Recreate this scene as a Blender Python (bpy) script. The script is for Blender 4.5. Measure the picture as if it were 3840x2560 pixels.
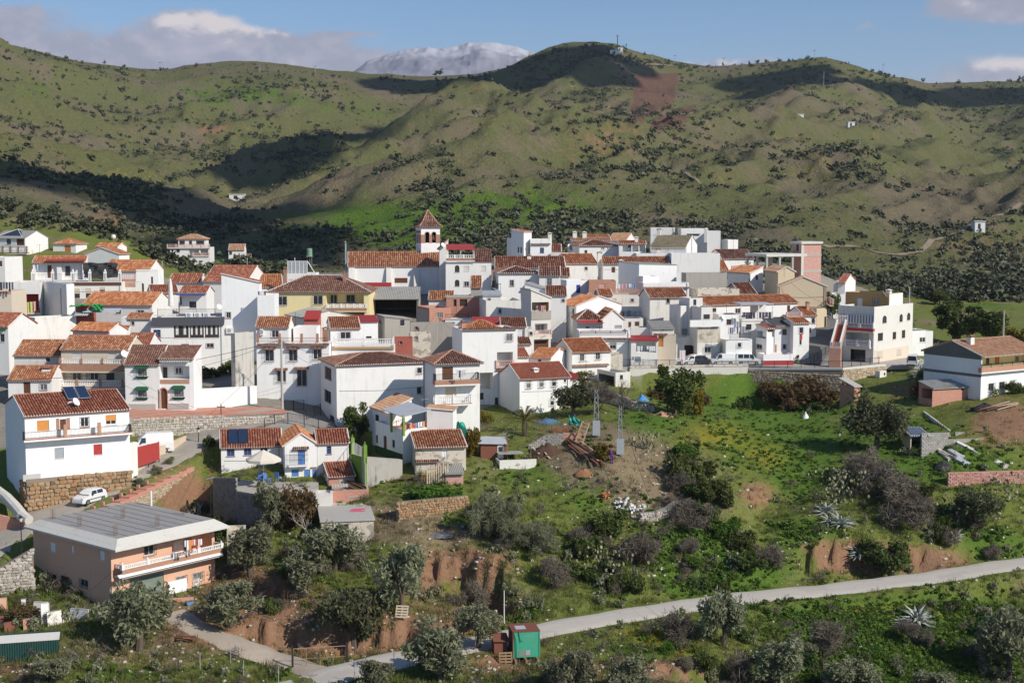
import bpy,math,random
import numpy as np
from mathutils import Vector as V3
R=math.radians
SC=bpy.context.scene
COL=SC.collection
for _o in list(bpy.data.objects):
 bpy.data.objects.remove(_o)
FPX=5275.0
PITCH=5.2
CZ=45.0
cam_d=bpy.data.cameras.new('camera')
cam=bpy.data.objects.new('camera',cam_d)
COL.objects.link(cam)
cam_d.sensor_width=36.0
cam_d.lens=36.0*FPX/3840.0
cam_d.clip_start=1.0
cam_d.clip_end=40000.0
cam.location=(0,0,CZ)
cam.rotation_euler=(R(90-PITCH),0,0)
SC.camera=cam
SUN_AZ=55.0
SUN_EL=35.0
SUN_DIR=V3((math.sin(R(SUN_AZ))*math.cos(R(SUN_EL)),-math.cos(R(SUN_AZ))*math.cos(R(SUN_EL)),math.sin(R(SUN_EL))))
sun_d=bpy.data.lights.new('sun','SUN')
sun_d.energy=4.7
sun_d.angle=R(0.5)
sun_d.color=(1.0,0.935,0.83)
sun=bpy.data.objects.new('sun',sun_d)
COL.objects.link(sun)
sun.rotation_euler=SUN_DIR.to_track_quat('Z','Y').to_euler()
sun.location=(0,0,200)
SC.view_settings.view_transform='Standard'
SC.view_settings.look='None'
SC.view_settings.exposure=0.0
SC.view_settings.gamma=1.0
SC.view_settings.use_curve_mapping=False
SC.render.engine='CYCLES'
SC.cycles.max_bounces=5
SC.cycles.diffuse_bounces=3
SC.cycles.volume_bounces=0
SC.cycles.transparent_max_bounces=8
world=bpy.data.worlds.new('World')
SC.world=world
world.use_nodes=True
class NT:
 def __init__(s,tree):
  s.t=tree
  s.n=tree.nodes
  s.l=tree.links
 def node(s,typ,**kw):
  n=s.n.new(typ)
  for k,v in kw.items():
   setattr(n,k,v)
  return n
 def put(s,sock,v):
  if hasattr(v,'is_output')or isinstance(v,bpy.types.NodeSocket):
   s.l.new(v,sock)
  else:
   if isinstance(v,(tuple,list))and len(v)==3 and sock.type=='RGBA':
    v=(*v,1.0)
   sock.default_value=v
 def math(s,op,a,b=0.0,c=0.0,clamp=False):
  n=s.node('ShaderNodeMath',operation=op,use_clamp=clamp)
  s.put(n.inputs[0],a)
  s.put(n.inputs[1],b)
  s.put(n.inputs[2],c)
  return n.outputs[0]
 def mix(s,f,a,b,blend='MIX'):
  n=s.node('ShaderNodeMix',data_type='RGBA',blend_type=blend)
  s.put(n.inputs[0],f)
  s.put(n.inputs[6],a)
  s.put(n.inputs[7],b)
  return n.outputs[2]
 def ss(s,x,lo,hi):
  n=s.node('ShaderNodeMapRange',interpolation_type='SMOOTHSTEP')
  s.put(n.inputs[0],x)
  s.put(n.inputs[1],lo)
  s.put(n.inputs[2],hi)
  return n.outputs[0]
 def noise(s,vec,scale,detail=4,rough=0.55,dist=0.0):
  n=s.node('ShaderNodeTexNoise')
  if vec is not None:
   s.l.new(vec,n.inputs['Vector'])
  n.inputs['Scale'].default_value=scale
  n.inputs['Detail'].default_value=detail
  n.inputs['Roughness'].default_value=rough
  n.inputs['Distortion'].default_value=dist
  return n.outputs[0]
 def scale(s,vec,k):
  n=s.node('ShaderNodeMapping')
  s.l.new(vec,n.inputs[0])
  n.inputs['Scale'].default_value=k
  return n.outputs[0]
def ray_dir(u,v):
 x=(u-1920)/FPX
 z=-(v-1280)/FPX
 c,s_=math.cos(R(PITCH)),math.sin(R(PITCH))
 return V3((x,c+z*s_,-s_+z*c))
def PX(u,v,Y):
 d=ray_dir(u,v)
 d=d*(Y/d.y)
 return V3((d.x,d.y,d.z+CZ))
def build_sky():
 g=NT(world.node_tree)
 for n in list(g.n):
  g.n.remove(n)
 out=g.node('ShaderNodeOutputWorld')
 bg=g.node('ShaderNodeBackground')
 sky=g.node('ShaderNodeTexSky',sky_type='NISHITA')
 sky.sun_disc=False
 sky.sun_elevation=R(SUN_EL)
 sky.sun_rotation=R(180-SUN_AZ)
 sky.altitude=400
 sky.air_density=1.0
 sky.dust_density=0.6
 sky.ozone_density=2.2
 tc=g.node('ShaderNodeTexCoord')
 sep=g.node('ShaderNodeSeparateXYZ')
 g.l.new(tc.outputs['Generated'],sep.inputs[0])
 az=g.math('ARCTAN2',sep.outputs[0],sep.outputs[1])
 el=g.math('ARCSINE',sep.outputs[2])
 pos=g.node('ShaderNodeCombineXYZ')
 g.put(pos.inputs[0],az)
 g.put(pos.inputs[1],g.math('MULTIPLY',el,1.5))
 pv=pos.outputs[0]
 n1=g.noise(pv,20.0,8,0.58,0.25)
 n2=g.noise(pv,55.0,7,0.6,0.2)
 off=g.node('ShaderNodeVectorMath',operation='ADD')
 g.l.new(pv,off.inputs[0])
 off.inputs[1].default_value=(0.006,0.012,0)
 n1b=g.noise(off.outputs[0],20.0,8,0.58,0.25)
 def blob(u,v,su,sv):
  d=ray_dir(u*1.6327,v*1.6327).normalized()
  a0,e0=math.atan2(d.x,d.y),math.asin(d.z)
  dx=g.math('DIVIDE',g.math('SUBTRACT',az,a0),su*1.6327/FPX)
  dy=g.math('DIVIDE',g.math('SUBTRACT',el,e0),sv*1.6327/FPX)
  r2=g.math('ADD',g.math('MULTIPLY',dx,dx),g.math('MULTIPLY',dy,dy))
  return g.math('EXPONENT',g.math('MULTIPLY',r2,-1.0))
 def total(bs):
  t=None
  for u,v,su,sv,k in bs:
   b=g.math('MULTIPLY',blob(u,v,su,sv),k)
   t=b if t is None else g.math('ADD',t,b)
  return t
 wob=g.math('ADD',g.math('MULTIPLY',g.math('SUBTRACT',n1,0.5),1.9),g.math('MULTIPLY',g.math('SUBTRACT',n2,0.5),0.7))
 rel=g.math('MULTIPLY',g.math('SUBTRACT',n1,n1b),4.0)
 bank=total([(-150,125,430,80,.95),(250,150,330,62,.95),(600,155,260,58,.95),(470,75,105,52,.95),(400,55,60,36,.6),(650,105,130,36,.65),(850,165,200,40,.8),(1000,170,160,26,.8),(20,30,120,26,.6),(820,78,60,10,.55),(760,88,40,18,.45),(2350,22,210,40,1.1),(2330,170,250,46,.85),(1640,148,170,22,.8),(2180,10,60,26,.6),(1990,60,24,12,.4),(-700,60,300,90,.9),(2900,100,260,90,.9)])
 bank=g.math('ADD',bank,g.math('MULTIPLY',wob,0.75))
 mb=g.ss(bank,0.34,0.84)
 top=total([(462,36,75,26,1.0),(385,46,42,26,.8),(560,62,80,14,.8),(630,76,50,12,.6),(1580,136,110,12,.7),(1690,146,80,10,.6),(2340,150,140,24,.7),(2350,8,120,12,.45),(-700,10,200,40,.7)])
 mt=g.ss(g.math('ADD',g.math('ADD',top,g.math('MULTIPLY',wob,0.35)),g.math('MULTIPLY',rel,1.1)),0.30,1.25)
 n3=g.noise(pv,3.0,6,0.6,0.3)
 wisps=g.math('MULTIPLY',g.ss(n3,0.56,0.78),0.25)
 hor=g.math('MULTIPLY',g.ss(el,0.16,0.02),0.40)
 skyc=g.mix(1.0,sky.outputs[0],(0.66,0.80,0.97),'MULTIPLY')
 base=g.mix(hor,skyc,(3.9,4.3,5.5))
 base=g.mix(wisps,base,(4.2,4.4,5.3))
 veil=total([(-200,185,520,60,.8),(300,190,420,50,.75),(800,190,320,42,.75),(1100,185,160,36,.5),(2352,200,260,40,.6),(2900,180,300,70,.7),(-900,150,400,90,.8)])
 base=g.mix(g.math('MINIMUM',veil,0.85),base,(4.1,4.15,5.05))
 shade=g.mix(g.ss(g.math('ADD',g.math('MULTIPLY',rel,0.7),n1),0.2,0.85),(3.3,3.4,4.25),(4.3,4.15,4.9))
 cl=g.mix(mt,shade,(7.2,6.5,6.4))
 full=g.mix(g.math('MULTIPLY',mb,0.93),base,cl)
 g.put(bg.inputs[0],full)
 bg.inputs[1].default_value=0.11
 g.l.new(bg.outputs[0],out.inputs[0])
build_sky()
def tag(o,label=None,cat=None,group=None,kind=None):
 if label:o['label']=label
 if cat:o['category']=cat
 if group:o['group']=group
 if kind:o['kind']=kind
 return o
def empty(name,loc=(0,0,0),rz=0.0):
 o=bpy.data.objects.new(name,None)
 o.empty_display_size=0.5
 o.location=loc
 o.rotation_euler=(0,0,rz)
 COL.objects.link(o)
 return o
def thing(name,label,cat,loc=(0,0,0),rz=0.0,group=None):
 return tag(empty(name,loc,rz),label,cat,group)
def link(name,me,parent=None,loc=None,rot=None,sc=None):
 o=bpy.data.objects.new(name,me)
 COL.objects.link(o)
 if parent is not None:o.parent=parent
 if loc is not None:o.location=loc
 if rot is not None:o.rotation_euler=rot
 if sc is not None:o.scale=sc if isinstance(sc,(tuple,list))else(sc,sc,sc)
 return o
def copy_tree(o,parent=None):
 c=o.copy()
 COL.objects.link(c)
 c.parent=parent
 for ch in list(o.children):
  copy_tree(ch,c)
 return c
def np_mesh(name,verts,quads,mats,tri=False,smooth=False):
 me=bpy.data.meshes.new(name)
 n,k=quads.shape
 me.vertices.add(len(verts))
 me.vertices.foreach_set('co',np.asarray(verts,dtype=np.float32).ravel())
 me.loops.add(n*k)
 me.loops.foreach_set('vertex_index',quads.astype(np.int32).ravel())
 me.polygons.add(n)
 me.polygons.foreach_set('loop_start',np.arange(0,n*k,k,dtype=np.int32))
 if smooth:
  me.polygons.foreach_set('use_smooth',np.ones(n,dtype=bool))
 for m in(mats if isinstance(mats,(list,tuple))else[mats]):
  me.materials.append(m)
 me.update(calc_edges=True)
 return me
class MB:
 def __init__(s):
  s.v,s.f,s.m=[],[],[]
 def poly(s,pts,m=0):
  i=len(s.v)
  s.v+=[tuple(p)for p in pts]
  s.f.append(tuple(range(i,i+len(pts))))
  s.m.append(m)
 def box(s,x0,x1,y0,y1,z0,z1,m=0,T=None):
  P=[(x0,y0,z0),(x1,y0,z0),(x1,y1,z0),(x0,y1,z0),(x0,y0,z1),(x1,y0,z1),(x1,y1,z1),(x0,y1,z1)]
  if T:P=[T(*p)for p in P]
  i=len(s.v)
  s.v+=[tuple(p)for p in P]
  for q in((0,3,2,1),(4,5,6,7),(0,1,5,4),(1,2,6,5),(2,3,7,6),(3,0,4,7)):
   s.f.append(tuple(i+k for k in q))
   s.m.append(m)
 def hexa(s,P,m=0):
  i=len(s.v)
  s.v+=[tuple(p)for p in P]
  for q in((0,3,2,1),(4,5,6,7),(0,1,5,4),(1,2,6,5),(2,3,7,6),(3,0,4,7)):
   s.f.append(tuple(i+k for k in q))
   s.m.append(m)
 def tube(s,pts,r,n=6,m=0,caps=True):
  pts=[V3(p)for p in pts]
  rs=r if isinstance(r,(list,tuple))else[r]*len(pts)
  base=len(s.v)
  for k,p in enumerate(pts):
   d=(pts[min(k+1,len(pts)-1)]-pts[max(k-1,0)])
   if d.length<1e-6:d=V3((0,0,1))
   d.normalize()
   up=V3((0,0,1))if abs(d.z)<0.9 else V3((1,0,0))
   a=d.cross(up).normalized()
   b=d.cross(a).normalized()
   for j in range(n):
    t=2*math.pi*j/n
    s.v.append(tuple(p+(a*math.cos(t)+b*math.sin(t))*rs[k]))
  for k in range(len(pts)-1):
   for j in range(n):
    s.f.append((base+k*n+j,base+k*n+(j+1)%n,base+(k+1)*n+(j+1)%n,base+(k+1)*n+j))
    s.m.append(m)
  if caps:
   s.f.append(tuple(base+j for j in range(n))[::-1]);s.m.append(m)
   s.f.append(tuple(base+(len(pts)-1)*n+j for j in range(n)));s.m.append(m)
 def lathe(s,prof,n=8,m=0,c=(0,0,0),T=None):
  base=len(s.v)
  for r,z in prof:
   for j in range(n):
    t=2*math.pi*j/n
    p=(c[0]+r*math.cos(t),c[1]+r*math.sin(t),c[2]+z)
    s.v.append(tuple(T(*p))if T else p)
  for k in range(len(prof)-1):
   for j in range(n):
    s.f.append((base+k*n+j,base+k*n+(j+1)%n,base+(k+1)*n+(j+1)%n,base+(k+1)*n+j))
    s.m.append(m)
  s.f.append(tuple(base+(len(prof)-1)*n+j for j in range(n)));s.m.append(m)
  s.f.append(tuple(base+j for j in range(n))[::-1]);s.m.append(m)
 def mesh(s,name,mats,smooth=False):
  me=bpy.data.meshes.new(name)
  me.from_pydata(s.v,[],s.f)
  for m in(mats if isinstance(mats,(list,tuple))else[mats]):
   me.materials.append(m)
  if len(me.materials)>1:
   me.polygons.foreach_set('material_index',s.m)
  if smooth:
   me.polygons.foreach_set('use_smooth',[True]*len(s.f))
  me.update()
  return me
 def build(s,name,mats,parent=None,smooth=False,kind=None,label=None):
  o=link(name,s.mesh(name,mats,smooth),parent)
  if kind:o['kind']=kind
  if label:o['label']=label
  return o
_M={}
def new_mat(name):
 m=bpy.data.materials.new(name)
 m.use_nodes=True
 g=NT(m.node_tree)
 b=g.n['Principled BSDF']
 b.inputs['Specular IOR Level'].default_value=0.25
 return m,g,b
def bump(g,b,h,strength=0.3,dist=0.05):
 n=g.node('ShaderNodeBump')
 n.inputs['Strength'].default_value=strength
 n.inputs['Distance'].default_value=dist
 g.l.new(h,n.inputs['Height'])
 g.l.new(n.outputs[0],b.inputs['Normal'])
def objco(g):
 tc=g.node('ShaderNodeTexCoord')
 oi=g.node('ShaderNodeObjectInfo')
 n=g.node('ShaderNodeVectorMath',operation='ADD')
 g.l.new(tc.outputs['Object'],n.inputs[0])
 v=g.node('ShaderNodeVectorMath',operation='SCALE')
 g.l.new(oi.outputs['Location'],v.inputs[0])
 v.inputs[3].default_value=0.13
 g.l.new(v.outputs[0],n.inputs[1])
 return n.outputs[0]
def scl(c,k):
 return tuple(x*k for x in c)
def plain(name,c,rough=0.7,metal=0.0,vary=0.18,sc=3.0,spec=0.25):
 if name in _M:return _M[name]
 m,g,b=new_mat(name)
 p=objco(g)
 n=g.noise(p,sc,4,0.6)
 g.put(b.inputs['Base Color'],g.mix(n,scl(c,1-vary),scl(c,1+vary)))
 b.inputs['Roughness'].default_value=rough
 b.inputs['Metallic'].default_value=metal
 b.inputs['Specular IOR Level'].default_value=spec
 _M[name]=m
 return m
def plaster(name,c,dirt=0.15,dcol=(0.33,0.30,0.26),patch=0.0):
 if name in _M:return _M[name]
 m,g,b=new_mat(name)
 p=objco(g)
 big=g.noise(p,0.55,4,0.6)
 st=g.noise(g.scale(p,(1.6,1.6,0.16)),1.6,5,0.65)
 fine=g.noise(p,9.0,4,0.6)
 d=g.math('MULTIPLY',g.ss(st,0.50,0.85),dirt*1.6)
 d2=g.math('MULTIPLY',g.ss(big,0.52,0.80),dirt*0.8)
 col=g.mix(fine,scl(c,0.95),scl(c,1.03))
 col=g.mix(g.math('ADD',d,d2,clamp=True),col,dcol)
 if patch:
  pn=g.noise(p,0.9,7,0.68,0.4)
  col=g.mix(g.ss(pn,0.62-0.12*patch,0.66-0.12*patch),col,(0.36,0.32,0.27))
  col=g.mix(g.ss(g.noise(p,2.3,6,0.7,0.5),0.68-0.06*patch,0.71-0.06*patch),col,(0.30,0.19,0.13))
 rn=g.node('ShaderNodeObjectInfo').outputs['Random']
 col=g.mix(1.0,col,g.mix(rn,(0.93,0.92,0.895),(1.03,1.03,1.03)),'MULTIPLY')
 g.put(b.inputs['Base Color'],col)
 b.inputs['Roughness'].default_value=0.9
 b.inputs['Specular IOR Level'].default_value=0.12
 bump(g,b,fine,0.25,0.02)
 _M[name]=m
 return m
def rooftile(name,c1,c2,c3,lich=0.3):
 if name in _M:return _M[name]
 m,g,b=new_mat(name)
 geo=g.node('ShaderNodeNewGeometry')
 rnd=geo.outputs['Random Per Island']
 p=objco(g)
 n=g.noise(p,1.1,5,0.65)
 f=g.noise(p,14,3,0.6)
 ramp=g.node('ShaderNodeValToRGB')
 ramp.color_ramp.elements[0].color=(*c1,1)
 ramp.color_ramp.elements[1].color=(*c2,1)
 e=ramp.color_ramp.elements.new(0.55)
 e.color=(*c3,1)
 g.l.new(g.math('ADD',g.math('MULTIPLY',rnd,0.75),g.math('MULTIPLY',n,0.3)),ramp.inputs[0])
 col=g.mix(g.math('MULTIPLY',g.ss(n,0.52,0.75),lich),ramp.outputs[0],(0.085,0.062,0.045))
 col=g.mix(g.math('MULTIPLY',g.ss(f,0.58,0.8),0.25),col,(0.34,0.26,0.19))
 g.put(b.inputs['Base Color'],col)
 b.inputs['Roughness'].default_value=0.85
 b.inputs['Specular IOR Level'].default_value=0.15
 _M[name]=m
 return m
def brickmat(name,c1,c2,mort,sc=1.0,worn=0.2):
 if name in _M:return _M[name]
 m,g,b=new_mat(name)
 tc=g.node('ShaderNodeTexCoord')
 sep=g.node('ShaderNodeSeparateXYZ')
 g.l.new(tc.outputs['Object'],sep.inputs[0])
 cb=g.node('ShaderNodeCombineXYZ')
 g.put(cb.inputs[0],g.math('ADD',sep.outputs[0],sep.outputs[1]))
 g.put(cb.inputs[1],sep.outputs[2])
 br=g.node('ShaderNodeTexBrick')
 g.l.new(cb.outputs[0],br.inputs['Vector'])
 br.inputs['Color1'].default_value=(*c1,1)
 br.inputs['Color2'].default_value=(*c2,1)
 br.inputs['Mortar'].default_value=(*mort,1)
 br.inputs['Scale'].default_value=1.0
 br.inputs['Mortar Size'].default_value=0.012
 br.inputs['Brick Width'].default_value=0.28*sc
 br.inputs['Row Height'].default_value=0.10*sc
 n=g.noise(tc.outputs['Object'],0.9,6,0.65,0.3)
 col=g.mix(g.math('MULTIPLY',g.ss(n,0.52,0.7),worn),br.outputs[0],(0.40,0.36,0.31))
 g.put(b.inputs['Base Color'],col)
 b.inputs['Roughness'].default_value=0.9
 bump(g,b,br.outputs[1],-0.5,0.02)
 _M[name]=m
 return m
def corrug(name,c,rough=0.6,period=0.18,metal=0.0,stain=(0.1,0.08,0.06),st=0.3):
 if name in _M:return _M[name]
 m,g,b=new_mat(name)
 p=objco(g)
 n=g.noise(p,0.8,6,0.65)
 f=g.noise(p,6,4,0.6)
 col=g.mix(f,scl(c,0.85),scl(c,1.12))
 col=g.mix(g.math('MULTIPLY',g.ss(n,0.48,0.75),st),col,stain)
 g.put(b.inputs['Base Color'],col)
 b.inputs['Roughness'].default_value=rough
 b.inputs['Metallic'].default_value=metal
 _M[name]=m
 return m
def leafmat(name,c1,c2,trans=0.38):
 if name in _M:return _M[name]
 m,g,b=new_mat(name)
 geo=g.node('ShaderNodeNewGeometry')
 oi=g.node('ShaderNodeObjectInfo')
 tc=g.node('ShaderNodeTexCoord')
 n=g.noise(tc.outputs['Object'],0.6,3,0.6)
 t=g.math('ADD',g.math('MULTIPLY',geo.outputs['Random Per Island'],0.6),g.math('MULTIPLY',n,0.5))
 col=g.mix(t,c1,c2)
 hsv=g.node('ShaderNodeHueSaturation')
 g.l.new(col,hsv.inputs['Color'])
 g.put(hsv.inputs['Value'],g.math('ADD',0.82,g.math('MULTIPLY',oi.outputs['Random'],0.36)))
 g.put(hsv.inputs['Hue'],g.math('ADD',0.485,g.math('MULTIPLY',oi.outputs['Random'],0.03)))
 g.put(b.inputs['Base Color'],hsv.outputs[0])
 b.inputs['Roughness'].default_value=0.6
 b.inputs['Specular IOR Level'].default_value=0.2
 if trans:
  tr=g.node('ShaderNodeBsdfTranslucent')
  g.l.new(hsv.outputs[0],tr.inputs[0])
  mx=g.node('ShaderNodeMixShader')
  mx.inputs[0].default_value=trans
  g.l.new(b.outputs[0],mx.inputs[1])
  g.l.new(tr.outputs[0],mx.inputs[2])
  g.l.new(mx.outputs[0],g.n['Material Output'].inputs[0])
 _M[name]=m
 return m
WWH=plaster('white_plaster',(0.80,0.79,0.77),0.24)
WCL=plaster('clean_white_plaster',(0.83,0.825,0.81),0.16)
WOL=plaster('weathered_white_plaster',(0.74,0.715,0.67),0.42)
W_GREYW=plaster('off_white_plaster',(0.70,0.68,0.64),0.30)
W_RUIN=plaster('ruined_plaster',(0.62,0.56,0.47),0.5,patch=0.8)
W_CEM=plaster('cement_render',(0.40,0.37,0.33),0.4,(0.2,0.18,0.16))
W_YEL=plaster('pale_yellow_plaster',(0.80,0.68,0.38),0.08)
W_CREAM=plaster('cream_plaster',(0.66,0.55,0.39),0.12)
W_BEIGE=plaster('beige_plaster',(0.66,0.57,0.46),0.14)
W_ORANGE=plaster('salmon_plaster',(0.66,0.40,0.275),0.16,(0.46,0.27,0.18))
W_OCHRE=plaster('ochre_plaster',(0.48,0.30,0.13),0.2)
W_PINK=plaster('brick_red_plaster',(0.42,0.13,0.10),0.15)
W_GREEN=plaster('green_painted_plaster',(0.17,0.30,0.05),0.2)
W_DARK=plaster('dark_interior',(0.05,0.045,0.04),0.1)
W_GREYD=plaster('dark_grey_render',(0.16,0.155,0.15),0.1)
BRICK=brickmat('terracotta_brick',(0.42,0.16,0.09),(0.52,0.24,0.14),(0.45,0.38,0.32))
BRICKR=brickmat('red_hollow_brick',(0.48,0.17,0.11),(0.56,0.25,0.17),(0.42,0.34,0.28),1.0,0.12)
BRICKP=brickmat('pink_hollow_brick',(0.52,0.22,0.17),(0.60,0.33,0.27),(0.50,0.42,0.37),1.1,0.25)
BRICKB=brickmat('brown_face_brick',(0.34,0.15,0.09),(0.42,0.21,0.13),(0.36,0.28,0.22),1.0,0.05)
TOR=rooftile('orange_roof_tiles',(0.313,0.099,0.046),(0.603,0.348,0.209),(0.464,0.191,0.087),0.3)
T_RED=rooftile('red_roof_tiles',(0.22,0.07,0.046),(0.487,0.267,0.174),(0.336,0.122,0.075),0.3)
T_BROWN=rooftile('brown_roof_tiles',(0.151,0.072,0.055),(0.371,0.238,0.174),(0.232,0.116,0.087),0.3)
T_DARK=rooftile('weathered_roof_tiles',(0.128,0.058,0.041),(0.418,0.244,0.157),(0.244,0.099,0.064),0.5)
T_PALE=rooftile('pale_roof_tiles',(0.40,0.21,0.125),(0.58,0.40,0.27),(0.49,0.29,0.18),0.1)
T_MIX=rooftile('mixed_old_roof_tiles',(0.232,0.087,0.046),(0.58,0.371,0.232),(0.383,0.162,0.087),0.4)
T_OLIVE=rooftile('olive_grey_roof_tiles',(0.20,0.17,0.11),(0.31,0.27,0.19),(0.25,0.21,0.14),0.2)
T_FLATRED=rooftile('flat_red_roof_tiles',(0.38,0.125,0.08),(0.50,0.235,0.165),(0.44,0.17,0.11),0.15)
MOR=plain('white_mortar',(0.72,0.69,0.64),0.9)
FIBRE=corrug('fibre_cement_sheet',(0.34,0.33,0.30),0.85,st=0.5)
FIBRED=corrug('dark_fibre_sheet',(0.16,0.155,0.14),0.85,st=0.4)
ZINC=corrug('zinc_sheet',(0.45,0.47,0.49),0.5,st=0.2)
REDSHEET=corrug('red_painted_sheet',(0.38,0.05,0.045),0.55,st=0.15)
GDK=plain('grey_roof_screed',(0.30,0.29,0.28),0.9)
TDK=plain('terracotta_terrace_floor',(0.40,0.16,0.10),0.85)
DARKROOF=corrug('dark_felt_roof',(0.075,0.075,0.08),0.8,st=0.2)
CONC=plaster('bare_concrete',(0.44,0.42,0.385),0.35,(0.25,0.23,0.2))
CONCW=plaster('pale_concrete',(0.62,0.60,0.55),0.3,(0.35,0.32,0.28))
GLASS=plain('dark_window_glass',(0.035,0.04,0.048),0.12,spec=0.6)
GLASSC=plain('curtained_window_glass',(0.22,0.22,0.225),0.15,spec=0.6)
FR_W=plain('white_frame_paint',(0.78,0.77,0.75),0.5)
FR_B=plain('blue_frame_paint',(0.10,0.22,0.50),0.5)
FR_D=plain('brown_frame_wood',(0.13,0.055,0.03),0.6)
FR_K=plain('dark_frame_paint',(0.05,0.05,0.05),0.5)
IRON=plain('black_iron',(0.03,0.03,0.033),0.5)
WOOD=plain('weathered_wood',(0.26,0.17,0.10),0.85,sc=5)
WOODO=plain('orange_varnished_wood',(0.48,0.20,0.06),0.6)
PAINT={'white':FR_W,'blue':FR_B,'brown':FR_D,'black':FR_K,'orange':plain('orange_shutter',(0.62,0.27,0.07),0.6),'red':plain('red_shutter',(0.42,0.05,0.05),0.55),'grey':plain('grey_shutter',(0.34,0.37,0.39),0.55),'wood':WOODO,'cream':plain('cream_shutter',(0.62,0.52,0.38),0.6),'green':plain('dark_green_paint',(0.015,0.10,0.045),0.5),'brightgreen':plain('bright_green_paint',(0.03,0.24,0.06),0.5),'navy':plain('navy_paint',(0.04,0.06,0.26),0.5),'greygreen':plain('grey_green_steel',(0.20,0.24,0.20),0.45,sc=1.2,vary=0.3),'pale':plain('pale_shutter',(0.66,0.63,0.58),0.6),'teal':plain('teal_paint',(0.03,0.32,0.22),0.5),'pink':plain('pink_shutter',(0.60,0.40,0.36),0.6)}
# ================================================================ terrain
def _hash(ix,iy,seed):
 h=(ix.astype(np.int64)*374761393+iy.astype(np.int64)*668265263+seed*1274126177)&0x7fffffff
 h=((h^(h>>13))*1274126177)&0x7fffffff
 return((h^(h>>16))&0xffff)/65535.0
def vnoise(x,y,seed=0):
 ix,iy=np.floor(x),np.floor(y)
 fx,fy=x-ix,y-iy
 fx=fx*fx*fx*(fx*(fx*6-15)+10)
 fy=fy*fy*fy*(fy*(fy*6-15)+10)
 a,b=_hash(ix,iy,seed),_hash(ix+1,iy,seed)
 c,d=_hash(ix,iy+1,seed),_hash(ix+1,iy+1,seed)
 return(a+(b-a)*fx)*(1-fy)+(c+(d-c)*fx)*fy
def fbm(x,y,seed=0,octv=4,gain=0.5,ridged=False):
 t,amp,tot=0.0,1.0,0.0
 for i in range(octv):
  n=vnoise(x*(2**i)+17.3*i,y*(2**i)-9.1*i,seed+i)*2-1
  if ridged:n=1-2*np.abs(n)
  t=t+n*amp
  tot+=amp
  amp*=gain
 return t/tot
S=1.6327
def tv(v):
 z=-(v*S-1280)/FPX
 c,s_=math.cos(R(PITCH)),math.sin(R(PITCH))
 return(-s_+z*c)/(c+z*s_)
def kv(u,v):
 z=-(v*S-1280)/FPX
 c,s_=math.cos(R(PITCH)),math.sin(R(PITCH))
 return((u*S-1920)/FPX)/(c+z*s_)
CP=[]
def colm(u,*vy):
 for v,y in vy:CP.append((u,v,y))
for u in(-500,-100,300,700,1100,1500,1900,2300,2800):
 colm(u,(1780,98),(2300,66),(3400,40))
colm(-500,(1560,114),(1380,136),(1240,146),(1060,166),(900,190),(760,235),(640,285),(560,320))
colm(0,(1568,114),(1480,122),(1400,132),(1262,143),(1200,147),(1060,166),(940,180),(850,205),(760,230),(690,255),(630,285),(600,305))
colm(130,(1568,113),(1470,122),(1400,131),(1200,147),(1150,152),(1000,172))
colm(230,(1140,153),(1110,158),(940,180),(850,205),(760,230),(690,258),(640,285))
colm(330,(1530,119),(1440,128),(1085,159),(1035,168),(945,180))
colm(400,(1395,132),(1330,140),(1250,147),(1045,166),(1000,172),(940,181),(850,208),(760,235),(690,268),(655,320),(618,395))
colm(520,(1520,121),(1430,129),(1330,140),(1230,150),(1150,157),(1000,172),(940,182),(850,206),(760,238),(690,270),(650,325),(612,402))
colm(640,(1400,131),(1300,141),(1220,149),(1110,160),(990,174),(930,184),(850,208),(760,240),(690,272),(640,310),(612,392))
colm(800,(1530,119),(1400,131),(1300,142),(1200,150),(1110,160),(1000,178),(930,190),(850,212),(760,245),(690,280),(630,310))
colm(960,(1420,130),(1300,142),(1200,149),(1150,154),(1090,160),(1000,178),(930,194),(850,216),(760,246),(690,280),(620,312))
colm(1100,(1530,121),(1460,127),(1390,133),(1290,143),(1200,150),(1100,159),(1010,172),(940,194),(850,216),(760,248),(690,282),(610,315))
colm(1250,(1460,129),(1400,136),(1300,145),(1200,152),(1080,162),(990,178),(930,196),(860,214),(760,248),(690,284),(600,318))
colm(1400,(1500,124),(1425,134),(1390,138),(1300,146),(1190,154),(1060,162),(980,178),(900,202),(850,219),(760,248),(690,284),(600,318))
colm(1550,(1560,119),(1480,128),(1400,138),(1370,142),(1290,148),(1180,156),(1050,168),(950,190),(885,214),(845,223),(760,245),(690,278),(590,320))
colm(1700,(1560,123),(1470,132),(1385,141),(1350,145),(1250,151),(1140,161),(1000,184),(895,214),(845,224),(760,244),(690,272),(600,318))
colm(1850,(1560,126),(1450,136),(1365,144),(1335,148),(1240,154),(1120,166),(1000,187),(900,212),(845,225),(770,242),(690,270),(620,312))
colm(2000,(1560,127),(1430,139),(1348,147),(1310,151),(1200,158),(1080,170),(980,188),(890,210),(848,224),(790,250),(720,300))
colm(2150,(1560,129),(1420,142),(1335,149),(1290,153),(1180,162),(1060,171),(960,190),(890,205),(848,222),(790,260),(720,310),(650,400))
colm(2352,(1560,132),(1400,146),(1312,153),(1270,157),(1180,163),(1070,171),(950,188),(890,200),(850,225),(790,262),(720,312),(650,410))
colm(2700,(1560,130),(1400,146),(1300,155),(1150,166),(1000,182),(880,210),(780,262),(700,330),(640,420))
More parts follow.
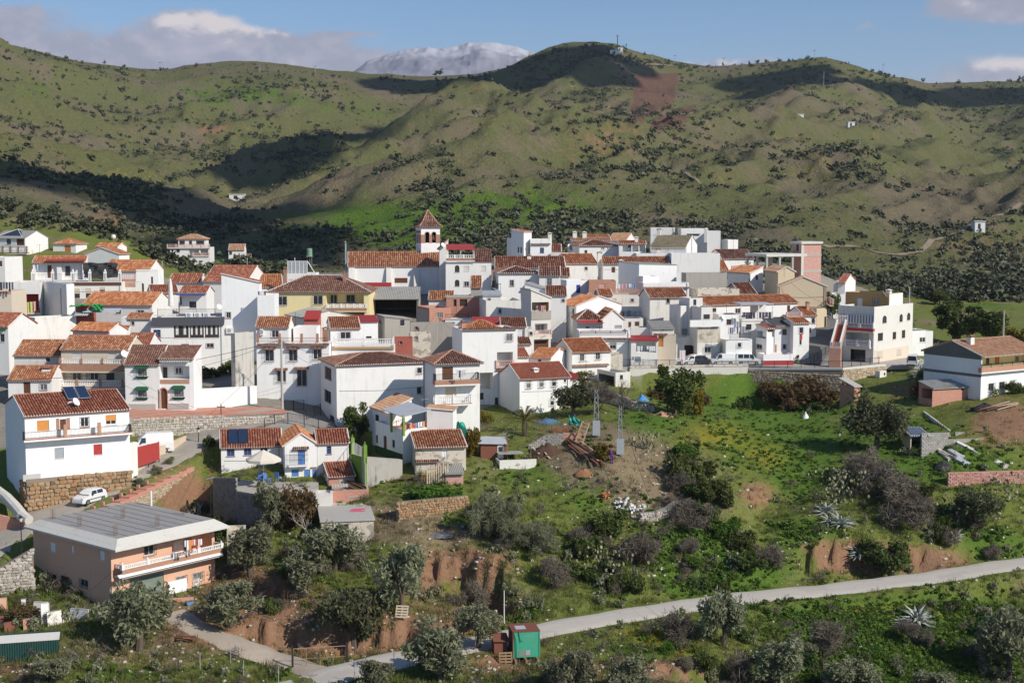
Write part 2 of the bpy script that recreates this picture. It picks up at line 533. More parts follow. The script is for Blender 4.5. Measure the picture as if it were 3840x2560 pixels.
for q in((290,1197,150),(360,1163,155),(430,1132,159.5),(250,1222,146.5),(2200,1150,164.5),(2300,1150,165),(2400,1155,165.5),(2200,1078,168.5),(2300,1078,169),(2400,1078,170),(1000,1256,145.4),(1080,1283,143.2),(1150,1322,140.8),(1005,1300,144.4),(1085,1348,142.0),(1150,1405,138.6),(620,1440,127.5),(750,1443,127.2),(880,1450,126.5),(640,1478,126.3),(760,1490,125.9),(880,1482,125.6),(1900,1238,154.2),(1950,1300,151.4),(1740,1112,164.5),(1735,1150,163.2)):
 CP.append(q)
colm(-100,(440,370),(520,340),(590,310),(420,420))
colm(20,(466,355),(540,335),(590,312))
colm(120,(487,350),(550,330),(595,312))
colm(250,(527,345),(570,330),(605,312))
colm(335,(577,340),(605,330))
colm(60,(505,400),(470,480));colm(180,(545,400),(500,500));colm(300,(600,395),(560,470),(520,540));colm(400,(598,420),(575,480))
colm(540,(604,412),(575,500));colm(440,(592,425))
for u in(760,900,1050,1200,1350,1500,1700):
 colm(u,(660,385),(575,480))
colm(-400,(60,1500),(250,1100),(340,800),(470,520))
colm(-150,(85,1500),(250,1150),(330,800))
colm(0,(115,1500),(200,1250),(290,1000),(372,850),(342,720),(420,580))
colm(100,(140,1500),(235,1250),(320,1020),(400,860),(368,710),(440,590))
colm(200,(158,1500),(260,1250),(345,1030),(440,850),(402,700),(470,580))
colm(330,(172,1520),(285,1250),(372,1020),(475,830),(438,690),(500,570))
colm(490,(161,1500),(300,1220),(400,980),(515,790),(506,650),(560,530))
colm(600,(157,1500),(280,1260),(380,1000),(470,810),(545,610))
colm(740,(170,1540),(250,1330),(335,1120),(425,930),(432,820),(500,660),(560,490))
colm(870,(180,1580),(262,1370),(335,1180),(395,1080),(346,960),(420,780),(500,600))
colm(1000,(178,1600),(240,1430),(285,1290),(350,1200),(308,1070),(400,800),(480,620))
colm(1150,(165,1600),(220,1470),(300,1380),(266,1230),(350,950),(450,720),(520,560))
colm(1280,(115,1560),(185,1450),(250,1270),(350,1000),(440,760),(520,580))
colm(1380,(103,1520),(180,1370),(255,1230),(345,1100),(430,850),(500,650))
colm(1500,(140,1600),(220,1390),(300,1170),(380,960),(450,760),(512,600))
colm(1650,(160,1640),(250,1340),(330,1100),(405,900),(465,730),(525,570))
colm(1800,(152,1580),(235,1370),(310,1150),(390,1010),(353,930),(430,760),(510,590),(570,450))
colm(1900,(150,1520),(230,1320),(300,1140),(390,930),(470,700),(560,510),(630,420))
colm(2050,(190,1560),(265,1380),(340,1150),(425,900),(500,720),(580,550),(640,430))
colm(2200,(198,1680),(262,1470),(345,1180),(430,920),(520,720),(600,540))
colm(2352,(195,1680),(300,1330),(400,1020),(500,790),(590,570))
colm(2750,(190,1640),(300,1230),(450,830),(600,520))
for u,v,y in((-400,60,1500),(0,115,1500),(200,158,1500),(330,172,1520),(490,161,1500),(600,157,1500),(740,170,1540),(870,180,1580),(1000,178,1600),(1150,165,1600),(1280,115,1560),(1380,103,1520),(1500,140,1600),(1650,160,1640),(1800,152,1580),(1900,150,1520),(2050,190,1560),(2200,198,1680),(2352,195,1680),(2750,190,1640)):
 colm(u,(v+14,y*1.12),(v+60,y*1.42))
_cp=np.array([(kv(u,v)*6.0,math.log(y)*3.0,tv(v))for u,v,y in CP])
def _phi(r2):
 return 0.5*r2*np.log(r2+1e-9)
def _solve():
 P,t=_cp[:,:2],_cp[:,2]
 n=len(P)
 d2=((P[:,None,:]-P[None,:,:])**2).sum(-1)
 A=np.zeros((n+3,n+3))
 A[:n,:n]=_phi(d2)+np.eye(n)*0.004
 A[:n,n]=1
 A[:n,n+1:]=P
 A[n,:n]=1
 A[n+1:,:n]=P.T
 return np.linalg.solve(A,np.concatenate([t,np.zeros(3)]))
_w=_solve()
def _tps(k,y):
 q=np.stack([k.ravel()*6.0,np.log(y.ravel())*3.0],-1)
 out=np.empty(len(q))
 P=_cp[:,:2]
 n=len(P)
 for i in range(0,len(q),40000):
  c=q[i:i+40000]
  d2=(c**2).sum(1)[:,None]+(P**2).sum(1)[None]-2*c@P.T
  out[i:i+40000]=_phi(np.maximum(d2,0))@_w[:n]+_w[n]+c@_w[n+1:]
 return out.reshape(k.shape)
_GK,_GL=np.linspace(-.8,.8,420),np.linspace(math.log(20),math.log(2300),520)
_G=_tps(*np.meshgrid(_GK,np.exp(_GL)))
def tps(k,y):
 k,y=np.asarray(k,float),np.asarray(y,float)
 a=np.clip((k+.8)/1.6*419,0,418.999)
 b=np.clip((np.log(y)-_GL[0])/(_GL[-1]-_GL[0])*519,0,518.999)
 i,j=a.astype(int),b.astype(int)
 a,b=a-i,b-j
 return(_G[j,i]*(1-a)+_G[j,i+1]*a)*(1-b)+(_G[j+1,i]*(1-a)+_G[j+1,i+1]*a)*b
ROADS={'lane':(3.5,[(-140,1345),(-40,1262),(60,1205),(150,1160),(240,1118),(320,1080),(400,1040),(450,1012),(500,985),(600,968)]),'track':(2.6,[(380,1760),(600,1590),(760,1550),(930,1510),(1080,1480),(1240,1447),(1400,1418),(1560,1392),(1700,1372),(1850,1358),(2000,1340),(2130,1328),(2250,1305),(2352,1290),(2550,1265),(2800,1235)]),'drive':(1.8,[(395,1405),(450,1440),(520,1470),(600,1497),(680,1522),(745,1546)]),}
def terr(x,y,detail=True):
 x,y=np.asarray(x,float),np.asarray(y,float)
 yy=np.maximum(y,20.0)
 z=CZ+tps(x/yy,yy)*yy
 if detail:
  far=np.clip((yy-440)/260,0,1)
  a=0.5*fbm(x/9.0,y/9.0,3,4)+0.25*fbm(x/2.2,y/2.2,8,3)
  vill=np.exp(-((yy-235)/60.0)**2)
  z=z+(1-far)*a*(1.0-0.6*vill)
  q,p=x*.82-y*.57,x*.57+y*.82
  top=1-.82*np.clip((yy-1200)/280,0,1)
  z=z+far*top*(36.0*fbm(q/165.0,p/560.0,21,3,.42,True)+17.0*fbm(q/58.0,p/190.0,25,3,.5,True)+5.0*fbm(x/26.0,y/30.0,31,3,.5,True))
 return z
def gz(x,y):
 return float(terr(np.array([x]),np.array([y]))[0])
_ly=np.exp(np.linspace(math.log(45),math.log(2200),900))
def ground(u,v,ymin=60.0,ymax=2200.0):
 k,t=kv(u,v),tv(v)
 f=tps(np.full(900,k),_ly)-t
 ok=(_ly>=ymin)&(_ly<=ymax)
 idx=np.where(ok[1:]&(f[1:]>=0)&(f[:-1]<0))[0]
 if len(idx)==0:
  i=int(np.argmin(np.where(ok,np.abs(f),9)))
  y=_ly[i]
 else:
  i=idx[0]
  y=_ly[i]+(_ly[i+1]-_ly[i])*(-f[i])/(f[i+1]-f[i])
 return V3((k*y,y,gz(k*y,y)))
def ground_many(uv,ymin=60.0,ymax=2200.0):
 uv=np.asarray(uv,float)
 zz=-(uv[:,1]*S-1280)/FPX
 c,s_=math.cos(R(PITCH)),math.sin(R(PITCH))
 ts=(-s_+zz*c)/(c+zz*s_)
 ks=((uv[:,0]*S-1920)/FPX)/(c+zz*s_)
 ys=np.exp(np.linspace(math.log(ymin),math.log(ymax),300))
 y,hit=np.zeros(len(uv)),np.zeros(len(uv),bool)
 for i in range(0,len(uv),6000):
  k,t=ks[i:i+6000],ts[i:i+6000]
  F=tps(np.repeat(k[:,None],300,1),np.repeat(ys[None],len(k),0))-t[:,None]
  ok=(F[:,1:]>=0)&(F[:,:-1]<0)
  hit[i:i+6000]=ok.any(1)
  q=ok.argmax(1)
  r=np.arange(len(k))
  y[i:i+6000]=ys[q]+(ys[q+1]-ys[q])*(-F[r,q])/(F[r,q+1]-F[r,q]+1e-12)
 y=np.maximum(y,ymin)
 x=ks*y
 return np.stack([x,y,terr(x,y)],-1),hit
LANE={}
for nm,(hw,pts)in ROADS.items():
 g_=[ground(u,v)for u,v in pts]
 fine=[]
 for a,b in zip(g_[:-1],g_[1:]):
  for i in range(8):
   fine.append(a.lerp(b,i/8))
 fine.append(g_[-1])
 F=np.array([(p.x,p.y,p.z)for p in fine])
 F[:,2]=CZ+tps(F[:,0]/F[:,1],F[:,1])*F[:,1]
 for _ in range(14):
  F[1:-1]=(F[:-2]+2*F[1:-1]+F[2:])/4
 LANE[nm]=(hw,F)
_terr0=terr
_a,_b=PX(795*.38265,1400+1440*.38265,143.5),PX(1888*.38265,1400+905*.38265,163)
CUTS=[((_a.x,_a.y),(_b.x,_b.y),2.7,5,9,0)]
for u0,v0,u1,v1,dep,w0,w1 in((965,1258,1075,1278,1.8,2,5),(1060,1272,1180,1330,2.8,3,7),(1140,1320,1200,1390,2.2,2.5,5),(560,1425,760,1440,1.6,3,5),(740,1436,960,1428,1.9,3,5),(560,1330,680,1345,1.1,2,4),(1820,1262,1960,1222,2.6,3,4),(1950,1228,2150,1262,1.8,3,4),(1685,1175,1760,1108,1.3,2,4),(1560,1320,1610,1255,1.2,2,4),(1500,1535,1720,1500,1.5,3,5)):
 p,q=(PX(u*S,v*S,ground(u,v).y)for u,v in((u0,v0),(u1,v1)))
 CUTS.append(((p.x,p.y),(q.x,q.y),dep,w0,w1,.45))
for(a,b,ya),(c,d,yb),dep in(((2362,1381,218.8),(2806,1387,221.8),3.1),((2806,1387,221.8),(3160,1387,215.3),2.8)):
 p,q=PX(a,b,ya),PX(c,d,yb)
 CUTS.append(((p.x-1,p.y),(q.x+2,q.y),dep,6,14,0))
def terr(x,y,detail=True):
 x,y=np.asarray(x,float),np.asarray(y,float)
 sh=x.shape
 z=_terr0(x,y,detail).ravel()
 xf,yf=x.ravel(),y.ravel()
 near=np.where(yf<200)[0]
 for nm,(hw,F)in LANE.items():
  for i in range(0,len(near),20000):
   j=near[i:i+20000]
   d2=(xf[j][:,None]-F[None,:,0])**2+(yf[j][:,None]-F[None,:,1])**2
   a=d2.argmin(1)
   d=np.sqrt(d2[np.arange(len(j)),a])
   wgt=np.clip(1-(d-hw-0.3)/1.5,0,1)
   wgt=wgt*wgt*(3-2*wgt)
   z[j]=z[j]*(1-wgt)+(F[a,2]-0.06)*wgt
 sm=lambda q:np.clip(q,0,1)**2*(3-2*np.clip(q,0,1))
 for(ax,ay),(bx,by),dep,w0,w1,wv in CUTS:
  L=math.hypot(bx-ax,by-ay)
  t=((xf-ax)*(bx-ax)+(yf-ay)*(by-ay))/L
  d=((xf-ax)*(by-ay)-(yf-ay)*(bx-ax))/L+wv*np.sin(t*1.7)+wv*.6*np.sin(t*4.1+1)
  z-=dep*sm((d-.15)/.8)*(1-sm((d-w0)/w1))*sm((t+1)/2.5)*(1-sm((t-L+2)/3.5))
 return z.reshape(sh)
COV={0:[(1800,900,150,55,1),(1750,985,115,90,1.2),(1840,1080,70,60,1),(1500,965,90,40,.7),(1850,1230,90,50,.8),(1700,1310,160,45,.7),(2050,1000,160,55,.7),(2100,1080,110,60,.8),(2250,1060,120,30,.7),(2290,1250,90,40,.9),(2200,1460,220,90,1.1),(1950,1430,220,50,1),(2060,1540,260,80,1.1),(1620,1340,120,40,.8),(1580,1230,90,80,.8),(1480,1500,120,40,.6),(1350,1150,100,70,.5),(1200,1085,80,50,.5),(980,1128,80,20,1),(780,1165,60,18,1),(1130,1450,40,25,.8),(880,1475,60,15,.8),(1050,1195,50,14,.7),(300,1545,120,22,.6),(490,605,120,12,1.0),(840,520,130,50,.7),(620,480,120,40,.25),(1120,470,200,60,.45),(1000,530,120,40,.9),(1330,480,130,60,.3),(540,220,250,40,.45),(100,210,160,50,.3),(1800,520,200,60,.2),(2250,690,90,20,.9),(1750,300,80,50,.2),(1600,470,120,50,.25),(880,260,200,30,.3)],1:[(1950,1278,110,36,1.3),(2150,1290,70,36,.9),(1070,1290,110,34,1.1),(1100,1400,80,45,.9),(620,1400,170,60,.9),(900,1450,170,45,1.1),(720,1470,160,34,1.2),(480,1450,110,40,.9),(420,1140,70,60,1.1),(1480,1540,150,30,.9),(960,1340,60,40,.8),(560,1340,100,40,.8),(1150,1530,90,30,.9),(1740,1135,45,35,.8),(1575,1290,20,40,.7),(590,1340,110,30,.7),(2310,970,80,50,1.1),(2080,900,60,25,.5),(60,1540,90,30,.8),(250,505,80,16,.5),(1420,310,60,60,.35),(1320,320,50,80,.3),(490,298,40,10,.8),(2250,560,140,30,.4),(2100,690,60,20,.4),(660,650,60,20,.6)],2:[(1400,1055,140,60,1.2),(1480,1120,120,60,1.2),(1000,1215,150,34,1.2),(850,1190,90,40,.9),(950,1130,60,16,.6),(300,1490,220,50,.7),(1330,1010,110,40,.7),(1650,1060,60,50,.3),(180,500,150,40,.5),(1200,330,120,60,.5),(1830,430,80,60,.45),(2150,470,200,90,.8),(1500,1540,160,40,.6),(420,1400,80,40,.6)],3:[(1640,1000,90,40,.8),(1760,1050,60,40,.7),(2100,1010,60,25,.7),(1500,1460,80,24,.9),(2100,1400,180,18,.8),(2220,1010,80,20,.5),(1560,1500,60,30,.6),(330,1520,90,30,.4),(280,430,140,30,.5),(1840,380,60,30,.4),(1900,420,50,60,.25)],}
PLOUGH=[[(1462,172),(1560,168),(1545,240),(1500,262),(1440,296)],[(1500,272),(1600,240),(1565,296),(1490,298)]]
def in_poly(u,v,poly):
 inside=np.zeros(u.shape,bool)
 j=len(poly)-1
 for i in range(len(poly)):
  (xi,yi),(xj,yj)=poly[i],poly[j]
  c=((yi>v)!=(yj>v))&(u<(xj-xi)*(v-yi)/(yj-yi+1e-9)+xi)
  inside^=c
  j=i
 return inside
def pix_of(x,y,z):
 dy,dz=y,z-CZ
 c,s_=math.cos(R(PITCH)),math.sin(R(PITCH))
 fwd=dy*c-dz*s_
 up=dy*s_+dz*c
 return(1920+FPX*x/fwd)/S,(1280-FPX*up/fwd)/S
def cover(x,y,z):
 u,v=pix_of(x,y,z)
 out=np.zeros(u.shape+(4,))
 for ch,bl in COV.items():
  for bu,bv,su,sv,k in bl:
   near=(y<330)if bv>640 else(y>250)
   out[...,ch]+=k*np.exp(-((u-bu)/su)**2-((v-bv)/sv)**2)*near
 return np.clip(out,0,1),u,v
def ground_material(name,far):
 m,g,b=new_mat(name)
 geo=g.node('ShaderNodeNewGeometry')
 p=geo.outputs['Position']
 at=g.node('ShaderNodeAttribute',attribute_name='cover')
 sep=g.node('ShaderNodeSeparateColor')
 g.l.new(at.outputs['Color'],sep.inputs[0])
 gr,so,dr,ye=sep.outputs[0],sep.outputs[1],sep.outputs[2],at.outputs['Alpha']
 k=0.1 if far else 1.0
 big=g.noise(p,0.11*k if far else 0.07,5,0.62,0.3)
 mid=g.noise(p,0.5*k*1.5,6,0.65,0.2)
 fine=g.noise(p,2.4 if not far else 0.45,5,0.7)
 spk=g.noise(p,7.0 if not far else 1.1,3,0.6)
 grass=g.mix(fine,(0.085,0.115,0.024),(0.195,0.22,0.052))
 lush=g.mix(fine,(0.045,0.095,0.013),(0.13,0.21,0.032))
 dry=g.mix(fine,(0.15,0.115,0.068),(0.30,0.235,0.145))
 soil=g.mix(fine,(0.17,0.088,0.05),(0.36,0.215,0.13))
 yel=g.mix(fine,(0.15,0.15,0.02),(0.32,0.27,0.03))
 if far:
  grass=g.mix(fine,(0.066,0.078,0.028),(0.185,0.182,0.078))
  dry=g.mix(fine,(0.10,0.086,0.052),(0.225,0.185,0.12))
 w=g.math('ADD',mid,0.0)
 c=g.mix(g.ss(big,0.47 if far else 0.54,0.62 if far else 0.72),grass,dry)
 c=g.mix(g.math('MULTIPLY',g.ss(mid,0.55,0.68),0.45 if far else 0.4),c,g.mix(0.5,soil,dry))
 def lay(c,mask,layer,hard=0.16):
  e=g.math('ADD',mask,g.math('MULTIPLY',g.math('SUBTRACT',mid,0.5),1.3))
  e=g.math('ADD',e,g.math('MULTIPLY',g.math('SUBTRACT',fine,0.5),0.7))
  return g.mix(g.ss(e,0.42-hard,0.42+hard),c,layer)
 c=lay(c,dr,dry)
 c=lay(c,gr,lush)
 c=lay(c,g.math('MULTIPLY',ye,0.75),yel,0.3)
 c=lay(c,so,soil,0.28)
 if far:
  pa=g.node('ShaderNodeAttribute',attribute_name='plough')
  fur=g.noise(g.scale(p,(1.0,0.15,0.15)),0.5,3,0.5)
  c=g.mix(pa.outputs['Fac'],c,g.mix(fur,(0.105,0.06,0.043),(0.17,0.10,0.072)))
  c=g.mix(g.math('MULTIPLY',g.ss(spk,0.60,0.70),0.7),c,(0.045,0.05,0.03))
 else:
  c=g.mix(g.math('MULTIPLY',g.ss(spk,0.62,0.72),0.5),c,(0.36,0.31,0.25))
  pv=g.node('ShaderNodeAttribute',attribute_name='paved')
  c=g.mix(g.math('MULTIPLY',pv.outputs['Fac'],0.9),c,g.mix(fine,(0.24,0.215,0.185),(0.34,0.31,0.27)))
 g.put(b.inputs['Base Color'],c)
 b.inputs['Roughness'].default_value=0.95
 b.inputs['Specular IOR Level'].default_value=0.08
 bump(g,b,g.math('ADD',fine,g.math('MULTIPLY',spk,0.5)),0.8,0.25 if not far else 2.2)
 return m
def build_terrain():
 nk=540
 ks=np.linspace(-0.62,0.62,nk)
 ks=np.sign(ks)*(np.abs(ks)/0.62)**1.15*0.62
 for nm,lo,hi,n,far in(('ground',38,345,440,False),('hills',345,2250,420,True)):
  ys=np.exp(np.linspace(math.log(lo),math.log(hi),n))
  K,Y=np.meshgrid(ks,ys)
  X=K*Y
  Z=terr(X,Y)
  cov,U,V=cover(X,Y,Z)
  q=np.arange((n-1)*(nk-1))
  r,c=q//(nk-1),q%(nk-1)
  a=r*nk+c
  quads=np.stack([a,a+1,a+nk+1,a+nk],-1)
  me=np_mesh(nm,np.stack([X,Y,Z],-1).reshape(-1,3),quads,ground_material(nm+'_cover',far),smooth=True)
  at=me.attributes.new('cover','FLOAT_COLOR','POINT')
  at.data.foreach_set('color',cov.reshape(-1,4).astype(np.float32).ravel())
  if not far:
   pav=in_poly(U,V,[(-60,660),(330,640),(560,640),(760,600),(1150,560),(1700,560),(2060,690),(2110,850),(1500,850),(1330,880),(1100,940),(760,985),(480,985),(300,945),(-60,1050)])&(Y>150)
   a3=me.attributes.new('paved','FLOAT','POINT')
   a3.data.foreach_set('value',pav.astype(np.float32).ravel())
  if far:
   pl=np.zeros(U.shape)
   for poly in PLOUGH:pl=np.maximum(pl,in_poly(U,V,poly))
   a2=me.attributes.new('plough','FLOAT','POINT')
   a2.data.foreach_set('value',pl.astype(np.float32).ravel())
  tag(link(nm,me),'slope of weeds, soil and grass below and under the village' if not far else 'scrub and olive covered hills behind the village',kind='structure')
build_terrain()
def ribbon(name,lane,mat,lift,label):
 hw,F=LANE[lane]
 T=np.gradient(F[:,:2],axis=0)
 T/=np.linalg.norm(T,axis=1)[:,None]+1e-9
 N=np.stack([-T[:,1],T[:,0]],-1)
 nx=7
 V,Q=[],[]
 rr=random.Random(5)
 for i in range(len(F)):
  w=hw*(1+0.06*math.sin(i*0.9)+rr.uniform(-.02,.02))
  for j in range(nx):
   t=j/(nx-1)*2-1
   V.append((F[i,0]+N[i,0]*w*t,F[i,1]+N[i,1]*w*t,F[i,2]+lift-(0.25 if abs(t)>.99 else 0.03*t*t)))
 for i in range(len(F)-1):
  for j in range(nx-1):
   a=i*nx+j
   Q.append((a,a+1,a+nx+1,a+nx))
 tag(link(name,np_mesh(name,np.array(V),np.array(Q),mat,smooth=True)),label,kind='structure')
def roadmat(name,c,vary,gravel=0.0):
 m,g,b=new_mat(name)
 p=g.node('ShaderNodeNewGeometry').outputs['Position']
 n=g.noise(p,0.35,6,0.6,0.3)
 f=g.noise(p,4.0,4,0.65)
 col=g.mix(n,scl(c,1-vary),scl(c,1+vary))
 col=g.mix(g.math('MULTIPLY',g.ss(f,0.55,0.75),0.3+gravel),col,scl(c,0.6))
 g.put(b.inputs['Base Color'],col)
 b.inputs['Roughness'].default_value=0.95
 b.inputs['Specular IOR Level'].default_value=0.08
 vo=g.node('ShaderNodeTexVoronoi',feature='DISTANCE_TO_EDGE')
 g.l.new(p,vo.inputs['Vector'])
 vo.inputs['Scale'].default_value=0.21
 pa=g.ss(g.noise(p,0.16,4,0.6),0.54,0.60)
 col=g.mix(g.math('MULTIPLY',pa,0.35),col,scl(c,0.72))
 col=g.mix(g.math('MULTIPLY',g.ss(vo.outputs['Distance'],0.012,0.003),0.22),col,scl(c,0.5))
 g.put(b.inputs['Base Color'],col)
 bump(g,b,f,0.4+gravel,0.04)
 return m
ribbon('village_lane','lane',roadmat('lane_concrete',(0.36,0.325,0.275),0.22),0.05,'worn concrete lane climbing past the solar panel house')
ribbon('valley_track','track',roadmat('pale_track',(0.50,0.46,0.40),0.10),0.05,'pale concrete track across the valley slope')
ribbon('gravel_drive','drive',roadmat('drive_gravel',(0.40,0.34,0.27),0.2,0.3),0.05,'gravel drive from the gate to the salmon house')
# ================================================================ houses
TILES={'A':(0,850,.38265),'B':(0,1400,.38265),'C':(0,1950,.3891),'D':(850,850,.38265),'E':(850,1400,.38265),'F':(850,1950,.3891),'G':(1700,800,.38265),'H':(1700,1350,.38265),'I':(2550,850,.38265),'J':(2940,1050,.38265),'K':(2940,1500,.38265),'L':(2340,1950,.6378),'M':(0,0,.8163),'N':(1920,0,.8163),'O':(1700,2150,.2721),'P':(1050,750,.34014),'Q':(2400,1350,.38265),'W':(0,0,1.6327)}
def tp(tile,x,y):
 a,b,k=TILES[tile]
 return a+x*k,b+y*k
def pt(tile,x,y,Y):
 return PX(*tp(tile,x,y),Y)
def tilep(mb,poly,col_w=0.26,row_l=0.46,seg=3,caps=None,cap_w=0.0):
 P=[V3(p)for p in poly]
 a=(P[1]-P[0]);L=a.length;a.normalize()
 n=a.cross(P[-1]-P[0]).normalized()
 if n.z<0:n=-n
 b=n.cross(a).normalized()
 if b.z<0:b=-b
 q=[((p-P[0]).dot(a),(p-P[0]).dot(b))for p in P]
 xs=[p[0]for p in q]
 x0,x1=min(xs),max(xs)
 nc=max(1,int(round((x1-x0)/col_w)))
 cw=(x1-x0)/nc
 r=cw*0.33
 rnd=random.Random(int(abs(P[0].x*31+P[0].y*17)))
 arc=[(math.cos(math.pi*j/seg),math.sin(math.pi*j/seg))for j in range(seg+1)]
 for c in range(nc):
  xc=x0+(c+0.5)*cw
  ys=[]
  for i in range(len(q)):
   (ax,ay),(bx,by)=q[i],q[(i+1)%len(q)]
   if(ax-xc)*(bx-xc)<=0 and abs(ax-bx)>1e-6:
    ys.append(ay+(by-ay)*(xc-ax)/(bx-ax))
  if len(ys)<2:continue
  y0,y1=min(ys),max(ys)
  if y1-y0<0.12:continue
  nr=max(1,int(round((y1-y0)/row_l)))
  rl=(y1-y0)/nr
  wob=rnd.uniform(-.012,.012)
  for k in range(nr):
   ya,yb=y0+k*rl-0.03,y0+(k+1)*rl
   dx=wob+rnd.uniform(-.012,.012)
   i0=len(mb.v)
   for(yy,rr,hh)in((ya,r*1.1,0.065),(yb,r*0.9,0.012)):
    for cx,sx in arc:
     mb.v.append(tuple(P[0]+a*(xc+dx+rr*cx)+b*yy+n*(hh+rr*1.35*sx)))
   m=seg+1
   for j in range(seg):
    mb.f.append((i0+j,i0+j+1,i0+m+j+1,i0+m+j));mb.m.append(0)
   mb.f.append(tuple(i0+j for j in range(m))[::-1]);mb.m.append(0)
  if caps is not None:
   i0=len(caps.v)
   for cx,sx in arc+[(0,-0.4)]:
    caps.v.append(tuple(P[0]+a*(xc+r*1.15*cx)+b*(y0-0.07)+n*(0.05+r*sx)))
   caps.f.append(tuple(range(i0,i0+len(arc)+1)));caps.m.append(0)
def wave_sheet(mb,quad,period=0.2,amp=0.03,step=0.05):
 A,B,Cc,D=[V3(p)for p in quad]
 n=(B-A).cross(D-A).normalized()
 if n.z<0:n=-n
 L=(B-A).length
 N=max(4,int(L/(period/4)))
 i0=len(mb.v)
 for i in range(N+1):
  t=i/N
  h=amp*math.sin(2*math.pi*t*L/period)
  mb.v.append(tuple(A.lerp(B,t)+n*h))
  mb.v.append(tuple(D.lerp(Cc,t)+n*h))
 for i in range(N):
  k=i0+2*i
  mb.f.append((k,k+2,k+3,k+1));mb.m.append(0)
def slab(mb,poly,th=0.12,m=0):
 P=[V3(p)for p in poly]
 D=[p-V3((0,0,th))for p in P]
 mb.poly(P,m)
 mb.poly(D[::-1],m)
 for i in range(len(P)):
  j=(i+1)%len(P)
  mb.poly([P[i],D[i],D[j],P[j]],m)
BAL_PROF=[(0.05,0),(0.035,0.06),(0.075,0.2),(0.07,0.28),(0.03,0.42),(0.05,0.55)]
class House:
 last=None
 def __init__(s,tile,label,front,base,Y,phi=None,L=None,Rt=None,d=None,wall=None,roof=('flat',),name='house',cat='house',skirt=3.0,ext=None):
  if House.last:House.last.done()
  House.last=s
  s.tile,s.wall_m=tile,wall or WWH
  xl,yl,xr,yr=front
  if Y is None or isinstance(Y,str):
   bu,bv=tp(tile,xl,base)
   Y=ground(bu/S,bv/S,90,330).y-(3 if isinstance(Y,str)else 0)
  ul,vl=tp(tile,xl,yl)
  ur,vr=tp(tile,xr,yr)
  P0=PX(ul,vl,Y)
  if phi is None:
   tl=ray_dir(ul,vl);tr=ray_dir(ur,vr)
   Yr=Y*(tl.z/tl.y)/(tr.z/tr.y)
   P1=PX(ur,vr,Yr)
   phi=math.degrees(math.atan2(P1.y-P0.y,P1.x-P0.x))
  s.phi=R(phi)
  c,sn=math.cos(s.phi),math.sin(s.phi)
  kr=ray_dir(ur,vr);kr=kr.x/kr.y
  s.w=(kr*P0.y-P0.x)/(c-kr*sn)
  zb=PX(*tp(tile,xl,base),Y).z
  s.H=P0.z-zb
  s.O=V3((P0.x,P0.y,zb))
  s.e1,s.e2=V3((c,sn,0)),V3((-sn,c,0))
  if d is None:
   d=7.0
   if L is not None:
    k=ray_dir(*tp(tile,L,yl));k=k.x/k.y
    den=-sn-k*c
    if abs(den)>1e-4:d=(k*P0.y-P0.x)/den
   elif Rt is not None:
    k=ray_dir(*tp(tile,Rt,yr));k=k.x/k.y
    Q=s.O+s.e1*s.w
    den=-sn-k*c
    if abs(den)>1e-4:d=(k*Q.y-Q.x)/den
   d=min(max(d,3.0),15.0)
  s.d=d
  if len(roof)>1 and isinstance(roof[1],int)and roof[0]in('ridge_x','shed_f','hip'):
   f=1.0 if roof[0]=='shed_f' else.5
   def sl():
    return(s.z_of(0,s.d*f,roof[1])-s.H)/(s.d*f)
   while sl()>.44 and s.d<15:s.d+=.25
   while sl()<.20 and s.d>3.2:s.d-=.25
   d=s.d
  low=min(float(q)for q in terr(np.array([(s.O+s.e1*a*s.w+s.e2*b*d).x for a in(0,1)for b in(0,1)]),np.array([(s.O+s.e1*a*s.w+s.e2*b*d).y for a in(0,1)for b in(0,1)]),False))
  s.skirt=min(max(skirt,zb-low+1.0),16.0)
  s.root=thing(name,label,cat,s.O,s.phi)
  s.holes={'F':[],'L':[],'R':[],'B':[]}
  s.parts=[]
  s.roof=roof
  s.mats=[s.wall_m,W_DARK]
  s.col=0.29 if Y<215 else(0.34 if Y<260 else 0.40)
  s.row=0.46 if Y<215 else(0.7 if Y<260 else 1.0)
  s.far=Y>240
 def plane(s,face,n=0.0):
  if face=='F':return s.O-s.e2*n,-s.e2
  if face=='L':return s.O-s.e1*n,-s.e1
  if face=='R':return s.O+s.e1*(s.w+n),s.e1
  return s.O+s.e2*(s.d+n),s.e2
 def hit(s,face,x,y,n=0.0,tile=None):
  u,v=tp(tile or s.tile,x,y)
  D=ray_dir(u,v)
  p,nn=s.plane(face,n)
  o=V3((0,0,CZ))
  t=(p-o).dot(nn)/D.dot(nn)
  q=o+D*t-s.O
  lx,ly,lz=q.dot(s.e1),q.dot(s.e2),q.z
  sx=lx if face=='F' else(s.d-ly if face=='L' else ly)
  return sx,lz
 def T(s,face):
  if face=='F':return lambda a,n,z:(a,-n,z)
  if face=='L':return lambda a,n,z:(-n,s.d-a,z)
  if face=='R':return lambda a,n,z:(s.w+n,a,z)
  return lambda a,n,z:(s.w-a,s.d+n,z)
 def rect(s,face,x0,y0,x1,y1,n=0.0,tile=None):
  a0,z1=s.hit(face,x0,y0,n,tile)
  a1,z0=s.hit(face,x1,y1,n,tile)
  _,z1b=s.hit(face,x1,y0,n,tile)
  _,z0b=s.hit(face,x0,y1,n,tile)
  if abs(a1-a0)<3.0:
   z1,z0=(z1+z1b)/2,(z0+z0b)/2
  else:
   z0=z0b
  if a0>a1:a0,a1=a1,a0
  return a0,a1,z0,z1
 def flen(s,face):
  return s.w if face in 'FB' else s.d
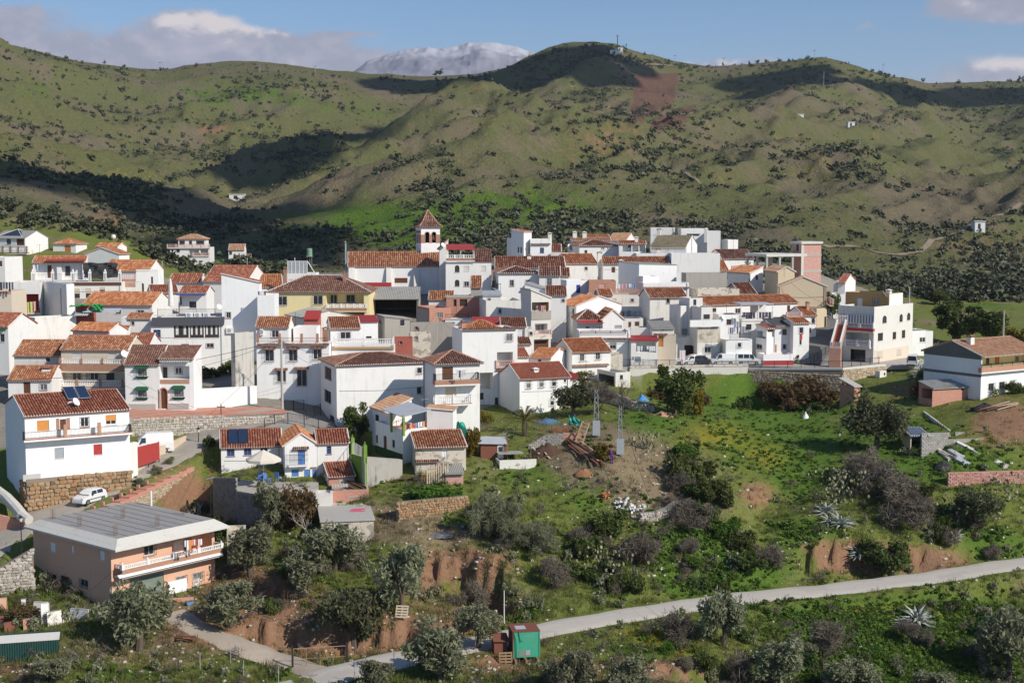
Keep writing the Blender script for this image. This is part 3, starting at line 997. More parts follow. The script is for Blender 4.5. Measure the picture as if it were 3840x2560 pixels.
 def hole(s,face,r,depth,back=1,arch=False):
  a0,a1,z0,z1=r
  L=s.flen(face)
  a0,a1=max(a0,0.06),min(a1,L-0.06)
  z1=min(z1,s.H-0.06)
  if a1-a0<0.1 or z1-z0<0.1:return None
  for h in s.holes[face]:
   if not(a1<=h[0]or a0>=h[1]or z1<=h[2]or z0>=h[3]):return None
  s.holes[face].append((a0,a1,z0,z1,depth,back,arch))
  return a0,a1,z0,z1
 def win(s,face,x0,y0,x1,y1,kind='w',n=0.0,tile=None,**kw):
  a0,a1,z0,z1=s.rect(face,x0,y0,x1,y1,n,tile)
  base,_,colr=kind.partition(':')
  T=s.T(face)
  arch=base in('a','ad')
  dep=0.16
  if n==0.0:
   r=s.hole(face,(a0,a1,z0,z1),dep,1,arch)
   if r is None:
    return None
   a0,a1,z0,z1=r
   nf=-dep+0.05
  else:
   nf=n+0.015
  if base=='o':
   return None
  W,Hh=a1-a0,z1-z0
  fm=PAINT.get(colr)or{'w':FR_W,'g':FR_W,'c':FR_W,'t':FR_W,'wb':FR_B,'wd':FR_D,'k':FR_K,'a':FR_D}.get(base,FR_W)
  if base in('d','ad','s'):
   mb=MB()
   fw=0.07
   door=base!='s'
   mb.box(a0,a1,nf,nf+0.03,z0,z1,0,T)
   if door:
    npan=2 if W<1.3 else 4
    for i in range(npan):
     pa=a0+W*(i+.15)/npan;pb=a0+W*(i+.85)/npan
     mb.box(pa,pb,nf+.03,nf+.05,z0+Hh*.08,z0+Hh*.45,0,T)
     mb.box(pa,pb,nf+.03,nf+.05,z0+Hh*.52,z0+Hh*.93,0,T)
   else:
    ns=max(3,int(Hh/0.14))
    for i in range(ns):
     zz=z0+Hh*i/ns
     mb.box(a0+.02,a1-.02,nf+.03,nf+.045,zz+.012,zz+Hh/ns-.012,0,T)
   o=mb.build('door' if door else 'shutter',fm,s.root)
   if not s.far and door:
    hb=MB();hb.box(a1-.18,a1-.1,nf+.05,nf+.1,z0+1.0,z0+1.08,0,T);hb.build('handle',IRON,o)
   if base=='s':
    sb=MB();sb.box(a0-.06,a1+.06,-.02 if n==0 else n,0.07+max(n,-9)*(n!=0),z0-.06,z0,0,T);sb.build('sill',MOR,o)
   return o
  fw=0.07 if W>0.5 else 0.045
  mb=MB()
  mb.box(a0,a0+fw,nf,nf+.05,z0,z1,0,T)
  mb.box(a1-fw,a1,nf,nf+.05,z0,z1,0,T)
  mb.box(a0+fw,a1-fw,nf,nf+.05,z1-fw,z1,0,T)
  mb.box(a0+fw,a1-fw,nf,nf+.05,z0,z0+fw,0,T)
  nm=kw.get('mull',1 if W>0.7 else 0)
  for i in range(nm):
   m=a0+W*(i+1)/(nm+1)
   mb.box(m-.03,m+.03,nf+.003,nf+.047,z0+fw,z1-fw,0,T)
  if kw.get('bars2')or base=='wb':
   for f in(1/3,2/3):mb.box(a0+fw,a1-fw,nf+.006,nf+.04,z0+Hh*f-.02,z0+Hh*f+.02,0,T)
  o=mb.build('window',fm,s.root)
  pb=MB();pb.box(a0+.02,a1-.02,nf-.02,nf+.012,z0+.02,z1-.02,0,T)
  pb.build('pane',GLASSC if base in('w','g','c','t')and int(a0*37+z0*91)%3==0 else GLASS,o)
  off=0.0 if n==0 else n
  sb=MB();sb.box(a0-.08,a1+.08,off-(.02 if n==0 else 0),off+.08,z0-.07,z0,0,T)
  sb.build('sill',kw.get('sill',TDK if base in('wb','g')else MOR),o)
  if kw.get('half'):
   hb=MB();hb.box(a0+.03,a1-.03,nf+.05,nf+.075,z1-Hh*kw['half'],z1-.02,0,T)
   hb.build('roller_shutter',PAINT[kw.get('hcol','pale')],o)
  if kw.get('curt'):
   for i in range(kw['curt']):
    cb=MB();ca=a0+W*(i+.25)/kw['curt'];cb.box(ca,ca+W*.4/kw['curt'],nf-.015,nf+.02,z0+Hh*.25,z1-.1,0,T)
    cb.build('curtain',PAINT['pale'],o)
  if base in('g','c','t'):
   gb=MB()
   pr=off+(0.06 if base=='g' else 0.28)
   nb=max(3,int(W/0.16))
   m_=0.06
   for i in range(nb+1):
    m=a0-m_+(W+2*m_)*i/nb
    gb.box(m-.011,m+.011,pr,pr+.02,z0-.04,z1+.04,0,T)
   for f in(0,0.5,1):
    zz=z0+Hh*f
    gb.box(a0-m_,a1+m_,pr+.003,pr+.017,zz-.012,zz+.012,0,T)
    if base!='g':
     gb.box(a0-m_-.01,a0-m_+.01,off,pr,zz-.012,zz+.012,0,T)
     gb.box(a1+m_-.01,a1+m_+.01,off,pr,zz-.012,zz+.012,0,T)
   gb.build('grille',PAINT.get(kw.get('gcol',''),IRON),o)
  if base=='t' or kw.get('hat'):
   hw,pj=.3,.5
   hm=kw.get('hatm','tile')
   e0,e1=T(a0-hw,off+pj,z1+.12),T(a1+hw,off+pj,z1+.12)
   r1,r0=T(a1+hw,off+.02,z1+.34),T(a0-hw,off+.02,z1+.34)
   tb=MB()
   if hm=='tile':
    cb=MB()
    tilep(tb,[e0,e1,r1,r0],.2,.6,3,cb)
    slab(tb,[V3(p)-V3((0,0,.01))for p in(e0,e1,r1,r0)],.05)
    t_=tb.build('tiled_hood',T_DARK,o,kind='stuff');cb.build('mortar_edge',MOR,t_,kind='stuff')
   else:
    i1,i0=T(a1+.0,off+.02,z1+.5),T(a0-.0,off+.02,z1+.5)
    slab(tb,[e0,e1,i1,i0],.06);tb.poly([e0,i0,r0]);tb.poly([e1,r1,i1])
    tb.build('painted_hood',PAINT['green'],o)
    bb=MB();bb.hexa([T(a0,off,z0-.35),T(a1,off,z0-.35),T(a1,off+.05,z0-.3),T(a0,off+.05,z0-.3),T(a0-.25,off,z0),T(a1+.25,off,z0),T(a1+.2,off+.4,z0),T(a0-.2,off+.4,z0)])
    bb.build('flower_box',PAINT['green'],o)
  return o
 def loggia(s,face,x0,y0,x1,y1,depth,back=None,tile=None):
  r=s.rect(face,x0,y0,x1,y1,0.0,tile)
  bi=0
  if back is not None:
   if back not in s.mats:s.mats.append(back)
   bi=s.mats.index(back)
  return s.hole(face,r,depth,bi)
 def rail_run(s,root,face,a0,a1,z0,h,n,style,posts=None):
  T=s.T(face)
  bal=empty('balustrade');bal.parent=root
  L=a1-a0
  pm={'white':FR_W,'brickposts':BRICKB,'terra':PAINT['pink'],'iron':IRON}.get(style,FR_W)
  if posts is None:
   k=max(1,int(round(L/2.4)))
   posts=[a0+L*i/k for i in range(k+1)]
  if style=='iron':
   mb=MB()
   mb.box(a0,a1,n-.02,n+.02,z0+h-.04,z0+h,0,T)
   mb.box(a0,a1,n-.015,n+.015,z0+.06,z0+.09,0,T)
   k=max(2,int(L/(0.14 if not s.far else.24)))
   for i in range(k+1):
    a=a0+L*i/k
    mb.box(a-.011,a+.011,n-.011,n+.011,z0+.09,z0+h-.04,0,T)
   mb.build('railing',IRON,root,kind='stuff')
  else:
   cm=PAINT['pink']if style=='terra' else FR_W
   cb=MB()
   cb.box(a0,a1,n-.09,n+.09,z0+h-.09,z0+h,0,T)
   cb.box(a0,a1,n-.09,n+.09,z0,z0+.07,0,T)
   c=cb.build('coping',cm,root)
   mb=MB()
   k=max(2,int(L/(0.23 if not s.far else.34)))
   hh=h-.16
   for i in range(k):
    a=a0+L*(i+.5)/k
    mb.lathe([(r*(1.0 if not s.far else 1.3),.07+z*hh/.55)for r,z in BAL_PROF],6,0,T(a,n,z0))
   mb.build('balusters',cm,root,kind='stuff')
  for a in posts:
   pb=MB();w_=.15 if style!='iron' else.03
   pb.box(a-w_,a+w_,n-w_,n+w_,z0-.02,z0+h+.06,0,T)
   if style in('white','brickposts')and not s.far:
    pb.lathe([(.06,0),(.1,.1),(.03,.22)],6,0,T(a,n,z0+h+.06))
   pb.build('post',pm,root)
  COL.objects.unlink(bal);bpy.data.objects.remove(bal)
 def balcony(s,face,x0,y0,x1,y1,depth=1.0,style='white',base=0.0,bm=None,tile=None,posts=None,sides=True,slabm=None,under=None):
  a0,a1,z0,z1=s.rect(face,x0,y0,x1,y1,depth,tile)
  T=s.T(face)
  h=min(max(z1-z0,0.42),1.4)
  if posts:
   posts=[s.hit(face,p,y1,depth,tile)[0]for p in posts]
  mb=MB()
  bt=z0-base
  if depth>0.05:
   mb.box(a0-.1,a1+.1,0.0,depth+.12,bt-.18,bt,0,T)
  else:
   mb.box(a0-.1,a1+.1,-.12,.12,bt-.12,bt,0,T)
  b=mb.build('balcony' if depth>.05 else 'terrace_edge',slabm or s.wall_m,s.root)
  if base>.03:
   bb=MB();bb.box(a0-.06,a1+.06,depth-.08,depth+.08,bt,z0,0,T)
   if depth>.3 and sides:
    bb.box(a0-.06,a0+.08,0,depth-.08,bt,z0,0,T);bb.box(a1-.08,a1+.06,0,depth-.08,bt,z0,0,T)
   bb.build('parapet_band',bm or BRICKB,b)
  s.rail_run(b,face,a0,a1,z0,h,depth,style,posts)
  if depth>.5 and sides:
   sb=MB()
   for a in(a0,a1):
    sb.box(a-.05,a+.05,0.05,depth-.15,z0+h-.09,z0+h,0,T)
    k=max(2,int(depth/.25))
    for i in range(k):
     nn=depth*(i+.5)/k
     sb.box(a-.03,a+.03,nn-.03,nn+.03,z0,z0+h-.09,0,T)
   sb.build('side_railing',{'iron':IRON,'terra':PAINT['pink']}.get(style,FR_W),b,kind='stuff')
  return b
 def band(s,face,x0,y0,x1,y1,mat,proud=.03,name='wall_band',tile=None):
  a0,a1,z0,z1=s.rect(face,x0,y0,x1,y1,0,tile)
  mb=MB();mb.box(a0,a1,0.002,proud,z0,z1,0,s.T(face))
  return mb.build(name,mat,s.root)
 def awning(s,face,x0,y0,x1,y1,depth,drop,mat,name='awning',tile=None,wave=True,th=.03):
  a0,a1,z0,z1=s.rect(face,x0,y0,x1,y1,0,tile)
  T=s.T(face)
  q=[T(a0,depth,z1-drop),T(a1,depth,z1-drop),T(a1,.02,z1),T(a0,.02,z1)]
  mb=MB()
  if wave:wave_sheet(mb,q,.3,.025)
  else:slab(mb,q,th)
  return mb.build(name,mat,s.root)
 def tile_eave(s,face,x0,y0,x1,y1,tile=None,mat=None):
  a0,a1,z0,z1=s.rect(face,x0,y0,x1,y1,0,tile)
  T=s.T(face)
  q=[T(a0,.35,z0),T(a1,.35,z0),T(a1,.0,z0+.2),T(a0,.0,z0+.2)]
  tb,cb=MB(),MB()
  tilep(tb,q,.24,.5,3,cb)
  slab(tb,[V3(p)-V3((0,0,.01))for p in q],.06)
  o=tb.build('tiled_cornice',mat or T_DARK,s.root,kind='stuff')
  cb.build('mortar_edge',MOR,o,kind='stuff')
 def chimney(s,x,y,zh=1.0,w=.5,mat=None,at=(.5,.5),cap='tile',tile=None):
  lx=None
  ly=at[1]*s.d
  u,v=tp(tile or s.tile,x,y)
  D=ray_dir(u,v)
  o=V3((0,0,CZ))
  p=s.O+s.e2*ly
  t=(p-o).dot(s.e2)/D.dot(s.e2)
  q=o+D*t-s.O
  lx,lz=q.dot(s.e1),q.z
  mb=MB()
  h=w/2
  mb.box(lx-h,lx+h,ly-h,ly+h,lz-zh-1.2,lz-.32,0)
  c=mb.build('chimney',mat or MOR,s.root)
  cb=MB()
  for dx in(-1,1):
   for dy in(-1,1):
    cb.box(lx+dx*h*.8-.05,lx+dx*h*.8+.05,ly+dy*h*.8-.05,ly+dy*h*.8+.05,lz-.32,lz-.15)
  cb.box(lx-h*1.25,lx+h*1.25,ly-h*1.25,ly+h*1.25,lz-.15,lz-.09)
  A=(lx,ly,lz+.1)
  B4=[(lx-h*1.25,ly-h*1.25,lz-.09),(lx+h*1.25,ly-h*1.25,lz-.09),(lx+h*1.25,ly+h*1.25,lz-.09),(lx-h*1.25,ly+h*1.25,lz-.09)]
  for i in range(4):cb.poly([B4[i],B4[(i+1)%4],A])
  cb.build('chimney_cap',{'tile':T_DARK,'white':MOR}.get(cap,MOR),c)
 def dish(s,face,x,y,r=.4,n=.35,tile=None):
  a,z=s.hit(face,x,y,n,tile)
  T=s.T(face)
  mb=MB()
  c=V3(T(a,n,z))
  ax=V3((.55,-.65,.5)).normalized()
  u=ax.cross(V3((0,0,1))).normalized();w=u.cross(ax)
  rings=[]
  for k,(rr,dd)in enumerate(((0.02,0),(.5,.06),(1,.2))):
   for j in range(12):
    t=2*math.pi*j/12
    mb.v.append(tuple(c+(u*math.cos(t)+w*math.sin(t))*r*rr+ax*r*dd))
  for k in range(2):
   for j in range(12):
    mb.f.append((k*12+j,k*12+(j+1)%12,(k+1)*12+(j+1)%12,(k+1)*12+j));mb.m.append(0)
  o=mb.build('satellite_dish',PAINT['white'],s.root)
  ab=MB();ab.tube([T(a,0.0,z-.3),T(a,n*.8,z-.25),c],.025,5);ab.tube([c-w*r*.8+ax*r*.1,c+ax*r*.9],.015,4)
  ab.build('dish_arm',IRON,o)
 def ac(s,face,x0,y0,x1,y1,n=0.0,tile=None):
  a0,a1,z0,z1=s.rect(face,x0,y0,x1,y1,n+.3,tile)
  T=s.T(face)
  mb=MB();mb.box(a0,a1,n,n+.32,z0,z1,0,T)
  o=mb.build('air_conditioner',FR_W,s.root)
  fb=MB();c=T(a0+(a1-a0)*.4,n+.33,(z0+z1)/2);r=(z1-z0)*.36
  for k in range(10):
   t0,t1=2*math.pi*k/10,2*math.pi*(k+1)/10
   fb.poly([c,T(a0+(a1-a0)*.4+r*math.cos(t0),n+.33,(z0+z1)/2+r*math.sin(t0)),T(a0+(a1-a0)*.4+r*math.cos(t1),n+.33,(z0+z1)/2+r*math.sin(t1))])
  fb.build('fan_grille',PAINT['grey'],o)
 def done(s):
  House.last=None
  s.walls()
  s.make_roof()
  if s.w>5 and s.H>3 and int(s.w*13+s.H*7)%5<2:
   mb=MB();a=s.w-.35;mb.tube([(a,-.07,-1),(a,-.07,s.H-.3),(a-.15,-.03,s.H-.05)],.05,5)
   mb.build('drainpipe',PAINT['grey'],s.root)
   mb=MB();mb.tube([(.3,-.03,s.H*.62),(s.w*.5,-.03,s.H*.6),(s.w-.5,-.03,s.H*.63)],.018,4);mb.build('wall_cable',IRON,s.root)
  return s
 def z_of(s,lx,ly,y,tile=None):
  p=s.O+s.e1*lx+s.e2*ly
  u,v=tp(tile or s.tile,0,y)
  d=ray_dir(u,v)
  return CZ+p.y*d.z/d.y-s.O.z
 def walls(s):
  kind=s.roof[0]
  ry=s.roof[1]if len(s.roof)>1 else None
  w,d,H=s.w,s.d,s.H
  loc={'ridge_x':(0,d/2),'ridge_y':(w/2,0),'shed_f':(0,d),'shed_b':(0,0),'hip':(w/2,d/2),'shed_r':(0,0),'shed_l':(w,0),'pyr':(w/2,d/2)}
  s.rise=0
  if kind in loc:
   s.rise=s.z_of(*loc[kind],ry)-H if isinstance(ry,int)else float(ry)
   lim={'ridge_x':d/2*.55,'shed_f':d*.5,'hip':d/2*.6}.get(kind,4.0)
   s.rise=min(max(s.rise,0.25),max(lim,.5))
  r=s.rise
  top={'F':[],'L':[],'R':[],'B':[]}
  if kind=='ridge_x':top['L']=top['R']=[(d/2,H+r)]
  if kind=='ridge_y':top['F']=top['B']=[(w/2,H+r)]
  if kind=='shed_f':top['L']=[(0,H+r)];top['R']=[(d,H+r)];top['B']=[(w,H+r),(0,H+r)]
  if kind=='shed_r':top['L']=[(d,H+r),(0,H+r)];top['F']=[(0,H+r)];top['B']=[(w,H+r)]
  if kind=='shed_l':top['R']=[(d,H+r),(0,H+r)];top['F']=[(w,H+r)];top['B']=[(0,H+r)]
  mb=MB()
  for face in 'FLRB':
   T=s.T(face)
   L=s.flen(face)
   hs=s.holes[face]
   xs=sorted({0.0,L,*[h[0]for h in hs],*[h[1]for h in hs]})
   zs=sorted({-s.skirt,H,*[h[2]for h in hs if h[2]>-s.skirt],*[h[3]for h in hs]})
   for i in range(len(xs)-1):
    run=None
    for j in range(len(zs)-1):
     cx,cz=(xs[i]+xs[i+1])/2,(zs[j]+zs[j+1])/2
     inside=any(h[0]<cx<h[1]and h[2]<cz<h[3]for h in hs)
     if not inside:
      run=(zs[j]if run is None else run[0],zs[j+1])
     if(inside or j==len(zs)-2)and run is not None:
      mb.poly([T(xs[i],0,run[0]),T(xs[i+1],0,run[0]),T(xs[i+1],0,run[1]),T(xs[i],0,run[1])])
      run=None
   for a0,a1,z0,z1,dep,back,arch in hs:
    mi=back if dep>.5 else 0
    mb.poly([T(a0,0,z0),T(a0,0,z1),T(a0,-dep,z1),T(a0,-dep,z0)],mi)
    mb.poly([T(a1,0,z0),T(a1,-dep,z0),T(a1,-dep,z1),T(a1,0,z1)],mi)
    mb.poly([T(a0,0,z0),T(a0,-dep,z0),T(a1,-dep,z0),T(a1,0,z0)],mi)
    mb.poly([T(a0,0,z1),T(a1,0,z1),T(a1,-dep,z1),T(a0,-dep,z1)],mi)
    mb.poly([T(a0,-dep,z0),T(a0,-dep,z1),T(a1,-dep,z1),T(a1,-dep,z0)],back)
    if arch:
     rr=(a1-a0)/2;c=(a0+a1)/2
     rise=min(rr,(z1-z0)*.5)
     for sg in(-1,1):
      pts=[T(c+sg*rr,.004,z1-rise)]+[T(c+sg*rr*math.cos(t),.004,z1-rise+rise*math.sin(t))for t in(math.pi*.125,math.pi*.25,math.pi*.375,math.pi*.5)]+[T(c+sg*rr,.004,z1)]
      mb.poly(pts,0)
   if top[face]:
    t_=top[face]
    pts=[(0,H),(L,H)]+t_
    mb.poly([T(a,0,z)for a,z in pts])
  if kind=='flat':
   dz=H-0.55
   t=.22
   mb.poly([(t,t,dz),(w-t,t,dz),(w-t,d-t,dz),(t,d-t,dz)],0 if len(s.roof)<3 else 0)
   for(x0,y0,x1,y1)in((t,t,w-t,t),(w-t,t,w-t,d-t),(w-t,d-t,t,d-t),(t,d-t,t,t)):
    mb.poly([(x0,y0,dz),(x1,y1,dz),(x1,y1,H),(x0,y0,H)])
   mb.poly([(0,0,H),(w,0,H),(w-t,t,H),(t,t,H)]);mb.poly([(w,0,H),(w,d,H),(w-t,d-t,H),(w-t,t,H)])
   mb.poly([(w,d,H),(0,d,H),(t,d-t,H),(w-t,d-t,H)]);mb.poly([(0,d,H),(0,0,H),(t,t,H),(t,d-t,H)])
  s.wall_o=mb.build('wall',s.mats,s.root)
  if kind=='flat':
   db=MB();db.box(.25,w-.25,.25,d-.25,dz+.005,dz+.03)
   db.build('roof_deck',s.roof[1]if len(s.roof)>1 and not isinstance(s.roof[1],int)else TDK,s.root)
 def make_roof(s):
  kind=s.roof[0]
  if kind in('flat','none'):
   return
  mat=s.roof[2]if len(s.roof)>2 else T_RED
  oh=s.roof[3]if len(s.roof)>3 else 0.28
  w,d,H,r=s.w,s.d,s.H+.02,s.rise
  g=0.10
  polys=[]
  if kind=='ridge_x':
   k=r/(d/2)
   polys=[[(-g,-oh,H-oh*k),(w+g,-oh,H-oh*k),(w+g,d/2,H+r),(-g,d/2,H+r)],[(w+g,d+oh,H-oh*k),(-g,d+oh,H-oh*k),(-g,d/2,H+r),(w+g,d/2,H+r)]]
   ridges=[((-g,d/2,H+r),(w+g,d/2,H+r))]
   verges=[((-g,-oh,H-oh*k),(-g,d/2,H+r)),((w+g,-oh,H-oh*k),(w+g,d/2,H+r))]
  elif kind=='ridge_y':
   k=r/(w/2)
   polys=[[(-oh,d+g,H-oh*k),(-oh,-g,H-oh*k),(w/2,-g,H+r),(w/2,d+g,H+r)],[(w+oh,-g,H-oh*k),(w+oh,d+g,H-oh*k),(w/2,d+g,H+r),(w/2,-g,H+r)]]
   ridges=[((w/2,-g,H+r),(w/2,d+g,H+r))]
   verges=[((-oh,-g,H-oh*k),(w/2,-g,H+r)),((w+oh,-g,H-oh*k),(w/2,-g,H+r))]
  elif kind=='shed_f':
   k=r/d
   polys=[[(-g,-oh,H-oh*k),(w+g,-oh,H-oh*k),(w+g,d+g,H+r+g*k),(-g,d+g,H+r+g*k)]]
   ridges=[((-g,d+g,H+r),(w+g,d+g,H+r))]
   verges=[((-g,-oh,H-oh*k),(-g,d,H+r)),((w+g,-oh,H-oh*k),(w+g,d,H+r))]
  elif kind=='shed_r':
   k=r/w
   polys=[[(w+oh,-g,H-oh*k),(w+oh,d+g,H-oh*k),(-g,d+g,H+r),(-g,-g,H+r)]]
   ridges=[((-g,-g,H+r),(-g,d+g,H+r))];verges=[((w+oh,-g,H-oh*k),(-g,-g,H+r))]
  elif kind=='shed_l':
   k=r/w
   polys=[[(-oh,d+g,H-oh*k),(-oh,-g,H-oh*k),(w+g,-g,H+r),(w+g,d+g,H+r)]]
   ridges=[((w+g,-g,H+r),(w+g,d+g,H+r))];verges=[((-oh,-g,H-oh*k),(w+g,-g,H+r))]
  elif kind in('hip','pyr'):
   a0=min(d/2,w/2)if kind=='hip' else w/2
   k=r/(d/2)
   z=H-oh*k
   A,B,Cc,D=(-oh,-oh,z),(w+oh,-oh,z),(w+oh,d+oh,z),(-oh,d+oh,z)
   E,F=(a0,d/2,H+r),(w-a0,d/2,H+r)
   if w-2*a0<.3:
    polys=[[A,B,E],[B,Cc,E],[Cc,D,E],[D,A,E]]
    F=E
   else:
    polys=[[A,B,F,E],[B,Cc,F],[Cc,D,E,F],[D,A,E]]
   ridges=[(A,E),(B,F),(E,F),(Cc,F),(D,E)]if F!=E else[(A,E),(B,E),(Cc,E),(D,E)]
   verges=[]
  sl=MB()
  for p in polys:slab(sl,p,.10)
  sheet=mat in(FIBRE,FIBRED,ZINC,REDSHEET,DARKROOF,GDK)
  if sheet:
   if mat in(DARKROOF,GDK):
    s.roof_o=sl.build('roof',mat,s.root)
   else:
    s.roof_o=sl.build('roof',mat,s.root)
    wb=MB()
    for p in polys:
     if len(p)==4:wave_sheet(wb,[V3(q)+V3((0,0,.04))for q in p],.32 if s.far else.2,.03)
    wb.build('corrugated_sheet',mat,s.roof_o)
   return
  s.roof_o=sl.build('roof',mat,s.root)
  tb,cb=MB(),MB()
  for p in polys:tilep(tb,p,s.col,s.row,3 if s.far else 4,cb)
  tb.build('roof_tiles',mat,s.roof_o,kind='stuff')
  cb.build('mortar_edge',MOR,s.roof_o,kind='stuff')
  rb=MB()
  up=V3((0,0,.05))
  for p,q in ridges:rb.tube([V3(p)+up,V3(q)+up],.10,6)
  rm=s.roof[4]if len(s.roof)>4 else mat
  rb.build('ridge_tiles',rm,s.roof_o,kind='stuff')
  if verges:
   vb=MB()
   for p,q in verges:vb.tube([V3(p)+V3((0,0,.02)),V3(q)+V3((0,0,.02))],.075,6)
   vb.build('verge',MOR,s.roof_o,kind='stuff')
# ================================================================ the village, back to front
def H(*a,**k):return House(*a,**k)
h=H('A','white two-storey villa with terracotta hipped roof and brick balcony, alone beyond the village',(1667,205,2055,203),290,400,phi=4,d=9,roof=('flat',TDK),name='villa',skirt=3,wall=WWH)
h.loggia('F',1855,218,1950,284,1.6);h.loggia('F',1965,218,2040,284,1.6)
for a in((1728,220,1762,252),(1680,222,1700,250)):h.win('F',*a,kind='k')
h.balcony('F',1640,172,2052,204,0.4,'terra',.1,bm=BRICK)
h.balcony('F',1890,255,2045,283,0.2,'terra',.1,bm=BRICK)
h.done()
up=MB()
_w0,_z0=h.hit('F',1747,180,-1.5);_w1,_z1=h.hit('F',2012,122,-1.5)
up.box(_w0,_w1,1.5,8.0,h.H-.5,_z1);_u=up.build('upper_storey',WWH,h.root)
hb,cb,sb=MB(),MB(),MB()
_r=[(_w0-.4,1.1,_z1),(_w1+.4,1.1,_z1),(_w1-3,4.75,_z1+1.4),(_w0+3,4.75,_z1+1.4)]
tilep(hb,_r,.36,1.0,3,cb);slab(sb,_r,.1)
_l=[(_w0-.4,8.4,_z1),(_w0-.4,1.1,_z1),(_w0+3,4.75,_z1+1.4)];_q=[(_w1+.4,1.1,_z1),(_w1+.4,8.4,_z1),(_w1-3,4.75,_z1+1.4)]
tilep(hb,_l,.36,1.0,3,cb);tilep(hb,_q,.36,1.0,3,cb);slab(sb,_l,.1);slab(sb,_q,.1)
_ro=sb.build('roof',T_PALE,h.root);hb.build('roof_tiles',T_PALE,_ro,kind='stuff')
for a in((1760,138,1812,178,'wd'),(1855,138,1882,176,'wd'),(1925,138,2000,175,'k')):h.win('F',a[0],a[1],a[2],a[3],a[4],n=-1.47)
h=H('D','small white house with pinkish tile roof and side porch on the spur beside the villa',(18,228,172,226),355,395,phi=6,d=7,roof=('ridge_x',172,T_PALE),name='house')
h.win('F',24,243,52,273,'wd');h.win('F',112,325,150,352,'wd');h.balcony('F',175,265,238,300,.3,'terra',.1)
h=H('A','white house topped by a glass pyramid skylight on the knoll',(-60,108,245,98),400,318,phi=-20,Rt=470,roof=('ridge_x',1.6,GDK),wall=WWH)
h.win('F',62,105,108,172,'a');h.win('F',160,105,238,182,'d:brown',tile='A')
h.balcony('F',-50,185,262,250,.9,'brickposts',.25)
gb=MB()
_a,_z=h.hit('F',0,95,-1.5);_b,_=h.hit('F',240,95,-1.5);_b=min(_b,h.w)
_ap=((_a+_b)/2,3.5,h.H+1.9)
_bs=[(_a,.6,h.H+.3),(_b,.6,h.H+.3),(_b,6,h.H+.3),(_a,6,h.H+.3)]
for i in range(4):gb.poly([_bs[i],_bs[(i+1)%4],_ap])
_sk=gb.build('skylight',GLASS,h.root)
fb=MB()
for i in range(4):fb.tube([_bs[i],_ap],.07,4);fb.tube([_bs[i],_bs[(i+1)%4]],.07,4)
fb.build('skylight_frame',FR_W,_sk)
h=H('A','tiny white rooftop hut with pyramid tile roof and orange door',(518,165,742,165),275,320,phi=-12,d=5,roof=('pyr',118,TOR),name='hut',cat='hut')
h.win('F',630,183,694,265,'d:wood')
h=H('A','white gable fronted house below the knoll, tile roof falling to the sunny side',(832,265,1165,268),350,305,phi=-14,Rt=1268,roof=('ridge_y',208,TOR))
h.win('F',1090,318,1125,345,'k')
h=H('A','low white rooftop block with a tile cap and a white ball dome behind a gable',(938,195,1152,195),240,312,phi=-8,d=5,roof=('ridge_x',160,TOR))
mb=MB();mb.lathe([(.05,-.8),(.05,0),(.45,.15),(.55,.5),(.45,.9),(.1,1.05)],10,0,(h.w*.65,2,h.H+1.6));mb.build('dome',MOR,h.root,smooth=True)
h=H('A','long white house with old orange roof and red sheet extension over a planted terrace',(320,350,835,347),555,268,phi=8,L=50,roof=('shed_f',290,TOR))
h.loggia('F',340,362,560,520,1.0);h.loggia('F',600,362,810,520,1.0)
h.win('F',465,378,508,500,'d:brown',n=-.98);h.win('F',640,385,690,480,'k',n=-.98)
h.awning('F',450,318,845,345,1.2,.3,REDSHEET,'red_roof_sheet')
h=H('A','white terrace house with planted balustrade, frieze band and shuttered windows under brackets',(318,545,1192,548),780,258,phi=4,d=6,roof=('flat',TDK))
for a in((727,610,783,700),(838,605,893,700),(975,595,1028,640)):h.win('F',*a,kind='wd',half=.5,hcol='cream')
h.balcony('F',325,458,1180,540,.05,'iron',.0,posts=[325,515,715,880,1030,1175])
h.band('F',720,545,1190,575,FR_D,.12,'frieze');h.done()
pb=MB()
for px in(320,515,715,880,1030,1175):
 a,z0=h.hit('F',px,540);_,z1=h.hit('F',px,440)
 pb=MB();pb.box(a-.25,a+.25,-.05,.4,z0-.1,z1);pb.lathe([(.1,0),(.2,.2),(.05,.45)],6,0,(a,.2,z1));pb.build('terrace_post',FR_W,h.root)
h=H('A','house roofed in faded orange tiles behind the planted terrace',(1010,432,1462,432),560,286,phi=-4,d=9,roof=('ridge_x',328,TOR))
h=H('A','white house with stepped rounded cornice and arched window beyond the terrace',(1332,440,1548,402),660,272,phi=14,L=1318,roof=('flat',GDK),wall=WCL)
h.win('F',1378,552,1412,645,'a');h.band('F',1334,430,1546,418,MOR,.25,'cornice');h.win('F',1480,490,1500,560,'k')
h=H('A','brick and white balcony block at the end of the planted terrace',(1140,548,1330,545),700,262,phi=2,d=5,roof=('flat',TDK),wall=W_GREYW)
h.balcony('F',1190,465,1325,515,.05,'terra',.5,bm=BRICK);h.band('F',1142,556,1328,590,BRICK,.04)
h=H('A','white house with red walled loggia hung with washing',(105,545,392,545),1110,236,phi=6,d=7,roof=('flat',TDK),wall=WWH)
h.loggia('F',140,660,384,850,1.8,PAINT['red']);h.loggia('F',195,905,340,1100,1.2)
h.win('F',268,915,318,1080,'d:wood',n=-1.18);h.win('F',200,935,228,1090,'d:brown',n=-1.18)
h.band('F',110,655,138,858,PAINT['red'],.02);h.balcony('F',108,812,388,822,.3,'iron',.4,bm=TDK)
h=H('A','plain white house whose long shaded flank carries a drainpipe',(650,562,726,548),850,230,phi=38,L=388,roof=('flat',GDK),wall=WWH)
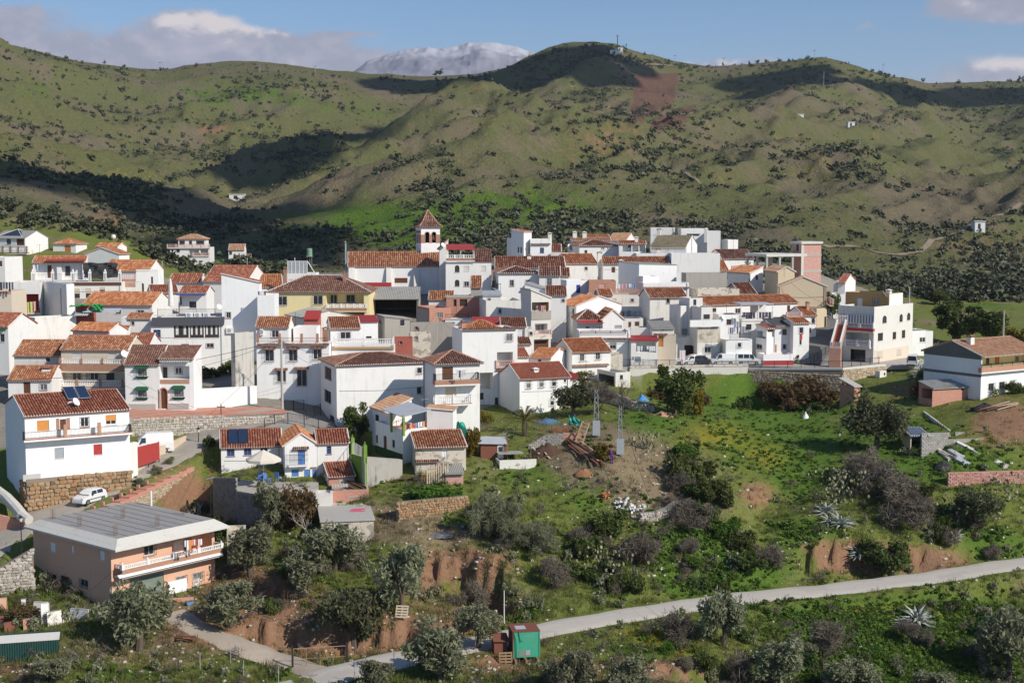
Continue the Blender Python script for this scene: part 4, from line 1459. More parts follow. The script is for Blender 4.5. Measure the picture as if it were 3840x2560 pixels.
pb=MB();a,z=h.hit('L',600,650);pb.tube([h.T('L')(a,.1,-1),h.T('L')(a,.1,h.H-.8)],.06,6);pb.build('drainpipe',PAINT['grey'],h.root)
h=H('A','house at the frame edge with brick topped terrace and dark washing',(-160,635,110,628),870,226,phi=0,d=7,roof=('flat',TDK),wall=W_BEIGE)
h.band('F',-160,632,108,655,BRICK,.06)
h=H('A','white house at the frame edge with red tile roof and green awning',(-160,975,78,968),1500,202,phi=-12,Rt=192,roof=('ridge_x',845,T_RED))
h.win('F',0,1050,45,1125,'k');h.awning('F',-20,985,68,1010,.9,.4,PAINT['green'],'awning',wave=False)
h=H('A','upper white house at the frame edge with a brown shutter',(-160,300,45,290),540,250,phi=-6,d=7,roof=('flat',GDK))
h.win('F',-10,335,22,388,'d:brown')
h=H('A','house under a broad bright orange tile roof with a lit gable end',(812,760,1490,768),905,224,phi=-9,Rt=1640,roof=('ridge_x',638,TOR))
h.win('F',1130,800,1185,850,'k');h.win('F',1345,818,1410,872,'g');h.win('R',1600,720,1625,745,'k')
h=H('A','white yard house below the broad orange roof, with pale canopies',(870,985,1205,985),1085,211,phi=0,d=4,roof=('flat',GDK),wall=WOL)
h=H('A','plain white courtyard wing with a roof aerial beside the veranda',(1190,885,1488,885),1050,214,phi=0,d=5,roof=('flat',GDK))
h=H('A','tall white yard wall building running up beside the pink wall',(342,892,745,800),1105,212,phi=42,d=3,roof=('flat',GDK),wall=WOL)
h=H('A','small brick red courtyard room with grey sheet canopy',(742,775,900,770),900,218,phi=5,d=3,roof=('flat',GDK),wall=W_PINK)
h.awning('F',760,820,900,890,3.0,.6,ZINC,'canopy');h.awning('F',830,800,1190,845,2.0,.5,ZINC,'canopy')
h=H('A','white house with long glazed veranda under a dark grey roof',(1478,962,2190,946),1290,206,phi=10,d=5,roof=('shed_f',893,DARKROOF,.35))
h.win('F',1502,1008,1575,1085,'wb',bars2=1)
h.win('F',1703,968,1850,1088,'k:brown',mull=2,curt=2);h.win('F',1858,968,1998,1088,'k:brown',mull=2,curt=3);h.win('F',2006,966,2147,1086,'k:brown',mull=2,curt=3)
h.win('F',2022,1142,2093,1185,'g');h.win('F',1773,1148,1852,1190,'wb')
h=H('A','white house with slatted roof terrace and three air conditioners over the veranda',(1545,885,2165,880),1000,213,phi=6,d=7,roof=('flat',TDK))
h.balcony('F',1545,808,2108,878,.06,'iron',0,posts=[1545,1730,1925,2108])
for a in(1820,1903,1990):h.ac('F',a,838,a+70,895)
h=H('A','red tiled house above the slatted terrace, ridge across the view',(1650,545,1958,542),600,262,phi=0,d=6,roof=('ridge_x',462,T_RED))
h=H('A','house with a long dark red tile slope behind the tall blank house',(1992,535,2420,560),640,255,phi=-8,d=10,roof=('ridge_x',380,T_RED))
h=H('A','house with red tile slope beside the white parasol',(1480,648,1745,610),760,240,phi=20,d=6,roof=('ridge_x',575,T_RED))
h=H('A','shaded courtyard house with red tiles and a navy awning',(1758,650,2022,645),810,232,phi=0,d=6,roof=('ridge_x',582,T_RED))
h.win('F',1855,732,1925,795,'k');h.awning('F',1745,652,2012,672,1.6,.2,PAINT['navy'],'awning',wave=False);h.win('F',1752,690,1782,760,'wb')
h=H('A','tall blank white house with three arched blue windows on its shaded flank',(2170,548,2541,545),1310,214,phi=3,L=2028,roof=('shed_r',462,T_RED,.15),wall=WCL)
for a in(2068,2094,2120):h.win('L',a,660,a+20,790,'a:blue')
h.win('F',2215,836,2262,895,'g',sill=PAINT['red']);h.ac('F',2215,990,2288,1046);h.dish('L',2148,785,.45)
h=H('D','lower white terrace block with washing joined to the tall blank house',(300,672,466,672),1060,211,phi=3,d=6,roof=('flat',TDK),wall=WCL)
h=H('A','white house under weathered red tiles left of the twin balcony house',(138,1258,592,1258),1420,190,phi=0,d=7,roof=('ridge_x',1112,T_MIX),wall=WOL)
h.win('F',448,1283,490,1320,'k')
h=H('A','low white house with red tiles, white chimney block and brown door',(78,1498,505,1490),1640,182,phi=2,d=6,roof=('ridge_x',1365,T_MIX),wall=WWH)
h.win('F',228,1522,300,1632,'d:brown');h.win('F',390,1540,460,1600,'g');h.chimney(460,1370,1.2,1.1,MOR,(.8,.35))
h=H('A','beige house with two balustraded balconies, brick piers and orange tiles',(598,1198,1255,1196),1660,188,phi=-3,d=7,roof=('ridge_x',1068,T_MIX),wall=W_BEIGE)
h.win('F',713,1228,800,1290,'s:pale');h.win('F',1060,1228,1140,1290,'s:pale')
for a in((710,1412,800,1498),(882,1412,970,1498)):h.win('F',*a,kind='g',n=.02)
h.win('F',1042,1422,1120,1500,'d:black',n=.02)
h.balcony('F',585,1296,1212,1338,1.1,'brickposts',1.05,posts=[590,800,1005,1208])
h.balcony('F',528,1502,1206,1562,1.5,'brickposts',.15,posts=[530,755,985,1200]);h.band('F',815,1395,850,1500,W_BEIGE,.3,'pier');h.dish('F',1222,1245,.55,.5)
h=H('A','pair of small old roofs stepping down behind the beige balcony house',(712,1010,1075,1078),1150,196,phi=-20,d=4,roof=('ridge_x',.9,TOR))
h=H('A','sliver of dark red roof between the balcony house and the veranda',(1235,1150,1468,1140),1230,196,phi=0,d=5,roof=('ridge_x',1045,T_RED));h.chimney(1320,1050,1.0,.9,MOR,(.4,.2))
h=H('A','white house with brown tiles, green hooded windows and arched brick doorway',(1222,1345,1560,1345),1782,178,phi=1,d=7.5,roof=('ridge_x',1164,T_BROWN),wall=WCL)
h.win('F',1345,1393,1438,1465,'c',hat=1,hatm='green');h.win('F',1345,165,1438,235,'c',hat=1,hatm='green',tile='B')
h.band('F',1262,298,1528,352,CONC,.08,'stone_plinth',tile='B');h.win('F',1545,155,1560,345,'d:black',tile='B')
h=H('A','white porch wing of the green hooded house with brick parapet and ruined roof end',(1562,1292,1893,1292),1782,178.2,phi=1,d=6,roof=('shed_f',1170,T_BROWN),wall=WCL)
h.loggia('F',1566,1365,1858,1495,1.6,WWH);h.win('F',1600,1378,1642,1495,'d:black',n=-1.58);h.win('F',1718,1378,1785,1440,'g',n=-1.58)
h.band('F',1563,1497,1857,1536,BRICK,.05,'brick_parapet');h.awning('F',1565,1295,1862,1350,.5,.35,FIBRE,'porch_roof')
h.win('F',1702,155,1800,232,'c',hat=1,hatm='green',tile='B');r=h.rect('F',1575,150,1636,345,0,'B');h.win('F',1575,150,1636,345,'ad:brown',tile='B');m_=MB();c,q=(r[0]+r[1])/2,(r[1]-r[0])/2+.12;m_.tube([h.T('F')(c-q,.05,r[2])]+[h.T('F')(c-q*math.cos(t*.314),.05,r[3]-q+.12+q*math.sin(t*.314))for t in range(11)]+[h.T('F')(c+q,.05,r[2])],.1,5);m_.build('brick_arch',BRICK,h.root);h.band('F',1650,292,1850,345,CONC,.08,'stone_plinth',tile='B')
h=H('D','pale yellow house with big hipped brown roof and balustraded porch',(412,632,1392,628),880,252,phi=0,d=9.5,roof=('hip',478,T_BROWN,.45,MOR),wall=W_YEL)
h.win('F',500,683,590,770,'c');h.win('F',848,676,940,763,'c');h.loggia('F',975,648,1345,762,2.2,W_YEL)
h.win('F',1015,665,1085,750,'g',n=-2.18);h.win('F',1170,665,1260,745,'g',n=-2.18)
h.balcony('F',985,757,1366,795,.9,'white',.55,posts=[985,1045,1120,1180,1245,1305,1366]);h.loggia('F',1115,838,1350,878,2.0)
h.chimney(573,400,1.6,.55,BRICKB,(.2,.35));h.chimney(1155,440,1.5,.55,BRICKB,(.75,.3))
h=H('D','small wing with orange roof tucked left of the yellow house',(335,590,545,520),760,258,phi=12,d=6,roof=('ridge_x',470,TOR))
h=H('D','white rooftop room with a glazed frame terrace behind the yellow house',(592,458,862,458),620,270,phi=0,d=6,roof=('flat',GDK))
fb=MB()
for i in range(6):
 a=h.w*(.02+.7*i/5);fb.box(a-.06,a+.06,.3,.42,h.H,h.H+2.3)
fb.box(0,h.w*.75,.3,.42,h.H+2.25,h.H+2.38);fb.tube([(h.w*.74,.36,h.H+2.3),(h.w,.36,h.H)],.07,4);fr=fb.build('glass_screen',FR_W,h.root)
gb=MB();gb.box(.05,h.w*.72,.34,.38,h.H,h.H+2.25);gb.build('pane',PAINT['grey'],fr);h.done()
ch=H('D','white church nave with long tiled roof and sloping buttresses',(1190,392,2182,388),720,284,phi=6,d=10,roof=('ridge_x',249,T_MIX,.2),wall=WWH,name='church',cat='church')
ch.win('F',1645,502,1772,552,'d:brown')
for x0,x1 in((1195,1255),(1563,1612),(1832,1882),(2140,2208)):
 a0,zt=ch.hit('F',x0,402);a1,_=ch.hit('F',x1,402)
 mb=MB();mb.hexa([(a0,-2.3,-3),(a1,-2.3,-3),(a1,-.02,-3),(a0,-.02,-3),(a0,-.35,zt),(a1,-.35,zt),(a1,-.02,zt),(a0,-.02,zt)])
 mb.build('buttress',WOL,ch.root)
mb=MB();a,z=ch.hit('L',1090,350);mb.tube([(-.5,2.0,-2),(-.5,2.0,z),(-.5,1.6,z+.3)],.16,8);mb.build('flue_pipe',PAINT['grey'],ch.root);ch.done()
tw=H('D','white church bell tower with brick arched belfry and dark pyramid roof',(1905,2,2090,5),420,291,phi=16,L=1853,roof=('none',),wall=WCL,name='bell_tower',cat='church tower')
for a in((1946,55,1985,158),(2012,55,2050,158)):tw.win('F',*a,kind='o')
for f_,xs in(('F',((1946,1985),(2012,2050))),('L',((1858,1868),(1874,1884),(1890,1899)))):
 for x0,x1 in xs:
  r=tw.rect(f_,x0,40 if f_=='L' else 55,x1,158)
  tw.holes[f_]=[q for q in tw.holes[f_]if not(q[0]<r[1]and q[1]>r[0])]
  tw.hole(f_,r,1.2 if f_=='F' else.4,1,True)
for f_ in 'FL':
 L_=tw.flen(f_);r=tw.rect(f_,1905 if f_=='F' else 1853,78,2090 if f_=='F' else 1904,160)
 T=tw.T(f_)
 xs=[0]+[v for q in sorted(tw.holes[f_])for v in(q[0],q[1])]+[L_]
 for i in range(0,len(xs),2):
  if xs[i+1]-xs[i]>.05:
   mb=MB();mb.box(xs[i]-(.03 if i==0 else 0),xs[i+1]+(.03 if i==len(xs)-2 else 0),.002,.05,r[2],r[3],0,T);mb.build('brick_pier',BRICKB,tw.root)
 for q in tw.holes[f_]:
  mb=MB();rr=(q[1]-q[0])/2;c=(q[0]+q[1])/2;zc=q[3]-min(rr,(q[3]-q[2])/2)
  mb.tube([T(c+(rr+.08)*math.cos(t),.03,zc+(rr+.08)*math.sin(t))for t in[math.pi*i/8 for i in range(9)]],.08,4);mb.build('brick_arch',BRICKB,tw.root)
q=tw.holes['F'][1];c=(q[0]+q[1])/2
mb=MB();mb.lathe([(.5,0),(.42,.2),(.3,.7),(.2,.95),(.05,1.0)],10,0,(c,.6,q[2]+.6));mb.build('bell',PAINT['brown'],tw.root,smooth=True)
zA=tw.z_of(tw.w/2,tw.d/2,-163)
sl,tb,cb=MB(),MB(),MB()
o_=.45;w_,d_,Hh=tw.w,tw.d,tw.H
cor=[(-o_,-o_),(w_+o_,-o_),(w_+o_,d_+o_),(-o_,d_+o_)]
mid_=[(w_/2+(x-w_/2)*.62,d_/2+(y-d_/2)*.62)for x,y in cor]
for i in range(4):
 a,b=cor[i],cor[(i+1)%4];c,e=mid_[(i+1)%4],mid_[i]
 zm=Hh+(zA-Hh)*.26
 p1=[(*a,Hh),(*b,Hh),(*c,zm),(*e,zm)];p2=[(*e,zm),(*c,zm),(w_/2,d_/2,zA)]
 for p in(p1,p2):slab(sl,p,.08);tilep(tb,p,.38,.8,4,cb if p is p1 else None)
ro=sl.build('roof',T_BROWN,tw.root);tb.build('roof_tiles',T_BROWN,ro,kind='stuff');cb.build('mortar_edge',MOR,ro,kind='stuff')
rb=MB()
for i in range(4):rb.tube([(*cor[i],Hh+.05),(*mid_[i],Hh+(zA-Hh)*.26+.05),(w_/2,d_/2,zA+.05)],.12,6)
rb.build('hip_ridge',T_PALE,ro)
cr=MB();cr.lathe([(.12,0),(.22,.2),(.08,.45)],8,0,(w_/2,d_/2,zA));cr.tube([(w_/2,d_/2,zA+.4),(w_/2,d_/2,zA+2.2)],.04,4);cr.tube([(w_/2-.45,d_/2,zA+1.7),(w_/2+.45,d_/2,zA+1.7)],.04,4);cr.build('weather_cross',IRON,tw.root)
mb=MB();mb.box(-.12,w_+.12,-.12,d_+.12,Hh-.25,Hh-.02);mb.build('cornice',MOR,tw.root)
tw.done()
h=H('D','narrow white gable of the church front with a dish, beside the bell tower',(2085,215,2172,205),420,281,phi=4,d=5,roof=('shed_l',1.8,T_MIX));h.dish('F',2120,180,.5,.4)
h=H('G','white house with red canopy over a balustraded roof terrace beside the church',(-75,478,372,474),730,272,phi=3,d=9,roof=('flat',TDK))
h.win('F',14,508,60,578,'a');h.win('F',14,650,60,716,'a');h.win('F',105,668,153,716,'g');h.win('F',100,518,155,566,'s:pale');h.win('F',275,515,320,562,'s:pale')
h.balcony('F',-70,406,208,440,.3,'white',.5,posts=[-70,12,98,205])
mb=MB();a0,z1=h.hit('F',-70,352,-1);a1,_=h.hit('F',215,352,-1);slab(mb,[(a0,.2,z1),(a1,.2,z1),(a1-.5,5,z1+.9),(a0,5,z1+.9)],.1);c=mb.build('canopy',REDSHEET,h.root)
pb=MB();[pb.box(a0+(a1-a0)*f-.06,a0+(a1-a0)*f+.06,.4,.52,h.H,z1)for f in(.05,.5,.95)];pb.build('canopy_post',FR_W,c)
tb,sb,cb=MB(),MB(),MB();a2,_=h.hit('F',165,470,0);q=[(a1-.6,-.2,h.H+.1),(h.w+.2,-.2,h.H+.1),(h.w+.2,7,h.H+2.4),(a1-.6,7,h.H+2.4)]
tilep(tb,q,.36,1.0,3,cb);slab(sb,q,.1);ro=sb.build('roof',T_BROWN,h.root);tb.build('roof_tiles',T_BROWN,ro,kind='stuff')
h=H('D','open barn with grey sheet roof and dark interior beside the yellow house',(1398,706,1885,702),950,260,phi=2,d=10,roof=('shed_f',592,FIBRE,.3),wall=W_CEM,name='barn',cat='barn')
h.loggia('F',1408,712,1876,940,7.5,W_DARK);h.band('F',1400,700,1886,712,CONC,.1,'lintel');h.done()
mb=MB();p0,p1=pt('D',1350,590,274),pt('D',1612,590,274);p2=pt('D',1612,548,274)
mb.box(p0.x,p1.x,273,275,p0.z-3,p2.z);tag(mb.build('painted_wall',PAINT['red']),'low red painted wall at the foot of the church','wall')
h=H('D','white storehouse with grey sheet gable roof and dark red lean-to',(757,888,1240,888),1020,226,phi=30,d=8,roof=('ridge_y',820,FIBRE),wall=WOL,name='storehouse',cat='storehouse')
h=H('D','dark red sheet lean-to beside the barred window house',(760,900,900,892),1015,222,phi=0,d=3,roof=('shed_f',1.0,REDSHEET),wall=W_PINK,name='lean_to',cat='shed')
h=H('D','white house with a red painted roof slope left of the concrete shed',(1245,928,1482,896),1110,217,phi=14,d=6,roof=('shed_f',872,REDSHEET),wall=WCL);h.win('F',1365,1072,1420,1092,'k')
h=H('D','concrete shed with grey roof and one barred opening',(1548,912,1796,878),1060,219,phi=18,L=1472,roof=('shed_r',.5,FIBRE),wall=W_CEM,name='shed',cat='shed')
h.win('F',1700,908,1742,970,'k');h.win('L',1495,915,1518,950,'k')
h=H('D','brick hut with grey cement flank and lattice vent',(1985,797,2200,775),945,236,phi=22,L=1858,roof=('flat',GDK),wall=BRICKR,name='hut',cat='hut')
h.win('F',2062,842,2114,892,'g:pale');h.band('L',1862,800,1980,940,W_CEM,.04,'cement_face')
h=H('D','small white house with steep red tiles behind the brick hut',(1980,712,2218,710),830,247,phi=0,d=4,roof=('ridge_x',632,T_MIX))
h=H('G','unfinished house of bare brick and concrete with two dark window openings',(-70,822,278,815),975,243,phi=0,d=7,roof=('flat',GDK),wall=BRICKR)
h.win('F',2,842,31,910,'o');h.win('F',62,840,136,908,'o');h.band('F',-70,803,280,828,CONC,.08,'concrete_slab');h.band('F',32,842,60,968,BRICK,.04)
h=H('G','concrete stair box with a tilted tile roof on the unfinished house',(172,722,272,720),815,246,phi=0,d=4,roof=('shed_f',615,T_MIX),wall=W_CEM,name='stair_house',cat='stair house')
h=H('G','white garden terrace with flower pots below the unfinished house',(-80,1040,190,1030),1120,236,phi=0,d=5,roof=('flat',TDK));h.balcony('F',-75,985,150,1032,.05,'iron')
h=H('G','white long building with flat roof and one small barred window',(320,856,668,852),1040,232,phi=8,L=256,roof=('flat',GDK),wall=WOL);h.win('F',442,933,472,980,'g')
h=H('G','white house with lifted concrete roof and open loggia of drying clothes',(762,835,955,848),1375,226,phi=24,L=664,roof=('shed_r',750,CONC,.1),wall=W_GREYW)
h.loggia('F',770,872,935,952,2.0,W_CEM);h.band('F',762,955,955,1042,W_CEM,.12,'cement_parapet');h.loggia('F',800,1080,922,1180,1.5,WWH)
h.win('F',805,1088,905,1150,'w',n=-1.48);h.balcony('F',765,1148,958,1188,.8,'terra',.6,bm=W_BEIGE);h.win('F',782,1245,932,1355,'d:brown')
h=H('G','white building with sloping parapet left of the blue door block',(700,745,905,792),850,241,phi=-10,d=5,roof=('shed_r',682,GDK,.1),wall=WCL)
h=H('G','white house under short dark red tiles below the blue door block',(912,800,1108,798),890,237,phi=0,d=5,roof=('ridge_x',713,T_DARK));h.win('F',1062,840,1090,866,'g')
h=H('G','flat white block with a blue door',(1110,655,1325,650),810,259,phi=16,L=1052,roof=('flat',GDK),wall=WCL);h.win('F',1205,700,1245,780,'d:navy')
h=H('G','bare brick rooftop room with a pale shuttered door and pink washing',(1330,660,1594,655),795,257,phi=0,d=5,roof=('flat',GDK),wall=BRICK);h.win('F',1428,690,1485,776,'s:pink')
h=H('G','white house carrying a perforated brick terrace parapet',(1327,798,1840,795),930,251,phi=0,d=6,roof=('flat',TDK),wall=WOL)
h.win('F',1550,832,1597,872,'s:cream');h.win('F',1738,836,1768,866,'g')
mb=MB()
a0,a1,z0,z1=h.rect('F',1328,742,1828,790)
nx=int((a1-a0)/.36)
for i in range(nx+1):mb.box(a0+i*.36-.05,a0+i*.36+.05,0,.2,z0,z1)
for i in range(4):mb.box(a0,a0+nx*.36,.01,.19,z0+(z1-z0)*i/3-.05,z0+(z1-z0)*i/3+.05)
mb.build('perforated_parapet',BRICK,h.root)
h=H('G','main old house with long rust red roof under the twin chimneys',(412,532,1096,530),740,281,phi=2,d=9,roof=('ridge_x',424,T_DARK),wall=WWH);h.chimney(742,405,1.8,.8,MOR,(.5,.4))
h=H('G','white house with hipped brown roof and white finials in front of the rust red roof',(442,586,838,584),800,268,phi=6,L=378,roof=('hip',517,T_BROWN,.35,MOR),wall=WWH)
h.win('F',553,652,593,715,'g');h.win('F',708,652,750,682,'g');h.balcony('L',382,660,436,722,.7,'iron')
h=H('G','lower white house with brown roof adjoining the hipped house',(842,609,1048,606),790,266,phi=0,d=6,roof=('ridge_x',519,T_BROWN));h.win('F',914,638,964,708,'g')
h=H('G','dark tiled lean-to roof running down from the rust red roof',(1000,612,1140,612),690,275,phi=0,d=6,roof=('ridge_x',535,T_DARK))
h=H('G','white tower house with small tile cap and two slit windows',(568,182,690,184),440,305,phi=-35,Rt=756,roof=('shed_r',.5,TOR,.15),wall=WCL)
h.win('F',630,330,645,385,'k');h.win('F',657,332,672,387,'k')
h=H('G','white block with tiled parapet and a blue framed window joined to the tower house',(756,252,962,250),440,303,phi=4,d=6,roof=('flat',GDK),wall=WCL)
h.win('F',848,336,888,388,'wb:blue');h.tile_eave('F',758,290,950,306);h.chimney(945,190,1.4,.8,MOR,(.92,.2),'white')
h=H('G','low white wing on the shaded side of the tower house',(524,240,568,240),430,307,phi=-30,d=5,roof=('flat',GDK))
h=H('G','house with dark rust tiles between the tower house and the round dish house',(962,372,1058,370),420,308,phi=0,d=7,roof=('ridge_x',302,T_DARK))
h=H('G','white garden wall house under the dark rust tiles',(958,388,1190,384),480,300,phi=0,d=3,roof=('flat',GDK),wall=WOL);h.win('F',1070,445,1106,478,'d:brown')
h=H('G','white house with dark red hipped roof and a large round dish on the wall',(1236,318,1625,310),430,301,phi=10,L=1112,roof=('hip',256,T_DARK,.3,MOR))
h.win('F',1285,360,1312,396,'wd');h.win('F',1445,335,1480,360,'w');h.win('F',1505,335,1520,355,'w');h.dish('L',1145,340,.9,.4)
h=H('G','house with pale tile slope behind the round dish house',(1160,268,1545,262),330,311,phi=2,d=6,roof=('ridge_x',238,T_PALE));h.chimney(1190,178,2.2,.9,MOR,(.08,.4),'white');h.chimney(1285,180,2.2,.9,MOR,(.33,.4),'white')
h=H('G','house with large light orange tile slope and lit gable',(1512,270,1690,274),340,312,phi=-14,Rt=1806,roof=('ridge_x',196,T_PALE))
h=H('G','house with a thin strip of orange tiles on the top row',(1300,250,1530,248),330,318,phi=0,d=6,roof=('ridge_x',212,TOR))
h=H('G','white house with arched brick porch under a strip of tiles',(1625,298,1890,296),400,299,phi=0,d=6,roof=('shed_f',270,TOR))
h.loggia('F',1660,305,1745,376,1.5,WWH);h.loggia('F',1755,305,1815,376,1.2);h.loggia('F',1825,305,1880,376,1.5,WWH);h.chimney(1795,230,1.4,.7,MOR,(.65,.4),'white');h.win('F',1715,310,1738,338,'a',n=-1.48)
h=H('G','big white house with olive grey tiled roof and broad lit gable',(1940,314,2285,310),450,297,phi=-16,Rt=2620,roof=('ridge_x',218,T_OLIVE))
h.band('F',1945,316,2280,340,W_YEL,.15,'painted_eave');h.win('R',2545,300,2568,360,'g',tile='G');h.win('R',2545,395,2575,440,'g');h.chimney(2015,150,2.4,.8,MOR,(.02,.5),'tile');h.chimney(2478,145,1.8,.7,MOR,(.85,.4),'white')
h=H('G','white block on the top row behind the olive grey roof, with solar panels',(1936,142,2172,146),330,317,phi=-4,d=7,roof=('flat',GDK))
h=H('I','white top row house with steep solar collectors on the roof',(10,18,265,18),160,312,phi=0,d=6,roof=('flat',GDK))
for i in range(4):
 a0,z0=h.hit('F',72+27*i,82,.2);a1,z1=h.hit('F',25+27*i,22,-1.2)
 mb=MB();mb.hexa([(a0,-.2,z0),(a0+1.0,-.2,z0),(a1+1.0,1.2,z1),(a1,1.2,z1),(a0,-.2,z0+.1),(a0+1.0,-.2,z0+.1),(a1+1.0,1.2,z1+.1),(a1,1.2,z1+.1)]);mb.build('solar_panel',GLASS,h.root)
h=H('I','white top row house end with a tall roof edge',(268,42,398,45),300,309,phi=-6,d=6,roof=('flat',GDK),wall=WCL)
h=H('I','small cubic white house with roof aerials, last of the top row',(470,128,570,124),235,316,phi=10,L=408,roof=('flat',GDK),wall=WCL)
h=H('I','white house with a smooth brown tile roof below the small cubic house',(412,312,722,292),385,300,phi=14,d=7,roof=('ridge_x',226,T_BROWN));h.win('F',632,335,660,368,'w');h.win('F',680,345,692,366,'k')
h=H('G','white house with long lit terrace wall below the arched porch',(1795,392,2140,388),450,294,phi=0,d=5,roof=('flat',GDK));h.tile_eave('F',1800,415,2135,430);h.chimney(2008,345,1.6,.9,MOR,(.6,.3),'tile')
h=H('G','white block with stepped roof line below the olive grey roof',(2138,392,2615,388),560,289,phi=0,d=5,roof=('flat',GDK))
h=H('G','long low white house with a rust red roof, plain chimney and brown door',(1467,494,2115,482),640,288,phi=6,L=1428,roof=('ridge_x',428,T_MIX))
h.win('F',1550,525,1586,580,'d:brown');h.chimney(1432,378,2.0,.9,MOR,(.0,.4),'tile');h.chimney(1642,455,.8,.9,CONC,(.3,.1),'white')
h=H('G','white cottage with tawny roof climbing toward the long rust red house',(1106,492,1412,468),600,284,phi=14,d=7,roof=('ridge_x',400,TOR),wall=WOL);h.win('F',1288,524,1314,556,'g')
h=H('G','white block with sloping top and long shaded flank in the middle street',(1820,506,2188,545),720,269,phi=14,L=1618,roof=('shed_r',498,GDK,.1),wall=WCL)
h=H('G','white stair room with a flat grey roof',(1860,616,2014,613),745,259,phi=20,L=1797,roof=('flat',GDK),wall=WCL,name='stair_house',cat='stair house')
h=H('G','white house with dark tile edge along a long flat wall',(1862,682,2310,668),850,255,phi=6,d=5,roof=('flat',GDK));h.tile_eave('F',1864,715,2308,735)
h=H('G','old white house with mossy ochre tiles facing the square',(1926,824,2290,820),1020,238,phi=12,L=1864,roof=('ridge_x',738,T_MIX),wall=WOL);h.win('F',2088,828,2120,884,'g')
h=H('G','tall shaded white house right of the mossy roof',(2228,905,2420,915),1250,231,phi=20,L=2118,roof=('flat',GDK),wall=WOL);h.win('F',2240,1130,2292,1210,'d:grey')
h=H('G','white balcony house with iron railing between the gable house and mossy roof',(1650,912,1905,908),1060,243,phi=4,d=6,roof=('flat',GDK),wall=WOL);h.balcony('F',1672,962,1892,1012,.8,'iron');h.win('F',1700,950,1740,1010,'d:grey')
h=H('G','white patio house with brown doors under the iron balcony',(1655,1030,1860,1040),1130,236,phi=4,d=5,roof=('flat',GDK),wall=WOL);h.win('F',1715,1062,1742,1115,'d:brown');h.win('F',1778,1060,1822,1115,'d:brown')
h=H('G','old shed with wavy grey fibre sheets',(1950,1128,2165,1118),1170,227,phi=6,d=4,roof=('shed_f',1056,FIBRE),wall=W_GREYW,name='shed',cat='shed');h.win('F',2045,1125,2068,1150,'k')
h=H('G','white yard wall below the wavy grey sheets',(1742,1118,1956,1128),1200,229,phi=-3,d=3,roof=('flat',GDK),wall=WOL,name='yard_wall',cat='wall')
h=H('G','white house with left falling roof, lit gable and shaded street front',(1206,905,1648,900),1140,238,phi=30,L=1036,roof=('ridge_y',812,TOR),wall=WCL)
for a in((1058,905,1076,972,'g'),(1165,932,1186,1000,'g'),(1090,1055,1106,1160,'d:grey')):h.win('L',*a[:4],kind=a[4])
h=H('G','white cottage with small hipped porch roof and maroon canopy',(1216,1040,1462,1036),1195,229,phi=4,d=5,roof=('hip',938,T_DARK,.25,MOR))
h.awning('F',1218,1038,1470,1082,1.4,.5,REDSHEET,'canopy');h.win('F',1295,1110,1335,1175,'d:black')
h=H('G','white gabled wing joined to the maroon canopy cottage',(1464,1035,1664,1012),1195,228,phi=8,d=6,roof=('ridge_y',945,TOR),wall=WCL);h.win('F',1580,1095,1650,1130,'s:grey')
h=H('G','white house with terrace railing and tile edge facing the car park',(1236,1158,1736,1150),1470,221,phi=2,d=6,roof=('flat',TDK),wall=WCL)
h.win('F',1533,1266,1595,1328,'g',half=.4);h.tile_eave('F',1400,1215,1732,1235);h.balcony('F',1250,1150,1690,1176,.04,'iron')
h=H('G','white house with red sheet canopy and open washing porch by the car park',(1742,1242,2006,1240),1460,220,phi=0,d=5,roof=('shed_f',1197,REDSHEET))
h.loggia('F',1792,1258,1986,1362,2.2,WWH)
h=H('G','beige yard building with an orange door and tile cap by the car park',(2008,1195,2182,1200),1350,222,phi=-6,Rt=2245,roof=('flat',GDK),wall=W_BEIGE);h.win('F',2012,1200,2058,1306,'d:wood');h.tile_eave('F',1962,1175,2098,1190)
h=H('G','stone and plaster house corner with a pink sheet hung on it',(2185,1215,2360,1215),1400,226,phi=10,d=4,roof=('flat',GDK),wall=WOL);h.win('F',2265,1290,2352,1390,'o')
h=H('G','maroon flat sheet roof and dark tiles over a hidden white house',(472,1108,712,1106),1220,213,phi=4,d=6,roof=('ridge_x',1022,T_DARK))
h=H('G','white house with a smooth maroon roof behind the tall loggia house',(198,1078,500,1070),1180,218,phi=4,d=5,roof=('shed_f',1016,REDSHEET))
h=H('G','house with a small bright red tile slope right of the tall loggia house',(622,1402,738,1385),1480,204,phi=16,d=5,roof=('ridge_x',1322,T_FLATRED))
h=H('G','old dark tiled lean-to above the small bright red roof',(640,1280,760,1290),1400,210,phi=6,d=4,roof=('shed_f',1195,T_DARK))
h=H('G','white cottage with tawny tiles and a bare grape arbour',(752,1412,955,1418),1545,207,phi=-18,Rt=1122,roof=('ridge_x',1318,TOR),wall=WCL);h.win('F',830,1430,862,1500,'d:brown')
h=H('G','white house with broad tawny roof and two barred windows above the gardens',(1164,1358,1542,1324),1610,211,phi=20,L=1116,roof=('ridge_x',1232,TOR),wall=WWH)
h.win('F',1240,1375,1284,1446,'c');h.win('F',1395,1362,1440,1432,'c');h.tile_eave('F',1166,1480,1520,1498,mat=T_PALE)
h=H('G','stone stub wall with a sloping top at the end of the car park',(1530,1370,1660,1440),1500,214,phi=8,d=2,roof=('none',),wall=W_RUIN,name='stub_wall',cat='wall')
h=H('H','small garden store with pale sheet roof and open front under the car park wall',(1590,122,1735,70),240,206,phi=26,L=1410,roof=('flat',FIBRE),wall=WOL,name='garden_store',cat='shed')
h.loggia('L',1425,128,1575,232,2.5,W_CEM);h.win('F',1632,145,1662,190,'k')
